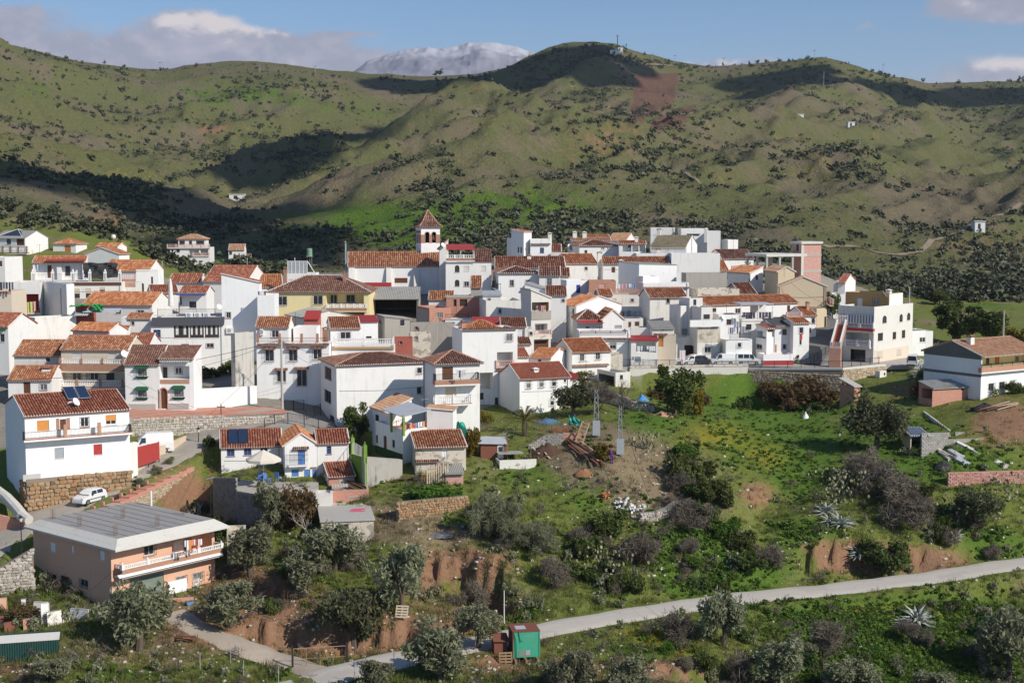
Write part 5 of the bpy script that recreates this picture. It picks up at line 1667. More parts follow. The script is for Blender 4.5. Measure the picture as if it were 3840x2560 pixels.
h=H('I','white house with rust red tiles at the head of the right hand street',(-40,436,334,432),500,290,phi=0,d=6,roof=('ridge_x',372,T_DARK))
h=H('I','house with a tawny roof between the rust red roofs and the vine house',(338,426,474,420),520,294,phi=6,d=8,roof=('ridge_x',332,TOR))
h=H('I','white house with tawny roof, bare vine pergola and bright green door',(690,454,815,446),620,276,phi=30,L=468,roof=('shed_l',1.2,TOR),wall=WWH)
h.win('F',742,478,764,520,'k');h.win('L',672,510,712,566,'d:brightgreen')
h=H('I','grey roofed ruin with walled up windows',(172,612,582,592),700,258,phi=10,L=92,roof=('flat',GDK),wall=W_RUIN)
h.win('F',230,664,302,700,'s:grey');h.win('F',360,660,400,695,'s:grey')
h=H('I','cement rooftop room with a grey wall above the ruin',(60,455,460,500),570,266,phi=6,d=4,roof=('flat',GDK),wall=W_CEM)
h=H('I','derelict house with a caved in tile roof',(588,655,752,640),700,261,phi=12,L=470,roof=('ridge_x',552,T_DARK),wall=W_RUIN)
h=H('I','white house row under one long tawny roof stepping down to the street',(250,768,1150,716),960,236,phi=24,d=6,roof=('ridge_x',690,TOR),wall=WCL)
h.win('F',318,796,355,836,'wd');h.win('F',545,800,592,850,'g');h.win('F',1050,770,1078,830,'d:black');h.done()
un=H('I','unfinished brick tower house with white concrete slabs and an open upper floor',(1196,168,1386,155),500,291,phi=20,L=1102,roof=('none',),wall=BRICKP,name='unfinished_house',cat='unfinished house')
un.win('L',1138,172,1162,238,'o')
mb=MB();mb.box(-.35,un.w+.2,-.35,un.d+.3,un.H-.02,un.H+.45);mb.build('concrete_slab',CONCW,un.root)
for y0,y1 in((272,292),(425,448)):un.band('F',1196,y0,1386,y1,CONC,.05,'concrete_band')
un.band('F',1190,160,1207,480,CONCW,.08,'concrete_column')
a0,_=un.hit('F',780,280);_,zs=un.hit('F',960,288,3)
mb=MB();mb.box(-9.6,-.1,-2.2,6.5,zs-.15,zs+.4);sl_=mb.build('concrete_slab',CONCW,un.root)
for x,y in((-9.3,-1.8),(-6.3,-1.8),(-3.3,-1.8),(-9.3,2),(-6,2),(-9.3,6),(-4,6)):
 mb=MB();mb.box(x-.2,x+.2,y-.2,y+.2,-3,zs-.15);mb.build('concrete_column',CONC,un.root)
mb=MB();mb.box(-9.6,-.1,-2.2,6.5,zs-5.1,zs-4.75);mb.build('concrete_slab',CONC,un.root)
mb=MB();mb.box(-13,-2,5.9,6.2,zs-4.7,zs-2.2);mb.build('brick_wall',BRICKP,un.root)
mb=MB();mb.box(-9.2,-.2,-1.2,-.9,zs-9.5,zs-5.1);mb.build('brick_wall',BRICK,un.root)
un.done()
h=H('I','cream gabled house end with tiles and brick chimney left of the big cream house',(962,440,1124,430),600,268,phi=8,d=8,roof=('ridge_y',395,T_PALE),wall=W_CREAM)
h=H('I','big cream house with blank gable, brick quoins and tawny side roof',(978,582,1436,598),860,250,phi=-6,Rt=1512,roof=('ridge_y',492,T_PALE),wall=W_CREAM)
T=h.T('F')
for i in range(11):
 mb=MB();wq=.45 if i%2 else.28;z=h.H-.3-i*.48;mb.box(h.w-wq,h.w+.02,.002,.05,z-.4,z,0,T);mb.build('quoin',BRICK,h.root)
for a in((1165,565,1182,574),(1262,565,1280,574)):h.win('F',*a,kind='o')
h.win('R',1480,700,1495,760,'k');h.balcony('R',1465,690,1500,740,.6,'terra',.2)
h=H('I','lower cream wing with tawny roof on the dark street',(1340,800,1440,790),1000,244,phi=20,d=6,roof=('flat',GDK),wall=W_CREAM);h.win('F',1415,880,1438,1000,'d:black')
h=H('I','white house with a bright red roof at the far end of the street',(1548,552,1618,556),760,270,phi=-22,Rt=1778,roof=('ridge_x',468,T_FLATRED),wall=WCL);h.chimney(1530,505,1.4,.8,MOR,(.0,.1))
h=H('I','low white yard house with tile strip before the bright red roof',(1490,660,1620,700),790,262,phi=4,d=5,roof=('flat',TDK))
h=H('I','white house with open upper loggia, grey canopy and dark washing',(606,890,912,885),1030,230,phi=6,d=5,roof=('flat',TDK),wall=WCL)
h.band('F',612,915,905,925,MOR,.1,'string_course');h.win('F',648,955,700,1008,'wd')
mb=MB();a0,z1=h.hit('F',588,765,-.2);a1,_=h.hit('F',915,765,-.2);mb.box(a0,a1,-.2,5,z1,z1+.15);c=mb.build('canopy',ZINC,h.root)
for f in(.02,.55,.97):
 pb=MB();a=a0+(a1-a0)*f;pb.box(a-.07,a+.07,-.1,.06,h.H-.2,z1);pb.build('canopy_post',FR_W,c)
mb=MB();mb.box(a0+3,a1,4.6,4.8,h.H-.5,z1);mb.build('terrace_wall',WWH,h.root);h.balcony('F',612,838,900,888,.04,'iron')
h=H('I','white house with flower terrace in salmon planters on the street corner',(1045,905,1190,890),1000,230,phi=8,d=4,roof=('flat',TDK),wall=WCL)
h.balcony('F',1050,838,1185,878,.05,'terra',.35,bm=W_ORANGE)
h=H('I','white corner house with short tawny tiles and a red hanging banner',(1112,945,1268,935),1310,225,phi=14,d=5,roof=('ridge_x',895,TOR),wall=WCL)
h.win('F',1170,985,1206,1045,'g');h.win('F',1170,1110,1192,1158,'w')
mb=MB();a0,a1,z0,z1=h.rect('F',1176,1050,1196,1106);mb.box(a0,a1,.06,.1,z0,z1,0,h.T('F'));mb.build('banner',PAINT['red'],h.root)
h=H('I','white house with dark felt roof and tiled edge on the car park',(930,968,1112,958),1340,226,phi=10,d=6,roof=('shed_f',888,DARKROOF),wall=WCL)
h.win('F',1004,1003,1046,1060,'wd');h.win('F',912+20,1156,945,1252,'d:wood');h.win('F',1008,1150,1042,1198,'g',tile='I');h.tile_eave('F',932,965,1110,980,mat=T_PALE)
h=H('I','white porch house with orange tile roof over an open corner',(850,1000,936,990),1340,225.6,phi=22,L=690,roof=('shed_f',960,T_FLATRED),wall=WCL)
h.loggia('L',718,1010,840,1080,2.0,WWH);h.loggia('F',860,1003,932,1080,1.5,WWH);h.win('L',752,1152,802,1196,'g');h.win('L',798,1015,832,1075,'d:brown',n=-1.98)
h=H('I','front yard wall, white above a red foot, beside the car park',(818,1252,1112,1238),1362,222.5,phi=6,d=3.4,roof=('flat',TDK),wall=WCL,name='yard_wall',cat='wall');h.band('F',818,1312,1112,1362,PAINT['red'],.05,'red_foot')
h=H('I','white house with an air conditioner and dish above the railing terrace',(382,862,582,856),1040,229,phi=6,L=322,roof=('flat',TDK),wall=WCL);h.win('F',455,906,500,960,'wd');h.ac('F',520,890,552,925);h.dish('F',424,890,.45)
h=H('I','white corner block with dark terrace railing and brown end door behind the van',(450,1108,708,1095),1300,223,phi=8,L=388,roof=('flat',TDK),wall=WCL)
h.win('F',566,1136,600,1182,'c');h.win('L',392,1110,410,1235,'d:pale');h.balcony('F',490,1046,690,1098,.05,'iron')
h=H('I','old flaking white house with boxed balcony floor above the silver cars',(172,985,392,985),1310,224,phi=12,L=94,roof=('flat',GDK),wall=WOL)
h.win('F',265,1025,302,1076,'k');h.win('F',240,1176,305,1236,'c');h.win('L',105,1165,133,1275,'d:black');h.band('F',172,990,392,1135,W_RUIN,.03,'flaking_plaster');h.band('F',90,915,392,980,WWH,.5,'balcony_box')
h=H('I','upper floor block with a dark window over the flaking white house',(210,790,320,785),1000,227,phi=14,L=100,roof=('flat',GDK),wall=WOL);h.win('F',230,858,292,905,'k')
h=H('I','shaded white block with roof boxes behind the flaking house',(95,700,222,700),1200,231,phi=20,L=-10,roof=('flat',GDK),wall=W_GREYW);h.win('F',130,712,160,770,'k')
h=H('I','white house with tawny roof and brick red chimney beside the dark street',(1212,868,1336,850),1090,236,phi=16,d=6,roof=('ridge_x',785,TOR));h.win('F',1290,892,1322,950,'g');h.chimney(1250,735,1.6,.5,BRICK,(.3,.3));h.win('F',1262,990,1290,1042,'w');h.done()
b8=H('I','big white corner building with striped awning, outside stair and garage',(1905,786,2285,736),1352,226,phi=48,L=1552,roof=('flat',GDK),wall=W_GREYW,name='apartment_house',cat='apartment house')
for a in((1985,870,2025,945),(2152,855,2182,932),(2226,842,2256,916)):b8.win('F',*a,kind='a')
for a in((1940,1040,1988,1118),(2085,1030,2117,1102),(2175,1012,2206,1090)):b8.win('F',*a,kind='wd')
for a in((1930,1220,1980,1280),(2125,1195,2163,1255)):b8.win('F',*a,kind='g',gcol='white')
b8.band('F',1905,1212,2236,1352,W_BEIGE,.03,'beige_ground_floor');b8.holes['F']=[q for q in b8.holes['F']]
b8.loggia('L',1630,858,1892,1012,2.0,W_OCHRE);b8.loggia('L',1625,1032,1850,1150,2.2,WWH);b8.loggia('L',1672,1202,1815,1352,.8,PAINT['black'])
b8.band('L',1555,855,1628,1015,PAINT['brown']if False else BRICK,.03,'terracotta_panel')
b8.balcony('L',1628,938,1892,982,.5,'white',.5,bm=PAINT['red']);b8.balcony('L',1622,1106,1855,1165,.5,'white',.05)
mb=MB();a0,a1,z0,z1=b8.rect('L',1628,858,1893,938,.5)
ns=19
for i in range(ns):
 m_=MB();m_.box(a0+(a1-a0)*i/ns,a0+(a1-a0)*(i+.98)/ns,.5+.02*(i%2),.56+.02*(i%2),z0,z1,0,b8.T('L'));m_.build('awning_stripe',PAINT['pale']if i%2 else plain('blue_grey_cloth',(.16,.21,.30),.8),b8.root)
b8.win('L',1690,1255,1752,1350,'k',n=-.78);b8.win('L',1755,1255,1812,1350,'k',n=-.78)
b8.done()
pa0,pz0=b8.hit('L',1620,775,-1.0);pa1,_=b8.hit('L',2030,640,-1.0)
ph=H('I','ochre penthouse with white flat roof and sunny side on the corner building',(2050,655,2180,650),800,230,phi=48,L=1622,roof=('flat',GDK),wall=W_OCHRE,name='penthouse',cat='penthouse')
ph.win('L',1735,702,1788,780,'d:pale');ph.win('L',1892,704,1950,765,'g');ph.band('F',2052,660,2180,770,WWH,.03,'white_face');ph.chimney(2048,615,1.0,.7,MOR,(.05,.05),'white');ph.dish('L',2000,660,.6,.5);ph.done()
h=H('J','plain white house end behind the corner building',(1228,500,1392,470),770,241,phi=24,d=6,roof=('flat',GDK),wall=WCL);h.win('F',1330,560,1385,610,'w',tile='J')
h=H('J','low white house with a yellow shaded wall beyond the plain house end',(1392,500,1462,480),700,248,phi=10,d=6,roof=('flat',GDK));h.done()
jr=H('J','white house with smooth red tile roof, dark gable and brick balcony over the gardens',(1937,742,2500,672),1165,None,phi=33,L=1372,roof=('ridge_x',595,T_PALE,.5),wall=WCL)
jr.loggia('F',1945,748,2480,860,2.2,W_YEL);jr.win('F',1982,765,2008,830,'k',n=-2.18);jr.win('F',2070,752,2106,840,'d:wood',n=-2.18);jr.win('F',2262,740,2300,800,'w',n=-2.18)
jr.balcony('F',1937,826,2480,862,.5,'iron',.65,bm=BRICK,posts=[1937,2030,2135,2240,2345])
for a in((2005,1010,2055,1085),(2110,995,2160,1066),(2215,980,2262,1050)):jr.win('F',*a,kind='c')
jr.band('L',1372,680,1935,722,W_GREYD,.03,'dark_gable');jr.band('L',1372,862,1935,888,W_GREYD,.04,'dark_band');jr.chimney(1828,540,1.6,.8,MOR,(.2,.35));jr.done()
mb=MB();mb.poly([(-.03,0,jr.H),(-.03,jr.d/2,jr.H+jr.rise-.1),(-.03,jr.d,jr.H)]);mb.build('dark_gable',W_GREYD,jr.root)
h=H('J','brick garden shed with sagging sheet roof below the red roofed house',(1456,1060,1815,1012),1180,'n',phi=22,L=1345,roof=('shed_f',990,FIBRE),wall=BRICKR,name='shed',cat='shed')
h.win('F',1735,1048,1765,1078,'o');h.loggia('L',1352,1062,1450,1160,2.0)
h=H('J','narrow brick hut with sloping slab on the weedy bank',(690,1042,748,1038),1190,None,phi=30,L=632,roof=('shed_b',.1,GDK),wall=BRICKR,name='hut',cat='hut')
h.roof=('none',);h.rise=0;h.done();mb=MB();slab(mb,[(-.2,-.2,h.H),(h.w+.2,-.2,h.H),(h.w+.2,h.d+.2,h.H+1.0),(-.2,h.d+.2,h.H+1.0)],.15);mb.build('roof',CONC,h.root)
h=H('K','open garden shed with blue grey metal roof and pale posts',(1240,345,1412,340),490,None,phi=4,d=4,roof=('shed_f',275,plain('blue_grey_metal',(.25,.30,.38),.5),.3),wall=W_BEIGE,name='shed',cat='shed')
h.loggia('F',1250,350,1395,486,2.5,W_CEM);h.done()
# ================================================================ front rows
h=H('D','white house with tiled window hoods, caged windows and a tile edged roof terrace',(292,1160,1002,1156),1790,188,phi=1,d=6.5,roof=('flat',TDK),wall=WCL)
for a in((375,1205,463,1318),(607,1205,693,1316),(847,1200,930,1300),(490,1410,580,1520),(684,1400,788,1562)):h.win('F',*a,kind='t')
h.tile_eave('F',298,1135,1006,1160);h.balcony('F',305,1086,990,1130,.04,'iron',0,posts=[305,520,735,960])
for px in(305,520,735,890):
 a,z0=h.hit('F',px,1130);mb=MB();mb.box(a-.16,a+.16,-.2,.12,z0,z0+1.15);mb.build('brick_post',BRICKB,h.root)
h.chimney(968,985,2.0,.75,BRICKB,(.95,.2))
h=H('D','roof terrace room with dark striped tiles and white mortar eaves',(287,980,605,974),1130,190.5,phi=1,d=5,roof=('ridge_x',886,T_MIX),wall=WCL)
h.win('F',440,1018,510,1086,'g');h.ac('F',325,1000,358,1062)
h=H('D','low white parapet room beside the roof terrace',(652,985,880,985),1120,193,phi=0,d=4,roof=('flat',TDK),wall=WWH)
h=H('D','crumbling grey white wall left of the caged window house',(80,1045,262,962),1800,184,phi=52,d=.8,roof=('none',),wall=plaster('stained_old_wall',(.55,.535,.50),.9,(.22,.21,.195)),name='ruined_wall',cat='wall')
h=H('D','white house with dark striped tile roof beside the white balustrade terrace',(1017,997,1308,986),1260,197,phi=10,L=906,roof=('ridge_x',888,T_MIX),wall=WCL)
h.win('F',1113,1030,1215,1098,'c')
h=H('D','white block with long white balustrade and ochre edge band',(1030,1180,1640,1166),1420,191,phi=3,d=5,roof=('flat',TDK),wall=WCL)
h.balcony('F',1055,1098,1635,1165,.05,'white',0,posts=[1057,1345,1632]);h.band('F',1030,1180,1640,1200,W_OCHRE,.2,'ochre_edge')
h=H('E','large blank white house with red brown hipped roof and small framed windows',(1075,-78,1957,-130),580,178,phi=20,L=920,roof=('hip',-205,T_BROWN,.3,T_PALE),wall=WWH)
for a in((967,1365,1026,1478),):h.win('L',*a,kind='g',tile='D',gcol='brown')
h.win('L',965,152,1022,262,'g');h.win('L',1010,412,1055,535,'d:black')
h.win('F',1865,1378,1915,1438,'c',tile='D');h.win('F',1863,132,1912,203,'c')
h=H('D','white balcony wing with drying clothes, brick railing above and white balustrade below',(2048,1338,2480,1312),1960,172,phi=17,L=1958,roof=('hip',1212,T_BROWN,.4,T_PALE),wall=WWH)
h.win('F',2112,1372,2218,1500,'d:brown');h.win('F',2145,135,2250,225,'s:cream',tile='E');h.win('F',2175,360,2230,440,'k',tile='E')
h.balcony('F',2046,1445,2475,1508,1.2,'iron',.55,bm=BRICKB,posts=[2050,2290,2472]);h.balcony('F',2046,228,2400,300,1.2,'white',.12,tile='E')
mb=MB();a0,z0=h.hit('L',1960,1500);mb.tube([h.T('L')(.25,.1,-1),h.T('L')(.25,.1,h.H)],.07,6);mb.build('drainpipe',PAINT['grey'],h.root)
h=H('G','tall white house with terracotta corner balcony and tile trimmed parapet',(86,1142,628,1108),1940,196,phi=14,L=-12,roof=('flat',TDK),wall=WCL)
h.win('F',518,1178,580,1250,'c');h.loggia('F',428,1358,583,1500,1.8,WWH);h.balcony('F',425,1440,582,1512,.05,'terra',.1)
h.tile_eave('F',88,1118,625,1140);h.tile_eave('F',420,1515,626,1530)
h.win('F',538,140,595,210,'c',tile='H');h.loggia('F',258,122,388,290,2.5,WWH,tile='H');h.win('F',222,320,296,386,'k',tile='H');h.win('F',408,366,440,465,'d:black',tile='H');h.win('F',528,386,576,475,'d:black',tile='H')
h.done()
tb,sb,cb=MB(),MB(),MB()
x0,x1=h.w*.08,h.w*.78;zr=h.H-.1
for p in([(x0,1.2,zr),(x1,1.2,zr),((x0+x1)/2,3.4,zr+1.3)],[(x0,5.6,zr),(x0,1.2,zr),((x0+x1)/2,3.4,zr+1.3)],[(x1,1.2,zr),(x1,5.6,zr),((x0+x1)/2,3.4,zr+1.3)]):
 tilep(tb,p,.28,.6,4,cb);slab(sb,p,.1)
ro=sb.build('roof',TOR,h.root);tb.build('roof_tiles',TOR,ro,kind='stuff')
h.chimney(98,1052,1.2,.6,BRICK,(.03,.3))
h=H('H','white house with red tile roof and four barred windows above the palm',(650,182,1142,132),520,190,phi=22,d=6,roof=('ridge_x',38,T_FLATRED),wall=WCL)
for a in((715,205,760,275),(842,195,886,266),(966,185,1011,256),(950,375,990,444)):h.win('F',*a,kind='c',half=.4)
h.win('F',1083,188,1105,214,'k');h.chimney(805,75,1.2,.7,MOR,(.3,.2),'white')
h=H('H','small white annex with a dark red sheet roof at the garden edge',(1145,182,1250,172),300,197,phi=14,d=4,roof=('shed_f',132,REDSHEET),wall=WCL);h.band('F',1145,290,1250,360,BRICKR,.04);h.done()
so=H('B','white house on a rubble base with solar panels, long railed balcony and orange shutters',(240,415,1265,345),1290,150,L=50,roof=('ridge_x',218,T_RED,.3),wall=WCL)
so.win('F',360,460,483,560,'s:orange');so.win('F',1033,405,1140,500,'k:white',half=.6,hcol='orange');so.win('F',787,427,872,522,'g')
so.band('F',550,440,583,548,BRICKB,.05,'brick_surround');so.band('F',652,434,688,545,BRICKB,.05,'brick_surround');so.win('F',586,447,650,548,'d:brown')
so.win('F',533,727,628,832,'s:grey');so.win('F',915,692,1003,795,'s:red')
so.balcony('F',240,578,1290,648,1.0,'iron',.12,bm=TDK,posts=[242,640,975,1285])
for px,py in((640,545),(975,525)):
 a,z=so.hit('F',px,py+70,1.0);mb=MB();mb.box(a-.17,a+.17,-1.15,-.85,z-.1,z+1.3);mb.build('brick_post',BRICK,so.root)
so.chimney(688,280,.9,.55,MOR,(.4,.2),'white');so.dish('F',742,280,.5,-1.2);so.done()
mats_rubble=None
def stone_material(name,cols,rough=0.95):
 m,g,b=new_mat(name)
 oi=g.node('ShaderNodeObjectInfo')
 geo=g.node('ShaderNodeNewGeometry')
 ramp=g.node('ShaderNodeValToRGB')
 for i,c in enumerate(cols):
  e=ramp.color_ramp.elements[i]if i<2 else ramp.color_ramp.elements.new(0.5)
  e.position=i/(len(cols)-1)
  e.color=(*c,1)
 rnd=g.math('FRACT',g.math('ADD',oi.outputs['Random'],g.math('MULTIPLY',geo.outputs['Random Per Island'],3.7)))
 g.l.new(rnd,ramp.inputs[0])
 n=g.noise(geo.outputs['Position'],4.0,5,0.65)
 g.put(b.inputs['Base Color'],g.mix(g.ss(n,0.35,0.75),ramp.outputs[0],g.mix(0.45,ramp.outputs[0],(0.12,0.10,0.08))))
 b.inputs['Roughness'].default_value=rough
 b.inputs['Specular IOR Level'].default_value=0.1
 bump(g,b,n,0.5,0.04)
 return m
RUBBLE=stone_material('brown_rubble',[(0.20,0.13,0.07),(0.42,0.30,0.18),(0.27,0.22,0.16),(0.36,0.20,0.10)])
RUBPALE=stone_material('pale_rubble',[(0.30,0.26,0.21),(0.62,0.57,0.50),(0.40,0.33,0.26),(0.48,0.42,0.34)])
RUBOCH=stone_material('ochre_rubble',[(0.40,0.30,0.19),(0.58,0.47,0.33),(0.46,0.36,0.25),(0.36,0.28,0.2)])
BLOCKM=stone_material('concrete_blocks',[(0.30,0.285,0.26),(0.42,0.40,0.37),(0.36,0.34,0.315)])
BLOCKD=stone_material('grey_blocks',[(0.17,0.165,0.16),(0.27,0.26,0.245),(0.22,0.21,0.2)])
GROUT=plain('earthy_mortar',(0.24,0.20,0.155),0.95)
GROUTG=plain('grey_mortar',(0.27,0.26,0.24),0.95)
def stone_geo(seed,amt=.16,rnd_=.4):
 rr=random.Random(seed)
 V,F,idx=[],[],{}
 for x in(-1,0,1):
  for y in(-1,0,1):
   for z in(-1,0,1):
    if x==y==z==0:continue
    p=V3((x,y,z))
    q=p.lerp(p.normalized()*1.15,rnd_)
    idx[(x,y,z)]=len(V)
    V.append((q.x*.5+rr.uniform(-amt,amt)*.5,q.y*.5+rr.uniform(-amt,amt)*.5,q.z*.5+rr.uniform(-amt,amt)*.5))
 for ax in range(3):
  for sg in(-1,1):
   for i in(-1,0):
    for j in(-1,0):
     def k(a,b):
      c=[0,0,0];c[ax]=sg;c[(ax+1)%3]=a;c[(ax+2)%3]=b
      return idx[tuple(c)]
     q=(k(i,j),k(i+1,j),k(i+1,j+1),k(i,j+1))
     F.append(q if sg>0 else q[::-1])
 return V,F
_stone={}
def stone_me(mat,v,amt=.16,rnd_=.4):
 key=(mat.name,v,amt)
 if key not in _stone:
  V,F=stone_geo(v,amt,rnd_)
  me=bpy.data.meshes.new('stone')
  me.from_pydata(V,[],F);me.materials.append(mat);me.update()
  _stone[key]=me
 return _stone[key]
def stonef(parent,T,ang,a0,a1,zlo,zhi,sw,sh,mat,parts=True,seed=1,depth=.16,limit=290,name='stone',regular=False):
 rr=random.Random(seed)
 amin=min(zlo(a0+(a1-a0)*i/20)for i in range(21));amax=max(zhi(a0+(a1-a0)*i/20)for i in range(21))
 rows=max(1,int(round((amax-amin)/sh)))
 items=[]
 for r in range(rows):
  z=amin+(r+.5)*(amax-amin)/rows
  a=a0-(sw*.5 if r%2 else 0)
  while a<a1:
   w=sw*(1 if regular else rr.uniform(.6,1.45))
   c=a+w/2
   if a0<c<a1:
    lo,hi=zlo(c),zhi(c)
    if lo-sh*.3<z<hi-sh*.3:
     items.append((c,z+(0 if regular else rr.uniform(-.1,.1)*sh),w,sh*(1 if regular else rr.uniform(.8,1.25))))
   a+=w
 g=.94 if regular else.97
 singles=items[:limit]if parts else[]
 for c,z,w,hh in singles:
  o=link(name,stone_me(mat,rr.randrange(7),.03 if regular else.16,.06 if regular else.4),parent,T(c,rr.uniform(0,.05)*(not regular),z),(0 if regular else rr.uniform(-.12,.12),0 if regular else rr.uniform(-.12,.12),ang),(min(w,a1-a0)*g,depth*(1 if regular else rr.uniform(.9,1.5)),hh*g))
 rest=items[len(singles):]
 if rest:
  Vs,Fs=[],[]
  geo=[stone_geo(k,.03 if regular else.16,.06 if regular else.4)for k in range(7)]
  ca,sa=math.cos(ang),math.sin(ang)
  for c,z,w,hh in rest:
   V,F=geo[rr.randrange(7)]
   p=T(c,rr.uniform(0,.05),z);i0=len(Vs)
   for x,y,zz in V:
    x,y,zz=x*w*g,y*depth,zz*hh*g
    Vs.append((p[0]+x*ca-y*sa,p[1]+x*sa+y*ca,p[2]+zz))
   Fs+=[tuple(i0+i for i in f)for f in F]
  me=bpy.data.meshes.new('stonework');me.from_pydata(Vs,[],Fs);me.materials.append(mat);me.update()
  o=link('stonework',me,parent);o['kind']='stuff'
a_,z_l=so.hit('F',222,1050);_,z_r=so.hit('F',1262,945)
T=so.T('F')
mb=MB();mb.box(0.0,so.w+.1,.003,.12,-2.5,min(z_l,z_r)+.1,0,T);bs=mb.build('rubble_base',GROUT,so.root)
stonef(so.root,lambda a,n,z:T(a,n+.12,z),0,-.05,so.w+.1,lambda a:-.6,lambda a:z_l+(z_r-z_l)*a/so.w,.62,.42,RUBBLE,True,3,.3)
TL=so.T('L');stonef(so.root,lambda a,n,z:TL(a,n+.05,z),math.pi/2,max(so.d-3,0),so.d,lambda a:-.6,lambda a:z_l-.3,.6,.42,RUBBLE,True,4,.3,40)
so.band('F',225,985,400,1050,plaster('grey_patch',(.5,.49,.46),.2),.004,'cement_patch')
pb=MB()
d,w,Hh,r_=so.d,so.w,so.H,so.rise
for i,fx in enumerate((.47,.585)):
 x0=w*fx;x1=x0+w*.105;ya,yb=d*.26,d*.5
 za,zb_=Hh+r_*(ya/(d/2))+.25,Hh+r_*(yb/(d/2))+.55
 mb=MB();mb.hexa([(x0,ya,za),(x1,ya,za),(x1,yb,zb_),(x0,yb,zb_),(x0,ya,za+.1),(x1,ya,za+.1),(x1,yb,zb_+.1),(x0,yb,zb_+.1)])
 o=mb.build('solar_panel',plain('solar_glass',(.02,.035,.075),.15,spec=.6),so.root)
 fb=MB();fb.tube([(x0,ya,za+.1),(x1,ya,za+.1),(x1,yb,zb_+.1),(x0,yb,zb_+.1),(x0,ya,za+.1)],.035,4);fb.build('panel_frame',PAINT['grey'],o)
 lb=MB();[lb.box(x-.03,x+.03,yb-.1,yb-.04,zb_-.5,zb_)for x in(x0+.1,x1-.1)];lb.build('panel_leg',PAINT['grey'],o)
og=H('C','salmon house with flat grey roof, pale concrete visor, balustraded balcony and steel garage door',(1066,228,2066,85),868,131,phi=50,L=322,roof=('none',),wall=W_ORANGE)
for a in((480,215,535,303,'s:white'),(683,245,712,314,'s:white'),(958,295,1008,384,'s:white'),(460,515,542,588,'g'),(587,537,665,610,'d:brown'),(770,570,848,642,'g')):og.win('L',*a[:4],kind=a[4])
og.win('F',1385,240,1488,335,'c');og.loggia('F',1655,190,2045,380,1.6,W_ORANGE);og.win('F',1665,195,1760,330,'d:pale',n=-1.58);og.win('F',1775,180,1850,300,'k',n=-1.58)
og.balcony('F',1178,440,2140,478,1.2,'white',.7,bm=BRICKB,posts=[1180,1425,1675,1915,2138],slabm=CONCW)
og.win('F',1255,565,1585,840,'s:greygreen');og.win('F',1695,535,1788,614,'c');og.win('F',1858,500,1950,582,'c');og.win('F',1105,690,1180,760,'k')
og.done()
w,d,Hh=og.w,og.d,og.H
ou=(-.5,w+.8,-1.5,d+.9);inn=(.7,w-.1,-.1,d-.2)
z0,z1=Hh-.3,Hh+.4
mb=MB()
O4=[(ou[0],ou[2],z0),(ou[1],ou[2],z0),(ou[1],ou[3],z0),(ou[0],ou[3],z0)];I4=[(inn[0],inn[2],z1),(inn[1],inn[2],z1),(inn[1],inn[3],z1),(inn[0],inn[3],z1)]
for i in range(4):
 j=(i+1)%4
 mb.poly([O4[i],O4[j],I4[j],I4[i]])
 mb.poly([tuple(V3(O4[i])-V3((0,0,.18))),tuple(V3(O4[j])-V3((0,0,.18))),O4[j],O4[i]])
mb.poly([tuple(V3(p)-V3((0,0,.18)))for p in O4][::-1])
vis=mb.build('roof',CONCW,og.root)
mb=MB();mb.poly([(x,y,z+.004)for x,y,z in I4]);dk=mb.build('roof_deck',GDK,vis)
mb=MB()
for i in range(1,9):
 x=inn[0]+(inn[1]-inn[0])*i/9;mb.box(x-.025,x+.025,inn[2],inn[3],z1+.005,z1+.03)
mb.build('deck_joint',plain('deck_joint',(.16,.155,.15)),vis,kind='stuff')
for fx,fy in((.06,.1),(.06,.55),(.5,.12),(.5,.55),(.93,.3),(.08,.93)):
 mb=MB();x,y=inn[0]+(inn[1]-inn[0])*fx,inn[2]+(inn[3]-inn[2])*fy
 for dx in(-.15,0.02,.15):
  for dy in(-.12,.12):mb.tube([(x+dx,y+dy,z1),(x+dx*1.1,y+dy,z1+1.05)],.018,4)
 mb.build('rebar_stub',plain('rusty_steel',(.20,.10,.06),.8),og.root)
mb=MB();mb.tube([(w*.97,d*.75,z1),(w*.97,d*.75,z1+1.6)],.11,8);mb.build('vent_pipe',MOR,og.root)
wb_=MB();a0,zz=og.hit('F',1140,558,1.35);a1,_=og.hit('F',2140,330,1.35);T=og.T('F')
wave_sheet(wb_,[T(a0,1.55,zz),T(a1,1.55,zz),T(a1,1.2,zz+.25),T(a0,1.2,zz+.25)],.15,.02);wb_.build('gutter_sheet',FR_W,og.root)
c1=H('E','cottage wing with blue windows and twin dark solar heaters on its tiles',(-56,722,540,692),1080,163,phi=12,L=-141,roof=('ridge_x',556,T_RED),wall=WWH)
for a in((0,738,78,810),(167,724,243,800),(330,712,402,787)):c1.win('F',*a,kind='wb',bars2=1)
c1.win('F',468,832,508,925,'k');c1.win('F',48,955,100,1005,'wb');c1.win('F',290,935,410,1040,'d:black');c1.band('F',420,822,526,832,WOOD,.06,'lintel');c1.band('F',232,928,425,938,WOOD,.06,'lintel');c1.done()
for x0 in(.13,.29):
 w,d,Hh,r_=c1.w,c1.d,c1.H,c1.rise;ya,yb=d*.05,d*.42;xa,xb=w*x0,w*(x0+.15)
 za,zb_=Hh+r_*ya*2/d+.2,Hh+r_*yb*2/d+.3
 mb=MB();mb.hexa([(xa,ya,za),(xb,ya,za),(xb,yb,zb_),(xa,yb,zb_),(xa,ya,za+.12),(xb,ya,za+.12),(xb,yb,zb_+.12),(xa,yb,zb_+.12)]);mb.build('solar_heater',plain('solar_glass',(.02,.035,.075),.15,spec=.6),c1.root)
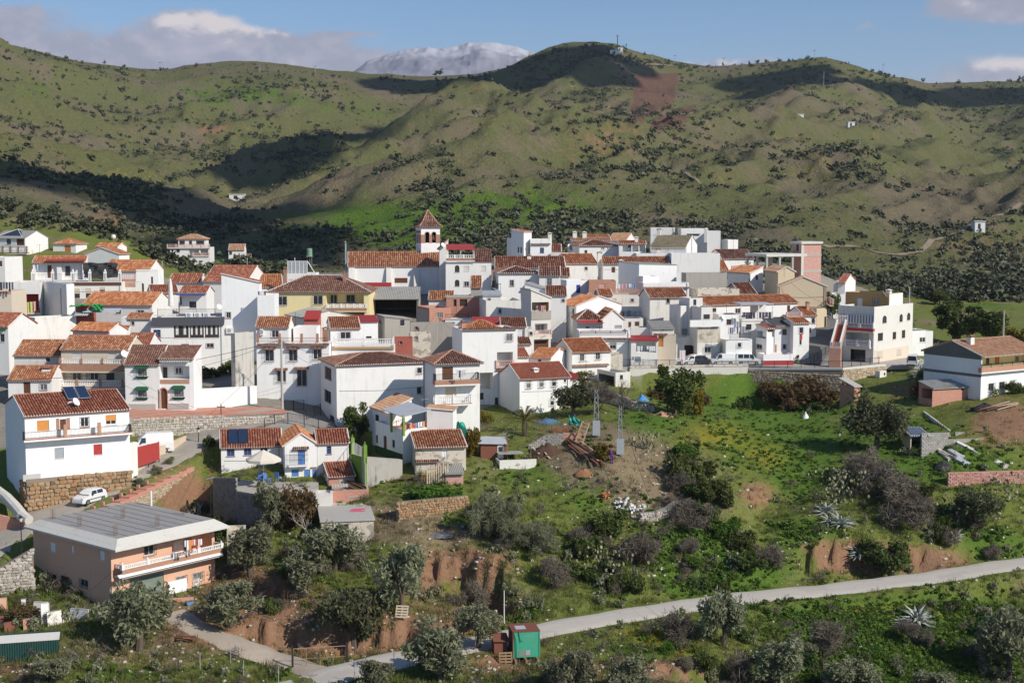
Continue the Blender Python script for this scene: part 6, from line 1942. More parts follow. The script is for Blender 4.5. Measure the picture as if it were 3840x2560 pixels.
c2=H('E','cottage with a white gable, caged blue balcony door and blue ground doors',(568,702,885,682),1105,161,phi=14,d=7,roof=('ridge_y',588,TOR),wall=WWH)
c2.win('F',697,745,768,895,'d:blue');c2.win('F',758,938,820,1090,'d:blue');c2.win('F',635,938,705,1010,'d:blue');c2.win('F',838,938,882,1085,'d:blue')
c2.tile_eave('F',648,705,806,735);c2.band('F',820,915,884,930,WOOD,.08,'lintel')
a0,a1,z0,z1=c2.rect('F',615,748,796,900,.7);T=c2.T('F')
mb=MB();mb.box(a0-.1,a1+.1,0,.8,z0-.15,z0,0,T);bb=mb.build('balcony',WWH,c2.root)
mb=MB();k=14
for i in range(k+1):
 a=a0+(a1-a0)*i/k;mb.box(a-.012,a+.012,.68,.70,z0,z1,0,T)
for f in(0,.33,.66,1):mb.box(a0,a1,.682,.698,z0+(z1-z0)*f-.012,z0+(z1-z0)*f+.012,0,T)
mb.build('cage',IRON,bb,kind='stuff');c2.done()
c3=H('E','right hand cottage wing with bold striped tiles and one blue window',(888,682,1195,655),1100,162,phi=12,d=6,roof=('ridge_x',552,T_RED),wall=WWH);c3.win('F',978,710,1027,788,'wb',bars2=1);c3.done()
h=H('E','brick store with striped tile roof and a white flank of dark pot holders',(1000,1008,1252,992),1120,None,phi=18,L=912,roof=('ridge_x',878,T_RED),wall=BRICKR,name='store',cat='shed')
h.band('F',1095,1005,1250,1075,W_CEM,.03,'cement_patch');h.band('L',912,940,998,1105,WWH,.03,'white_flank')
for px,py in((925,1015),(945,1045),(965,1025),(930,1060),(955,1080),(975,1060),(940,1020),(970,1085)):
 a,z=h.hit('L',px,py,.05);mb=MB();mb.box(a-.08,a+.08,.03,.16,z-.1,z+.1,0,h.T('L'));mb.build('plant_pot',PAINT['black'],h.root)
h=H('E','ruined brick outhouse with fallen wavy sheets in front of the cottage',(1032,1145,1392,1130),1275,None,phi=8,d=4,roof=('flat',GDK),wall=BRICKR,name='outhouse',cat='shed')
h.awning('F',1028,1080,1190,1120,.4,.3,FIBRE,'fallen_sheet');h.band('F',1180,1198,1388,1212,W_CEM,.03,'cement_course')
h=H('E','pale pierced block wall end beside the ruined outhouse',(872,1175,1030,1158),1290,153,phi=4,d=2,roof=('flat',GDK),wall=W_GREYW,name='block_wall',cat='wall')
h=H('E','white extension with tawny sloping roof against the blank house',(1568,372,1814,350),600,170,phi=26,L=1425,roof=('shed_l',245,T_PALE),wall=WCL);h.win('L',1455,402,1492,488,'k')
h=H('E','white terrace house with green porch, grey canopy and drying clothes',(1728,548,1962,535),800,164,phi=30,L=1458,roof=('flat',TDK),wall=WCL)
h.win('L',1458,600,1482,682,'d:brown');h.win('L',1537,610,1568,745,'d:brown');h.win('L',1622,650,1648,722,'k');h.band('L',1458,700,1725,790,plaster('bottle_green_plaster',(.03,.075,.03),.1),.04,'green_dado')
mb=MB();a0,z1=h.hit('L',1540,450,.3);a1,z2=h.hit('L',1700,520,.3)
q=[(-.6,h.d*.62,h.H+1.9),(-.6,-1.2,h.H+1.7),(h.w,-1.2,h.H+2.3),(h.w,h.d*.62,h.H+2.5)]
slab(mb,q,.08);cp=mb.build('canopy',ZINC,h.root)
for x,y in((-.4,-1.0),(-.4,h.d*.3)):
 mb=MB();mb.box(x-.12,x+.12,y-.12,y+.12,h.H-.6,h.H+1.8);mb.build('canopy_post',W_GREEN,cp)
h=H('E','white lean-to wall with a tiled sloping top below the balconies',(1962,362,2218,440),625,168,phi=-6,L=1818,roof=('shed_r',352,T_PALE,.1),wall=WWH);h.done()
sh=H('E','shabby old house with patchy plaster, brown wavy tiles and a pale blue door',(1850,720,2345,695),1060,160,phi=10,L=1735,roof=('ridge_x',566,T_MIX,.4),wall=W_RUIN)
sh.win('L',1772,715,1797,785,'k');sh.win('L',1728,875,1762,985,'d:black');sh.win('F',2105,712,2160,818,'d:white');sh.tile_eave('F',1848,845,2080,862,mat=T_DARK);sh.done()
h=H('E','pinkish brick shack with wavy fibre roof beside the shabby house',(2145,972,2318,962),1080,None,phi=8,d=4,roof=('shed_f',882,FIBRE,.4),wall=BRICKP,name='shack',cat='shed');h.win('F',2178,972,2285,993,'o')
h=H('E','flat roofed brick and concrete hut with one barred window and pink spray paint on top',(928,1455,1440,1420),1680,None,phi=10,L=898,roof=('none',),wall=W_RUIN,name='hut',cat='hut')
h.win('F',1143,1472,1193,1532,'g',gcol='brown');h.done()
mb=MB();mb.box(-.15,h.w+.15,-.15,h.d+.15,h.H-.02,h.H+.2);sl_=mb.build('roof',CONC,h.root)
rr=random.Random(4);mb=MB()
for i in range(9):
 x,y=h.w*.72+rr.uniform(-.5,.5),h.d*.5+rr.uniform(-.7,.7);r=rr.uniform(.2,.5)
 mb.poly([(x+r*1.6*math.cos(t),y+r*math.sin(t),h.H+.203+i*.001)for t in[k*.7854 for k in range(8)]])
mb.build('spray_paint',plain('pink_spray',(.62,.12,.18),.9),sl_)
h=H('F','pale brick shed gable behind the left hand olive',(0,110,180,60),180,143,phi=10,d=3,roof=('flat',GDK),wall=W_RUIN,name='shed',cat='shed');h.done()
for a in(('D','long cement yard wall with a sloping cap between the brick hut and the concrete shed',(1800,948,2240,940),1062,224,4,3,('flat',GDK),W_CEM),('D','white rubble wall block in the yard below the cement wall',(1800,1045,2000,1030),1190,212,8,3,('flat',GDK),W_RUIN),('D','rusty red yard tank room beside the white balustrade',(1645,1092,1822,1088),1200,203,4,3,('flat',REDSHEET),W_PINK),('G','white yard room with grey sheet roof between the long building and the terraces',(290,800,470,798),850,238,4,4,('shed_f',.5,ZINC),WOL),('G','small white house with tawny roof wedged behind the white gable house',(1430,800,1560,796),860,247,6,5,('ridge_x',.9,TOR),WOL),('I','white terrace block under the caved in roof',(460,690,600,684),790,247,8,4,('flat',GDK),WOL),('A','white house with pale tiles between the veranda and the broad orange roof',(1240,900,1470,896),1000,209.5,3,2.5,('shed_f',.6,T_MIX),WOL),('A','white lean-to with old tiles above the beige balcony house',(1000,1040,1230,1036),1110,201,2,3,('shed_f',.7,T_MIX),WOL),('G','plain white house step above the small bright red roof',(700,1130,790,1128),1300,213,6,4,('flat',GDK),WOL)):
 House(a[0],a[1],a[2],a[3],a[4],phi=a[5],d=a[6],roof=a[7],wall=a[8]).win('F',a[2][0]+45,a[2][1]+30,a[2][0]+75,a[2][1]+62,'g')
House.last.done()
# ================================================================ walls, terraces, fences
def wallt(name,label,P0,P1,z0,z1,th,mat,cat='wall',z0b=None,z1b=None,cap=None,capm=None,capn='coping'):
 P0,P1=V3((P0[0],P0[1],0)),V3((P1[0],P1[1],0))
 d=P1-P0;L=d.length;ang=math.atan2(d.y,d.x)
 zb=z0
 root=thing(name,label,cat,(P0.x,P0.y,zb),ang)
 z0b=z0 if z0b is None else z0b;z1b=z1 if z1b is None else z1b
 T=lambda a,n,z:(a,-n,z-zb)
 mb=MB()
 mb.hexa([T(0,0,z0),T(L,0,z0b),T(L,-th,z0b),T(0,-th,z0),T(0,0,z1),T(L,0,z1b),T(L,-th,z1b),T(0,-th,z1)])
 mb.build('wall',mat,root)
 if cap:
  mb=MB();mb.hexa([T(0,.06,z1+.002),T(L,.06,z1b+.002),T(L,-th-.06,z1b+.002),T(0,-th-.06,z1+.002),T(0,.06,z1+cap),T(L,.06,z1b+cap),T(L,-th-.06,z1b+cap),T(0,-th-.06,z1+cap)])
  mb.build(capn,capm,root)
 return root,T,L,ang
P0,P1=pt('B',1262,440,172),pt('E',566,392,177)
zt=P0.z
root,T,L,ang=wallt('retaining_wall','long pale rubble retaining wall with brick cap behind the white van',P0,P1,zt-4.2,zt,.6,GROUTG,z1b=P1.z,cap=.14,capm=BRICKR,capn='brick_cap')
stonef(root,lambda a,n,z:T(a,n+.03,z),0,0,L,lambda a:zt-4.0,lambda a:zt+(P1.z-zt)*a/L-.02,.40,.30,RUBPALE,True,11,.16,295)
mb=MB();sg=T(L*.3,.1,zt-.45);mb.box(L*.285,L*.315,.1,.13,zt-.75,zt-.25,0,T);so_=mb.build('plaque',MOR,root)
mb=MB();mb.box(L*.291,L*.309,.13,.14,zt-.66,zt-.34,0,T);mb.build('plaque_face',PAINT['orange'],so_)
B0,B1=pt('B',1262,345,178),pt('E',560,322,183)
mb=MB();mb.hexa([(P0.x,P0.y+.6,zt-.4),(P1.x,P1.y+.6,P1.z-.4),(B1.x,B1.y,B1.z-.4),(B0.x,B0.y,B0.z-.4),(P0.x,P0.y+.6,zt+.05),(P1.x,P1.y+.6,P1.z+.05),(B1.x,B1.y,B1.z),(B0.x,B0.y,B0.z)])
tag(mb.build('terrace_pavement',BRICKR),'strip of worn red brick paving above the rubble wall',kind='structure')
P0,P1=pt('B',1868,330,181),pt('E',300,325,185)
root,T,L,ang=wallt('garden_wall','long plain white garden wall above the brick paving',P0,P1,P0.z-1,P0.z+2.3,.3,WCL)
A,Bq=ground(298,1106),ground(440,1014)
root,T,L,ang=wallt('lane_wall','low stained cream wall running up the lane below the van',A+V3((-.3,.6,0)),Bq+V3((-.8,.8,0)),A.z-.5,A.z+2.1,.3,plaster('stained_cream',(.62,.50,.38),.35),z0b=Bq.z-.5,z1b=Bq.z+.75)
P0,P1=pt('B',1348,720,159.5),pt('B',1560,692,163.5)
root=thing('sheet_fence','dark red corrugated fence panel in front of the white van','fence',(P0.x,P0.y,P0.z-2.3),math.atan2(P1.y-P0.y,P1.x-P0.x))
L=(P1-P0).length
wb_=MB();wave_sheet(wb_,[(0,0,0),(L,0,.15),(L,.01,2.25),(0,.01,2.3)],.2,.03);o=wb_.build('sheet',REDSHEET,root)
for x in(0,L/2,L):mb=MB();mb.box(x-.05,x+.05,.05,.12,-.5,2.3);mb.build('post',IRON,root)
P0,P1=pt('B',1266,690,157.5),pt('B',1346,690,159)
wallt('gate_pier','short white wall pier at the corner of the solar panel house',P0,P1,P0.z-4,P0.z,.5,WWH)
A,Bq=pt('B',795,1440,143.5),pt('B',1888,905,163)
dv=Bq-A;L=V3((dv.x,dv.y,0)).length;ang=math.atan2(dv.y,dv.x)
root=thing('planter_wall','stepped red brick planter wall with shrubs, climbing beside the lane','wall',(A.x,A.y,A.z),ang)
ns=13
for i in range(ns):
 x0,x1=L*i/ns,L*(i+1)/ns;z=dv.z*(i+.6)/ns
 mb=MB();mb.box(x0,x1-.01,-.25,.75,z-.55,z);mb.build('brick_step',BRICKR,root)
 mb=MB();mb.box(x0,x0+.25,.75,1.1,z-.3,z+.35);mb.build('planter_pier',BRICKR,root)
mb=MB();mb.hexa([(0,-.1,-4),(L,-.1,dv.z-4.5),(L,.6,dv.z-4.5),(0,.6,-4),(0,-.1,-.4),(L,-.1,dv.z-.4),(L,.6,dv.z-.4),(0,.6,-.4)]);mb.build('stone_backing',GROUT,root)
stonef(root,lambda a,n,z:(a,-.12-n,z),0,L*.12,L,lambda a:dv.z*a/L-3.2,lambda a:dv.z*a/L-.35,.36,.29,RUBOCH,True,17,.2,298)
def W(u,v,Y):return PX(u,v,Y)
C0,C1,C2,C3=W(2362,1381,219),W(2806,1387,222),W(3160,1387,215.5),W(3322,1372,221)
root,T,L,ang=wallt('retaining_wall','grey concrete car park wall with flaking red and white cap',C0,C1,C0.z-4.5,C0.z,.5,CONCW,cap=.35,capm=plaster('flaking_red',(.60,.54,.48),.3,patch=.9),capn='painted_kerb')
mb=MB();mb.box(0,L,.0,.05,C0.z-1.7,C0.z-1.6,0,T);mb.build('shutter_line',CONCW,root)
for X0,X1,lb,lim in((C1,C2,'ochre rubble retaining wall under the car park railing, half hidden by brambles',160),(C2,C3,'rubble wall wing turning back at the end of the car park',120)):
 root,T,L,ang=wallt('retaining_wall',lb,X0,X1,X0.z-5.5,X0.z,.6,GROUT,z1b=X1.z,z0b=X1.z-4.5,cap=.3,capm=CONCW)
 stonef(root,lambda a,n,z:T(a,n+.04,z),0,0,L,lambda a:X0.z-4.5,lambda a:X0.z-.05,.5,.38,RUBOCH,True,23,.2,lim)
zc=C0.z+.12
pts=[(C0.x-3,C0.y-.2),(C0.x,C0.y+.3),(C1.x,C1.y+.3),(C2.x,C2.y+.3),(C3.x,C3.y+.3),(C3.x+9,C3.y+2.5),(C3.x+9,236),(C0.x-3,236)]
mb=MB();mb.poly([(x,y,zc)for x,y in pts]);mb.poly([(x,y,zc-.6)for x,y in pts][::-1])
for i in range(len(pts)):j=(i+1)%len(pts);mb.poly([(*pts[i],zc-.6),(*pts[j],zc-.6),(*pts[j],zc),(*pts[i],zc)])
tag(mb.build('car_park',roadmat('car_park_concrete',(.40,.375,.34),.12)),'pale concrete car park terrace in front of the white houses',kind='structure')
ST=[pt('I',1195,1335,224),pt('I',1290,1230,227.5),pt('I',1345,1150,231),pt('I',1420,1040,239),pt('I',1478,945,248),pt('I',1500,900,256)]
mb=MB();pv=None
for i,p in enumerate(ST):
 t=(ST[min(i+1,5)]-ST[max(i-1,0)]);n=V3((t.y,-t.x,0)).normalized()*3.0
 l,r=p-n,p+n
 if pv:
  mb.poly([pv[0],pv[1],r,l]);mb.poly([pv[1],pv[1]-V3((0,0,2)),r-V3((0,0,2)),r])
 pv=(l,r)
tag(mb.build('street',roadmat('street_asphalt',(.17,.165,.16),.15)),'steep grey street rising between the white houses',kind='structure')
def railt(label,P,h=1.05,step=2.0,bar=.16,mat=None,name='railing',group=None):
 mat=mat or IRON
 root=thing(name,label,'railing',P[0],0,group)
 o=V3(P[0])
 fr,br=MB(),MB()
 for a,b in zip(P[:-1],P[1:]):
  a,b=V3(a)-o,V3(b)-o
  for zz in(h,.12):fr.tube([a+V3((0,0,zz)),b+V3((0,0,zz))],.025,4)
  L=(b-a).length
  for i in range(int(L/bar)):
   q=a.lerp(b,(i+.5)/int(L/bar));br.box(q.x-.009,q.x+.009,q.y-.009,q.y+.009,q.z+.12,q.z+h)
  for i in range(max(1,int(L/step))+1):
   q=a.lerp(b,i/max(1,int(L/step)));pb=MB();pb.box(q.x-.035,q.x+.035,q.y-.035,q.y+.035,q.z-.3,q.z+h+.06);pb.build('post',mat,root)
 fr.build('rail',mat,root,kind='stuff');br.build('bars',mat,root,kind='stuff')
 return root
z_=V3((0,0,.15))
railt('long black railing along the car park edge',[C0+V3((-3.5,.1,.35)),C0+V3((0,.3,.35)),C1+V3((0,.3,.35)),C2+V3((0,.3,.3)),C3+V3((-1,.4,.3))])
railt('black handrail beside the sloping footpath by the outside stair',[pt('I',1275,1345,222),pt('I',1460,1230,227)],1.1,1.2,.6)
S0,S1=pt('I',1528,1180,221),pt('I',1585,965,227.5)
root=thing('outside_stair','terracotta outside stair with white gate rising to the corner building balcony','stair',(S0.x,S0.y,S0.z),math.atan2(S1.y-S0.y,S1.x-S0.x))
dv=S1-S0;L=V3((dv.x,dv.y,0)).length;n=14
for i in range(n):
 mb=MB();mb.box(L*i/n,L*(i+1)/n-.005,-.6,.6,dv.z*i/n-.5,dv.z*(i+1)/n);mb.build('step',TDK,root)
for y in(-.75,.6):
 mb=MB();mb.hexa([(0,y,-.6),(L,y,dv.z-.6),(L,y+.15,dv.z-.6),(0,y+.15,-.6),(0,y,.7),(L,y,dv.z+.8),(L,y+.15,dv.z+.8),(0,y+.15,.7)]);o=mb.build('side_wall',W_ORANGE if False else BRICK,root)
 mb=MB();mb.hexa([(0,y-.03,.71),(L,y-.03,dv.z+.81),(L,y+.23,dv.z+.81),(0,y+.23,.71),(0,y-.03,.85),(L,y-.03,dv.z+.95),(L,y+.23,dv.z+.95),(0,y+.23,.85)]);mb.build('coping',FR_W,o)
mb=MB();mb.box(-1.3,-.01,-.9,.9,-5.5,0.0);ld=mb.build('landing',BRICK,root)
mb=MB()
for i in range(6):mb.box(-1.25,-1.18,-.8+i*.3,-.72+i*.3,0,.95)
for i in range(4):mb.box(-1.25+i*.3,-1.18+i*.3,-.88,-.82,0,.95)
mb.build('white_railing',FR_W,ld)
mb=MB()
for i in range(8):mb.box(L-.05,L,-.9+i*.26,-.8+i*.26,dv.z,dv.z+1.7)
for z in(.3,1.5):mb.box(L-.04,L-.01,-.9,1.0,dv.z+z,dv.z+z+.1)
mb.build('gate',FR_W,root)
def block_wall(label,P0,P1,h0,h1,courses_mat,grout,sw=.5,sh=.25,seed=1,lim=290,foot=1.0):
 root,T,L,ang=wallt('block_wall',label,P0,P1,P0.z-h0-foot,P0.z,.2,grout,z0b=P1.z-h1-foot,z1b=P1.z)
 stonef(root,lambda a,n,z:T(a,n+.005,z),0,0,L,lambda a:min(P0.z-h0,P1.z-h1),lambda a:P0.z+(P1.z-P0.z)*a/L-.05,sw,sh,courses_mat,True,seed,.1,lim,'block',True)
 return root,T,L
block_wall('tall grey block wall holding up the cottage terrace',pt('E',-135,1018,158),pt('E',90,1020,154),5.2,5.2,BLOCKD,GROUTG,seed=5,lim=290)
block_wall('lower grey block wall in front of the cottage terrace',pt('E',95,1150,153.5),pt('E',345,1192,150),4.2,4.2,BLOCKD,GROUTG,seed=6,lim=290)
block_wall('pale concrete block wall of the upper garden, left stretch',pt('K',1350,322,175),pt('K',1625,316,177),1.9,1.9,BLOCKM,GROUTG,seed=7)
block_wall('pale concrete block wall of the upper garden, right stretch',pt('K',1680,312,177.5),pt('K',2035,320,181),1.9,1.9,BLOCKM,GROUTG,seed=8)
block_wall('lower concrete block wall in front of the upper garden walls',pt('K',1350,392,172.5),pt('K',1960,372,176),1.4,1.4,BLOCKM,GROUTG,seed=9)
P0,P1=pt('K',1612,712,166.3),pt('K',2500,716,168)
root,T,L,ang=wallt('retaining_wall','big pink hollow brick retaining wall at the frame edge',P0,P1,P0.z-5,P0.z,.4,brickmat('pink_wall_joints',(.50,.21,.16),(.58,.33,.27),(.50,.42,.37),1.1,.25))
stonef(root,lambda a,n,z:T(a,n+.01,z),0,0,L,lambda a:P0.z-4.4,lambda a:P0.z-.02,.5,.22,stone_material('pink_hollow_bricks',[(.46,.19,.15),(.62,.38,.32),(.52,.25,.2)]),True,12,.09,290,'brick',True)
P0,P1=pt('E',1222,785,163),pt('E',1352,822,157.5)
root,T,L,ang=wallt('garden_wall','lime green wall with pointed gate posts and a white railing',P0,P1,P0.z-3.6,P0.z,.25,W_GREEN,z1b=P1.z,z0b=P1.z-4)
for a in(.0,L-.4):
 mb=MB();mb.box(a,a+.4,-.3,.1,P0.z-.2,P0.z+1.9,0,T);mb.poly([T(a,.1,P0.z+1.9),T(a+.4,.1,P0.z+1.9),T(a+.2,-.1,P0.z+2.4)]);mb.poly([T(a,-.3,P0.z+1.9),T(a,.1,P0.z+1.9),T(a+.2,-.1,P0.z+2.4)]);mb.build('gate_post',W_GREEN,root)
mb=MB();[mb.box(.4+(L-.8)*i/9,.42+(L-.8)*i/9,-.1,-.06,P0.z,P0.z+1.5,0,T)for i in range(10)];mb.box(.4,L-.4,-.1,-.06,P0.z+1.45,P0.z+1.5,0,T);mb.build('railing',FR_W,root)
P0,P1=pt('E',1354,818,157.5),pt('E',1722,845,160)
wallt('bank_wall','rough stained cement bank wall between the lime green wall and the shabby house',P0,P1,P0.z-4,P0.z,.8,plaster('stained_cement_bank',(.42,.40,.36),.8,(.12,.115,.10)),z1b=P1.z)
P0,P1=pt('E',1675,1262,149.5),pt('E',2360,1245,153)
root,T,L,ang=wallt('terrace_wall','low brown dry stone wall under the vegetable terrace',P0,P1,P0.z-2.4,P0.z,.5,GROUT)
stonef(root,lambda a,n,z:T(a,n+.03,z),0,0,L,lambda a:P0.z-2.2,lambda a:P0.z,.38,.28,RUBBLE,True,31,.22,280)
mb=MB()
q=[pt('E',380,520,172),pt('E',1060,535,176),pt('E',1060,470,181),pt('E',780,345,186),pt('E',560,370,181),pt('E',560,450,176)]
mb.poly(q);c=sum(q,V3())/6
for i in range(6):j=(i+1)%6;mb.poly([q[i]-V3((0,0,3)),q[j]-V3((0,0,3)),q[j],q[i]])
tag(mb.build('ramp',roadmat('ramp_concrete',(.30,.285,.26),.15)),'concrete ramp climbing between the rubble wall and the blank house',kind='structure')
railt('curved black railing at the foot of the ramp',[pt('E',370,525,172),pt('E',470,490,173.5),pt('E',600,470,174.5),pt('E',760,500,174),pt('E',900,540,175),pt('E',1062,545,175.5)],1.1,1.6,.18)
railt('black railing along the upper side of the ramp',[pt('E',565,372,181),pt('E',655,362,182.5),pt('E',758,358,184)],1.3,1.6,.18)
railt('short sloping black railing beside the blank house door',[pt('E',780,455,178.5),pt('E',920,395,182)],1.3,1.4,.18)
# ================================================================ vegetation
def leafc(seed,n,leaf=(.1,.3),clumps=22,shape='round',squash=.8,droop=0.0,gap=.35):
 r=np.random.RandomState(seed)
 c=[]
 while len(c)<clumps:
  p=r.uniform(-1,1,3)
  if np.linalg.norm(p)<1:c.append(p*(0.55+.55*r.rand())*.88)
 c=np.array(c)
 c[:,2]*=squash
 cr=r.uniform(.16,.40,clumps)
 k=r.randint(0,clumps,n)
 d=r.normal(size=(n,3));d/=np.linalg.norm(d,axis=1)[:,None]
 rad=r.rand(n)**.45
 p=c[k]+d*(cr[k]*rad)[:,None]
 p[:,2]-=droop*(p[:,0]**2+p[:,1]**2)
 a=r.normal(size=(n,3))+d*.6
 a/=np.linalg.norm(a,axis=1)[:,None]
 b=np.cross(a,r.normal(size=(n,3)));b/=np.linalg.norm(b,axis=1)[:,None]
 w=(leaf[0]*r.uniform(.7,1.4,n))[:,None]*.5;l=(leaf[1]*r.uniform(.7,1.4,n))[:,None]*.5
 V=np.stack([p-a*l-b*w*.4,p-b*w,p+a*l+b*w*.4,p+b*w],1).reshape(-1,3)
 V[:,2]+=squash
 F=np.arange(n*4).reshape(-1,4)
 return V,F
def branch_mesh(seed,depth=4,spread=.6,n0=4,r0=.06,up=.5,twist=.25):
 rr=random.Random(seed)
 mb=MB()
 def grow(p,d,L,r,k):
  q=p+d*L*.5+V3((rr.uniform(-1,1),rr.uniform(-1,1),rr.uniform(-.3,.6)))*L*twist*.5
  e=q+(d+V3((rr.uniform(-1,1),rr.uniform(-1,1),rr.uniform(-.2,.4)))*twist).normalized()*L*.5
  mb.tube([p,q,e],[r,r*.8,r*.6],4 if k<depth else 5,0,False)
  if k>0:
   for _ in range(n0 if k>1 else n0-1):
    nd=(d*up+V3((rr.uniform(-1,1),rr.uniform(-1,1),rr.uniform(-.25,.9)))*spread).normalized()
    grow(e if rr.random()<.7 else q,nd,L*rr.uniform(.55,.85),r*.55,k-1)
 grow(V3((0,0,-.05)),V3((0,0,1)),.34,r0,depth)
 return mb
L_OLIVE=leafmat('olive_leaves',(0.11,0.122,0.068),(0.33,0.335,0.20))
L_OLIVED=leafmat('dark_olive_leaves',(0.046,0.056,0.027),(0.17,0.18,0.09))
L_DARK=leafmat('dark_glossy_leaves',(0.034,0.06,0.016),(0.15,0.185,0.048))
L_LUSH=leafmat('weed_leaves',(0.035,0.085,0.010),(0.14,0.23,0.034))
L_YEL=leafmat('yellowing_leaves',(0.08,0.08,0.012),(0.30,0.22,0.03))
L_BROWN=leafmat('dry_brown_leaves',(0.055,0.038,0.02),(0.21,0.14,0.06))
L_DRY=leafmat('dry_grass_blades',(0.10,0.085,0.035),(0.27,0.22,0.11))
L_HILL=leafmat('hill_scrub_leaves',(0.028,0.036,0.021),(0.115,0.122,0.068),0)
L_HILL2=leafmat('hill_olive_leaves',(0.046,0.054,0.034),(0.15,0.155,0.098),0)
L_GREY=leafmat('grey_brush_twigs',(0.075,0.062,0.048),(0.20,0.165,0.13),0)
L_AGAVE=leafmat('agave_blades',(0.20,0.235,0.19),(0.46,0.48,0.42),0)
L_PEAR=leafmat('prickly_pear_pads',(0.12,0.14,0.06),(0.42,0.40,0.26),0)
L_PALM=leafmat('palm_fronds',(0.07,0.075,0.015),(0.24,0.20,0.06))
BARK=plain('grey_bark',(0.11,0.085,0.065),0.95,sc=4,vary=.3)
BARKP=plain('pale_twigs',(0.36,0.32,0.27),0.9)
CR={}
def crown_me(kind,i):
 key=(kind,i)
 if key in CR:return CR[key]
 sp={'olive':(4200,(.055,.16),26,.80,L_OLIVE),'olivedark':(4200,(.055,.15),30,.75,L_OLIVED),'dark':(3600,(.09,.15),22,.95,L_DARK),'bush':(2200,(.08,.18),16,.62,L_DARK),'lush':(2200,(.09,.15),18,.55,L_LUSH),'yellow':(1800,(.10,.16),16,.8,L_YEL),'bramble':(3600,(.06,.15),34,.45,L_BROWN),'grey':(2600,(.016,.36),18,.7,L_GREY),'broom':(3400,(.02,.40),20,.9,L_OLIVE)}[kind]
 V,F=leafc(100+i*7+len(kind),sp[0],sp[1],sp[2],squash=sp[3])
 CR[key]=np_mesh('crown',V,F,sp[4])
 return CR[key]
TRK={}
def trunk_me(i):
 if i not in TRK:
  rr=random.Random(50+i)
  mb=MB()
  mb.tube([(0,0,-.5),(.03,.02,.0),(.06,.0,.35),(.0,.05,.7)],[.15,.12,.09,.07],7)
  for k in range(5):
   t=k*1.26+rr.uniform(-.3,.3)
   mb.tube([(.05,.0,.35+.06*k),(.3*math.cos(t),.3*math.sin(t),.8),(.55*math.cos(t),.55*math.sin(t),1.15)],[.065,.045,.02],5)
  TRK[i]=mb.mesh('trunk',BARK)
 return TRK[i]
def tree(kind,label,u,v,wpx,hpx,cat='tree',name=None,trunk=True,i=0,group=None,lift=.12,ymin=60,rz=None):
 p=ground(u,v,ymin)
 m=p.y/3231.0
 rx,hz=wpx*m*.5/.95,hpx*m
 t=thing(name or{'tree':'olive_tree'}.get(cat,cat.replace(' ','_')),label,cat,(p.x,p.y,p.z-.1),random.Random(int(u*7+v)).uniform(0,6.28)if rz is None else rz,group)
 me=crown_me(kind,i%4)
 zs=hz/2.0/{'olive':.86,'olivedark':.82,'dark':.95,'bush':.72,'lush':.66,'yellow':.85,'bramble':.58,'grey':.75,'broom':.92}[kind]
 link('crown',me,t,(0,0,hz*(lift if trunk else-.04)),None,(rx*(.88+.06*(i%5)),rx*(1.1-.05*(i%4)),zs*(1-(lift if trunk else 0)*.6)))
 if trunk:link('trunk',trunk_me(i%3),t,(0,0,0),None,(max(rx*.8,.5),max(rx*.8,.5),hz*.62))
 return t
BR={}
def bare(label,u,v,wpx,hpx,pale=False,i=0,cat='tree',leaves=None,group=None):
 p=ground(u,v,60);m=p.y/3231.0
 t=thing('bare_tree',label,cat,(p.x,p.y,p.z-.1),random.Random(int(u+v)).uniform(0,6.28),group)
 key=(i%4,pale)
 if key not in BR:
  mb=branch_mesh(70+i%4,5 if not pale else 4,.75,3,.035,.45)
  BR[key]=mb.mesh('limbs',BARKP if pale else BARK)
 link('limbs',BR[key],t,None,None,(wpx*m*.9,wpx*m*.9,hpx*m*.85))
 if leaves:link('crown',crown_me(leaves,i),t,(0,0,hpx*m*.25),None,(wpx*m*.42,wpx*m*.42,hpx*m*.38))
 return t
_ol=[('olive',318,1492,185,165,'big grey green olive tree in front of the salmon house corner'),('olive',576,1322,130,118,'round olive tree right of the salmon house balcony'),('olive',528,1432,135,105,'olive tree beside the gravel drive below the salmon house'),('olive',692,1362,112,88,'sparse low olive tree on the terrace of red earth'),('olive',768,1312,118,112,'upright olive tree in front of the pink sprayed hut'),('olivedark',815,1448,150,150,'dark double crowned olive tree above the metal gate'),('olive',925,1412,140,165,'tall olive tree leaning against the dark double crowned one'),('olive',1008,1568,150,140,'olive tree beside the track, left of the green cabin'),('olive',1098,1490,110,105,'olive tree behind the green cabin with a forked trunk'),('olive',862,1580,85,72,'small olive tree cut by the lower frame edge below the gate'),('olive',1318,1590,130,105,'olive tree at the lower frame edge right of the green cabin'),('olive',1440,1600,120,95,'low olive tree at the lower frame edge under the dirt mound'),('olive',1660,1485,100,135,'slender grey olive tree standing against the pale track'),('olive',1790,1570,135,130,'wide grey olive tree on the slope below the track'),('olivedark',2010,1032,140,120,'large dark olive tree left of the blue roofed garden shed'),('olivedark',2245,1212,120,100,'dense dark round tree below the pink brick wall'),('olive',2318,1560,150,175,'grey olive tree at the lower corner of the meadow'),('olive',120,1572,100,62,'pale bushy olive beside the dark green container roof'),('olivedark',1318,958,90,80,'dark olive tree beside the white house with four barred windows'),]
for n_,(k,u,v,w,hh,lb)in enumerate(_ol):tree(k,lb,u,v,w*1.12,hh*1.15,i=n_)
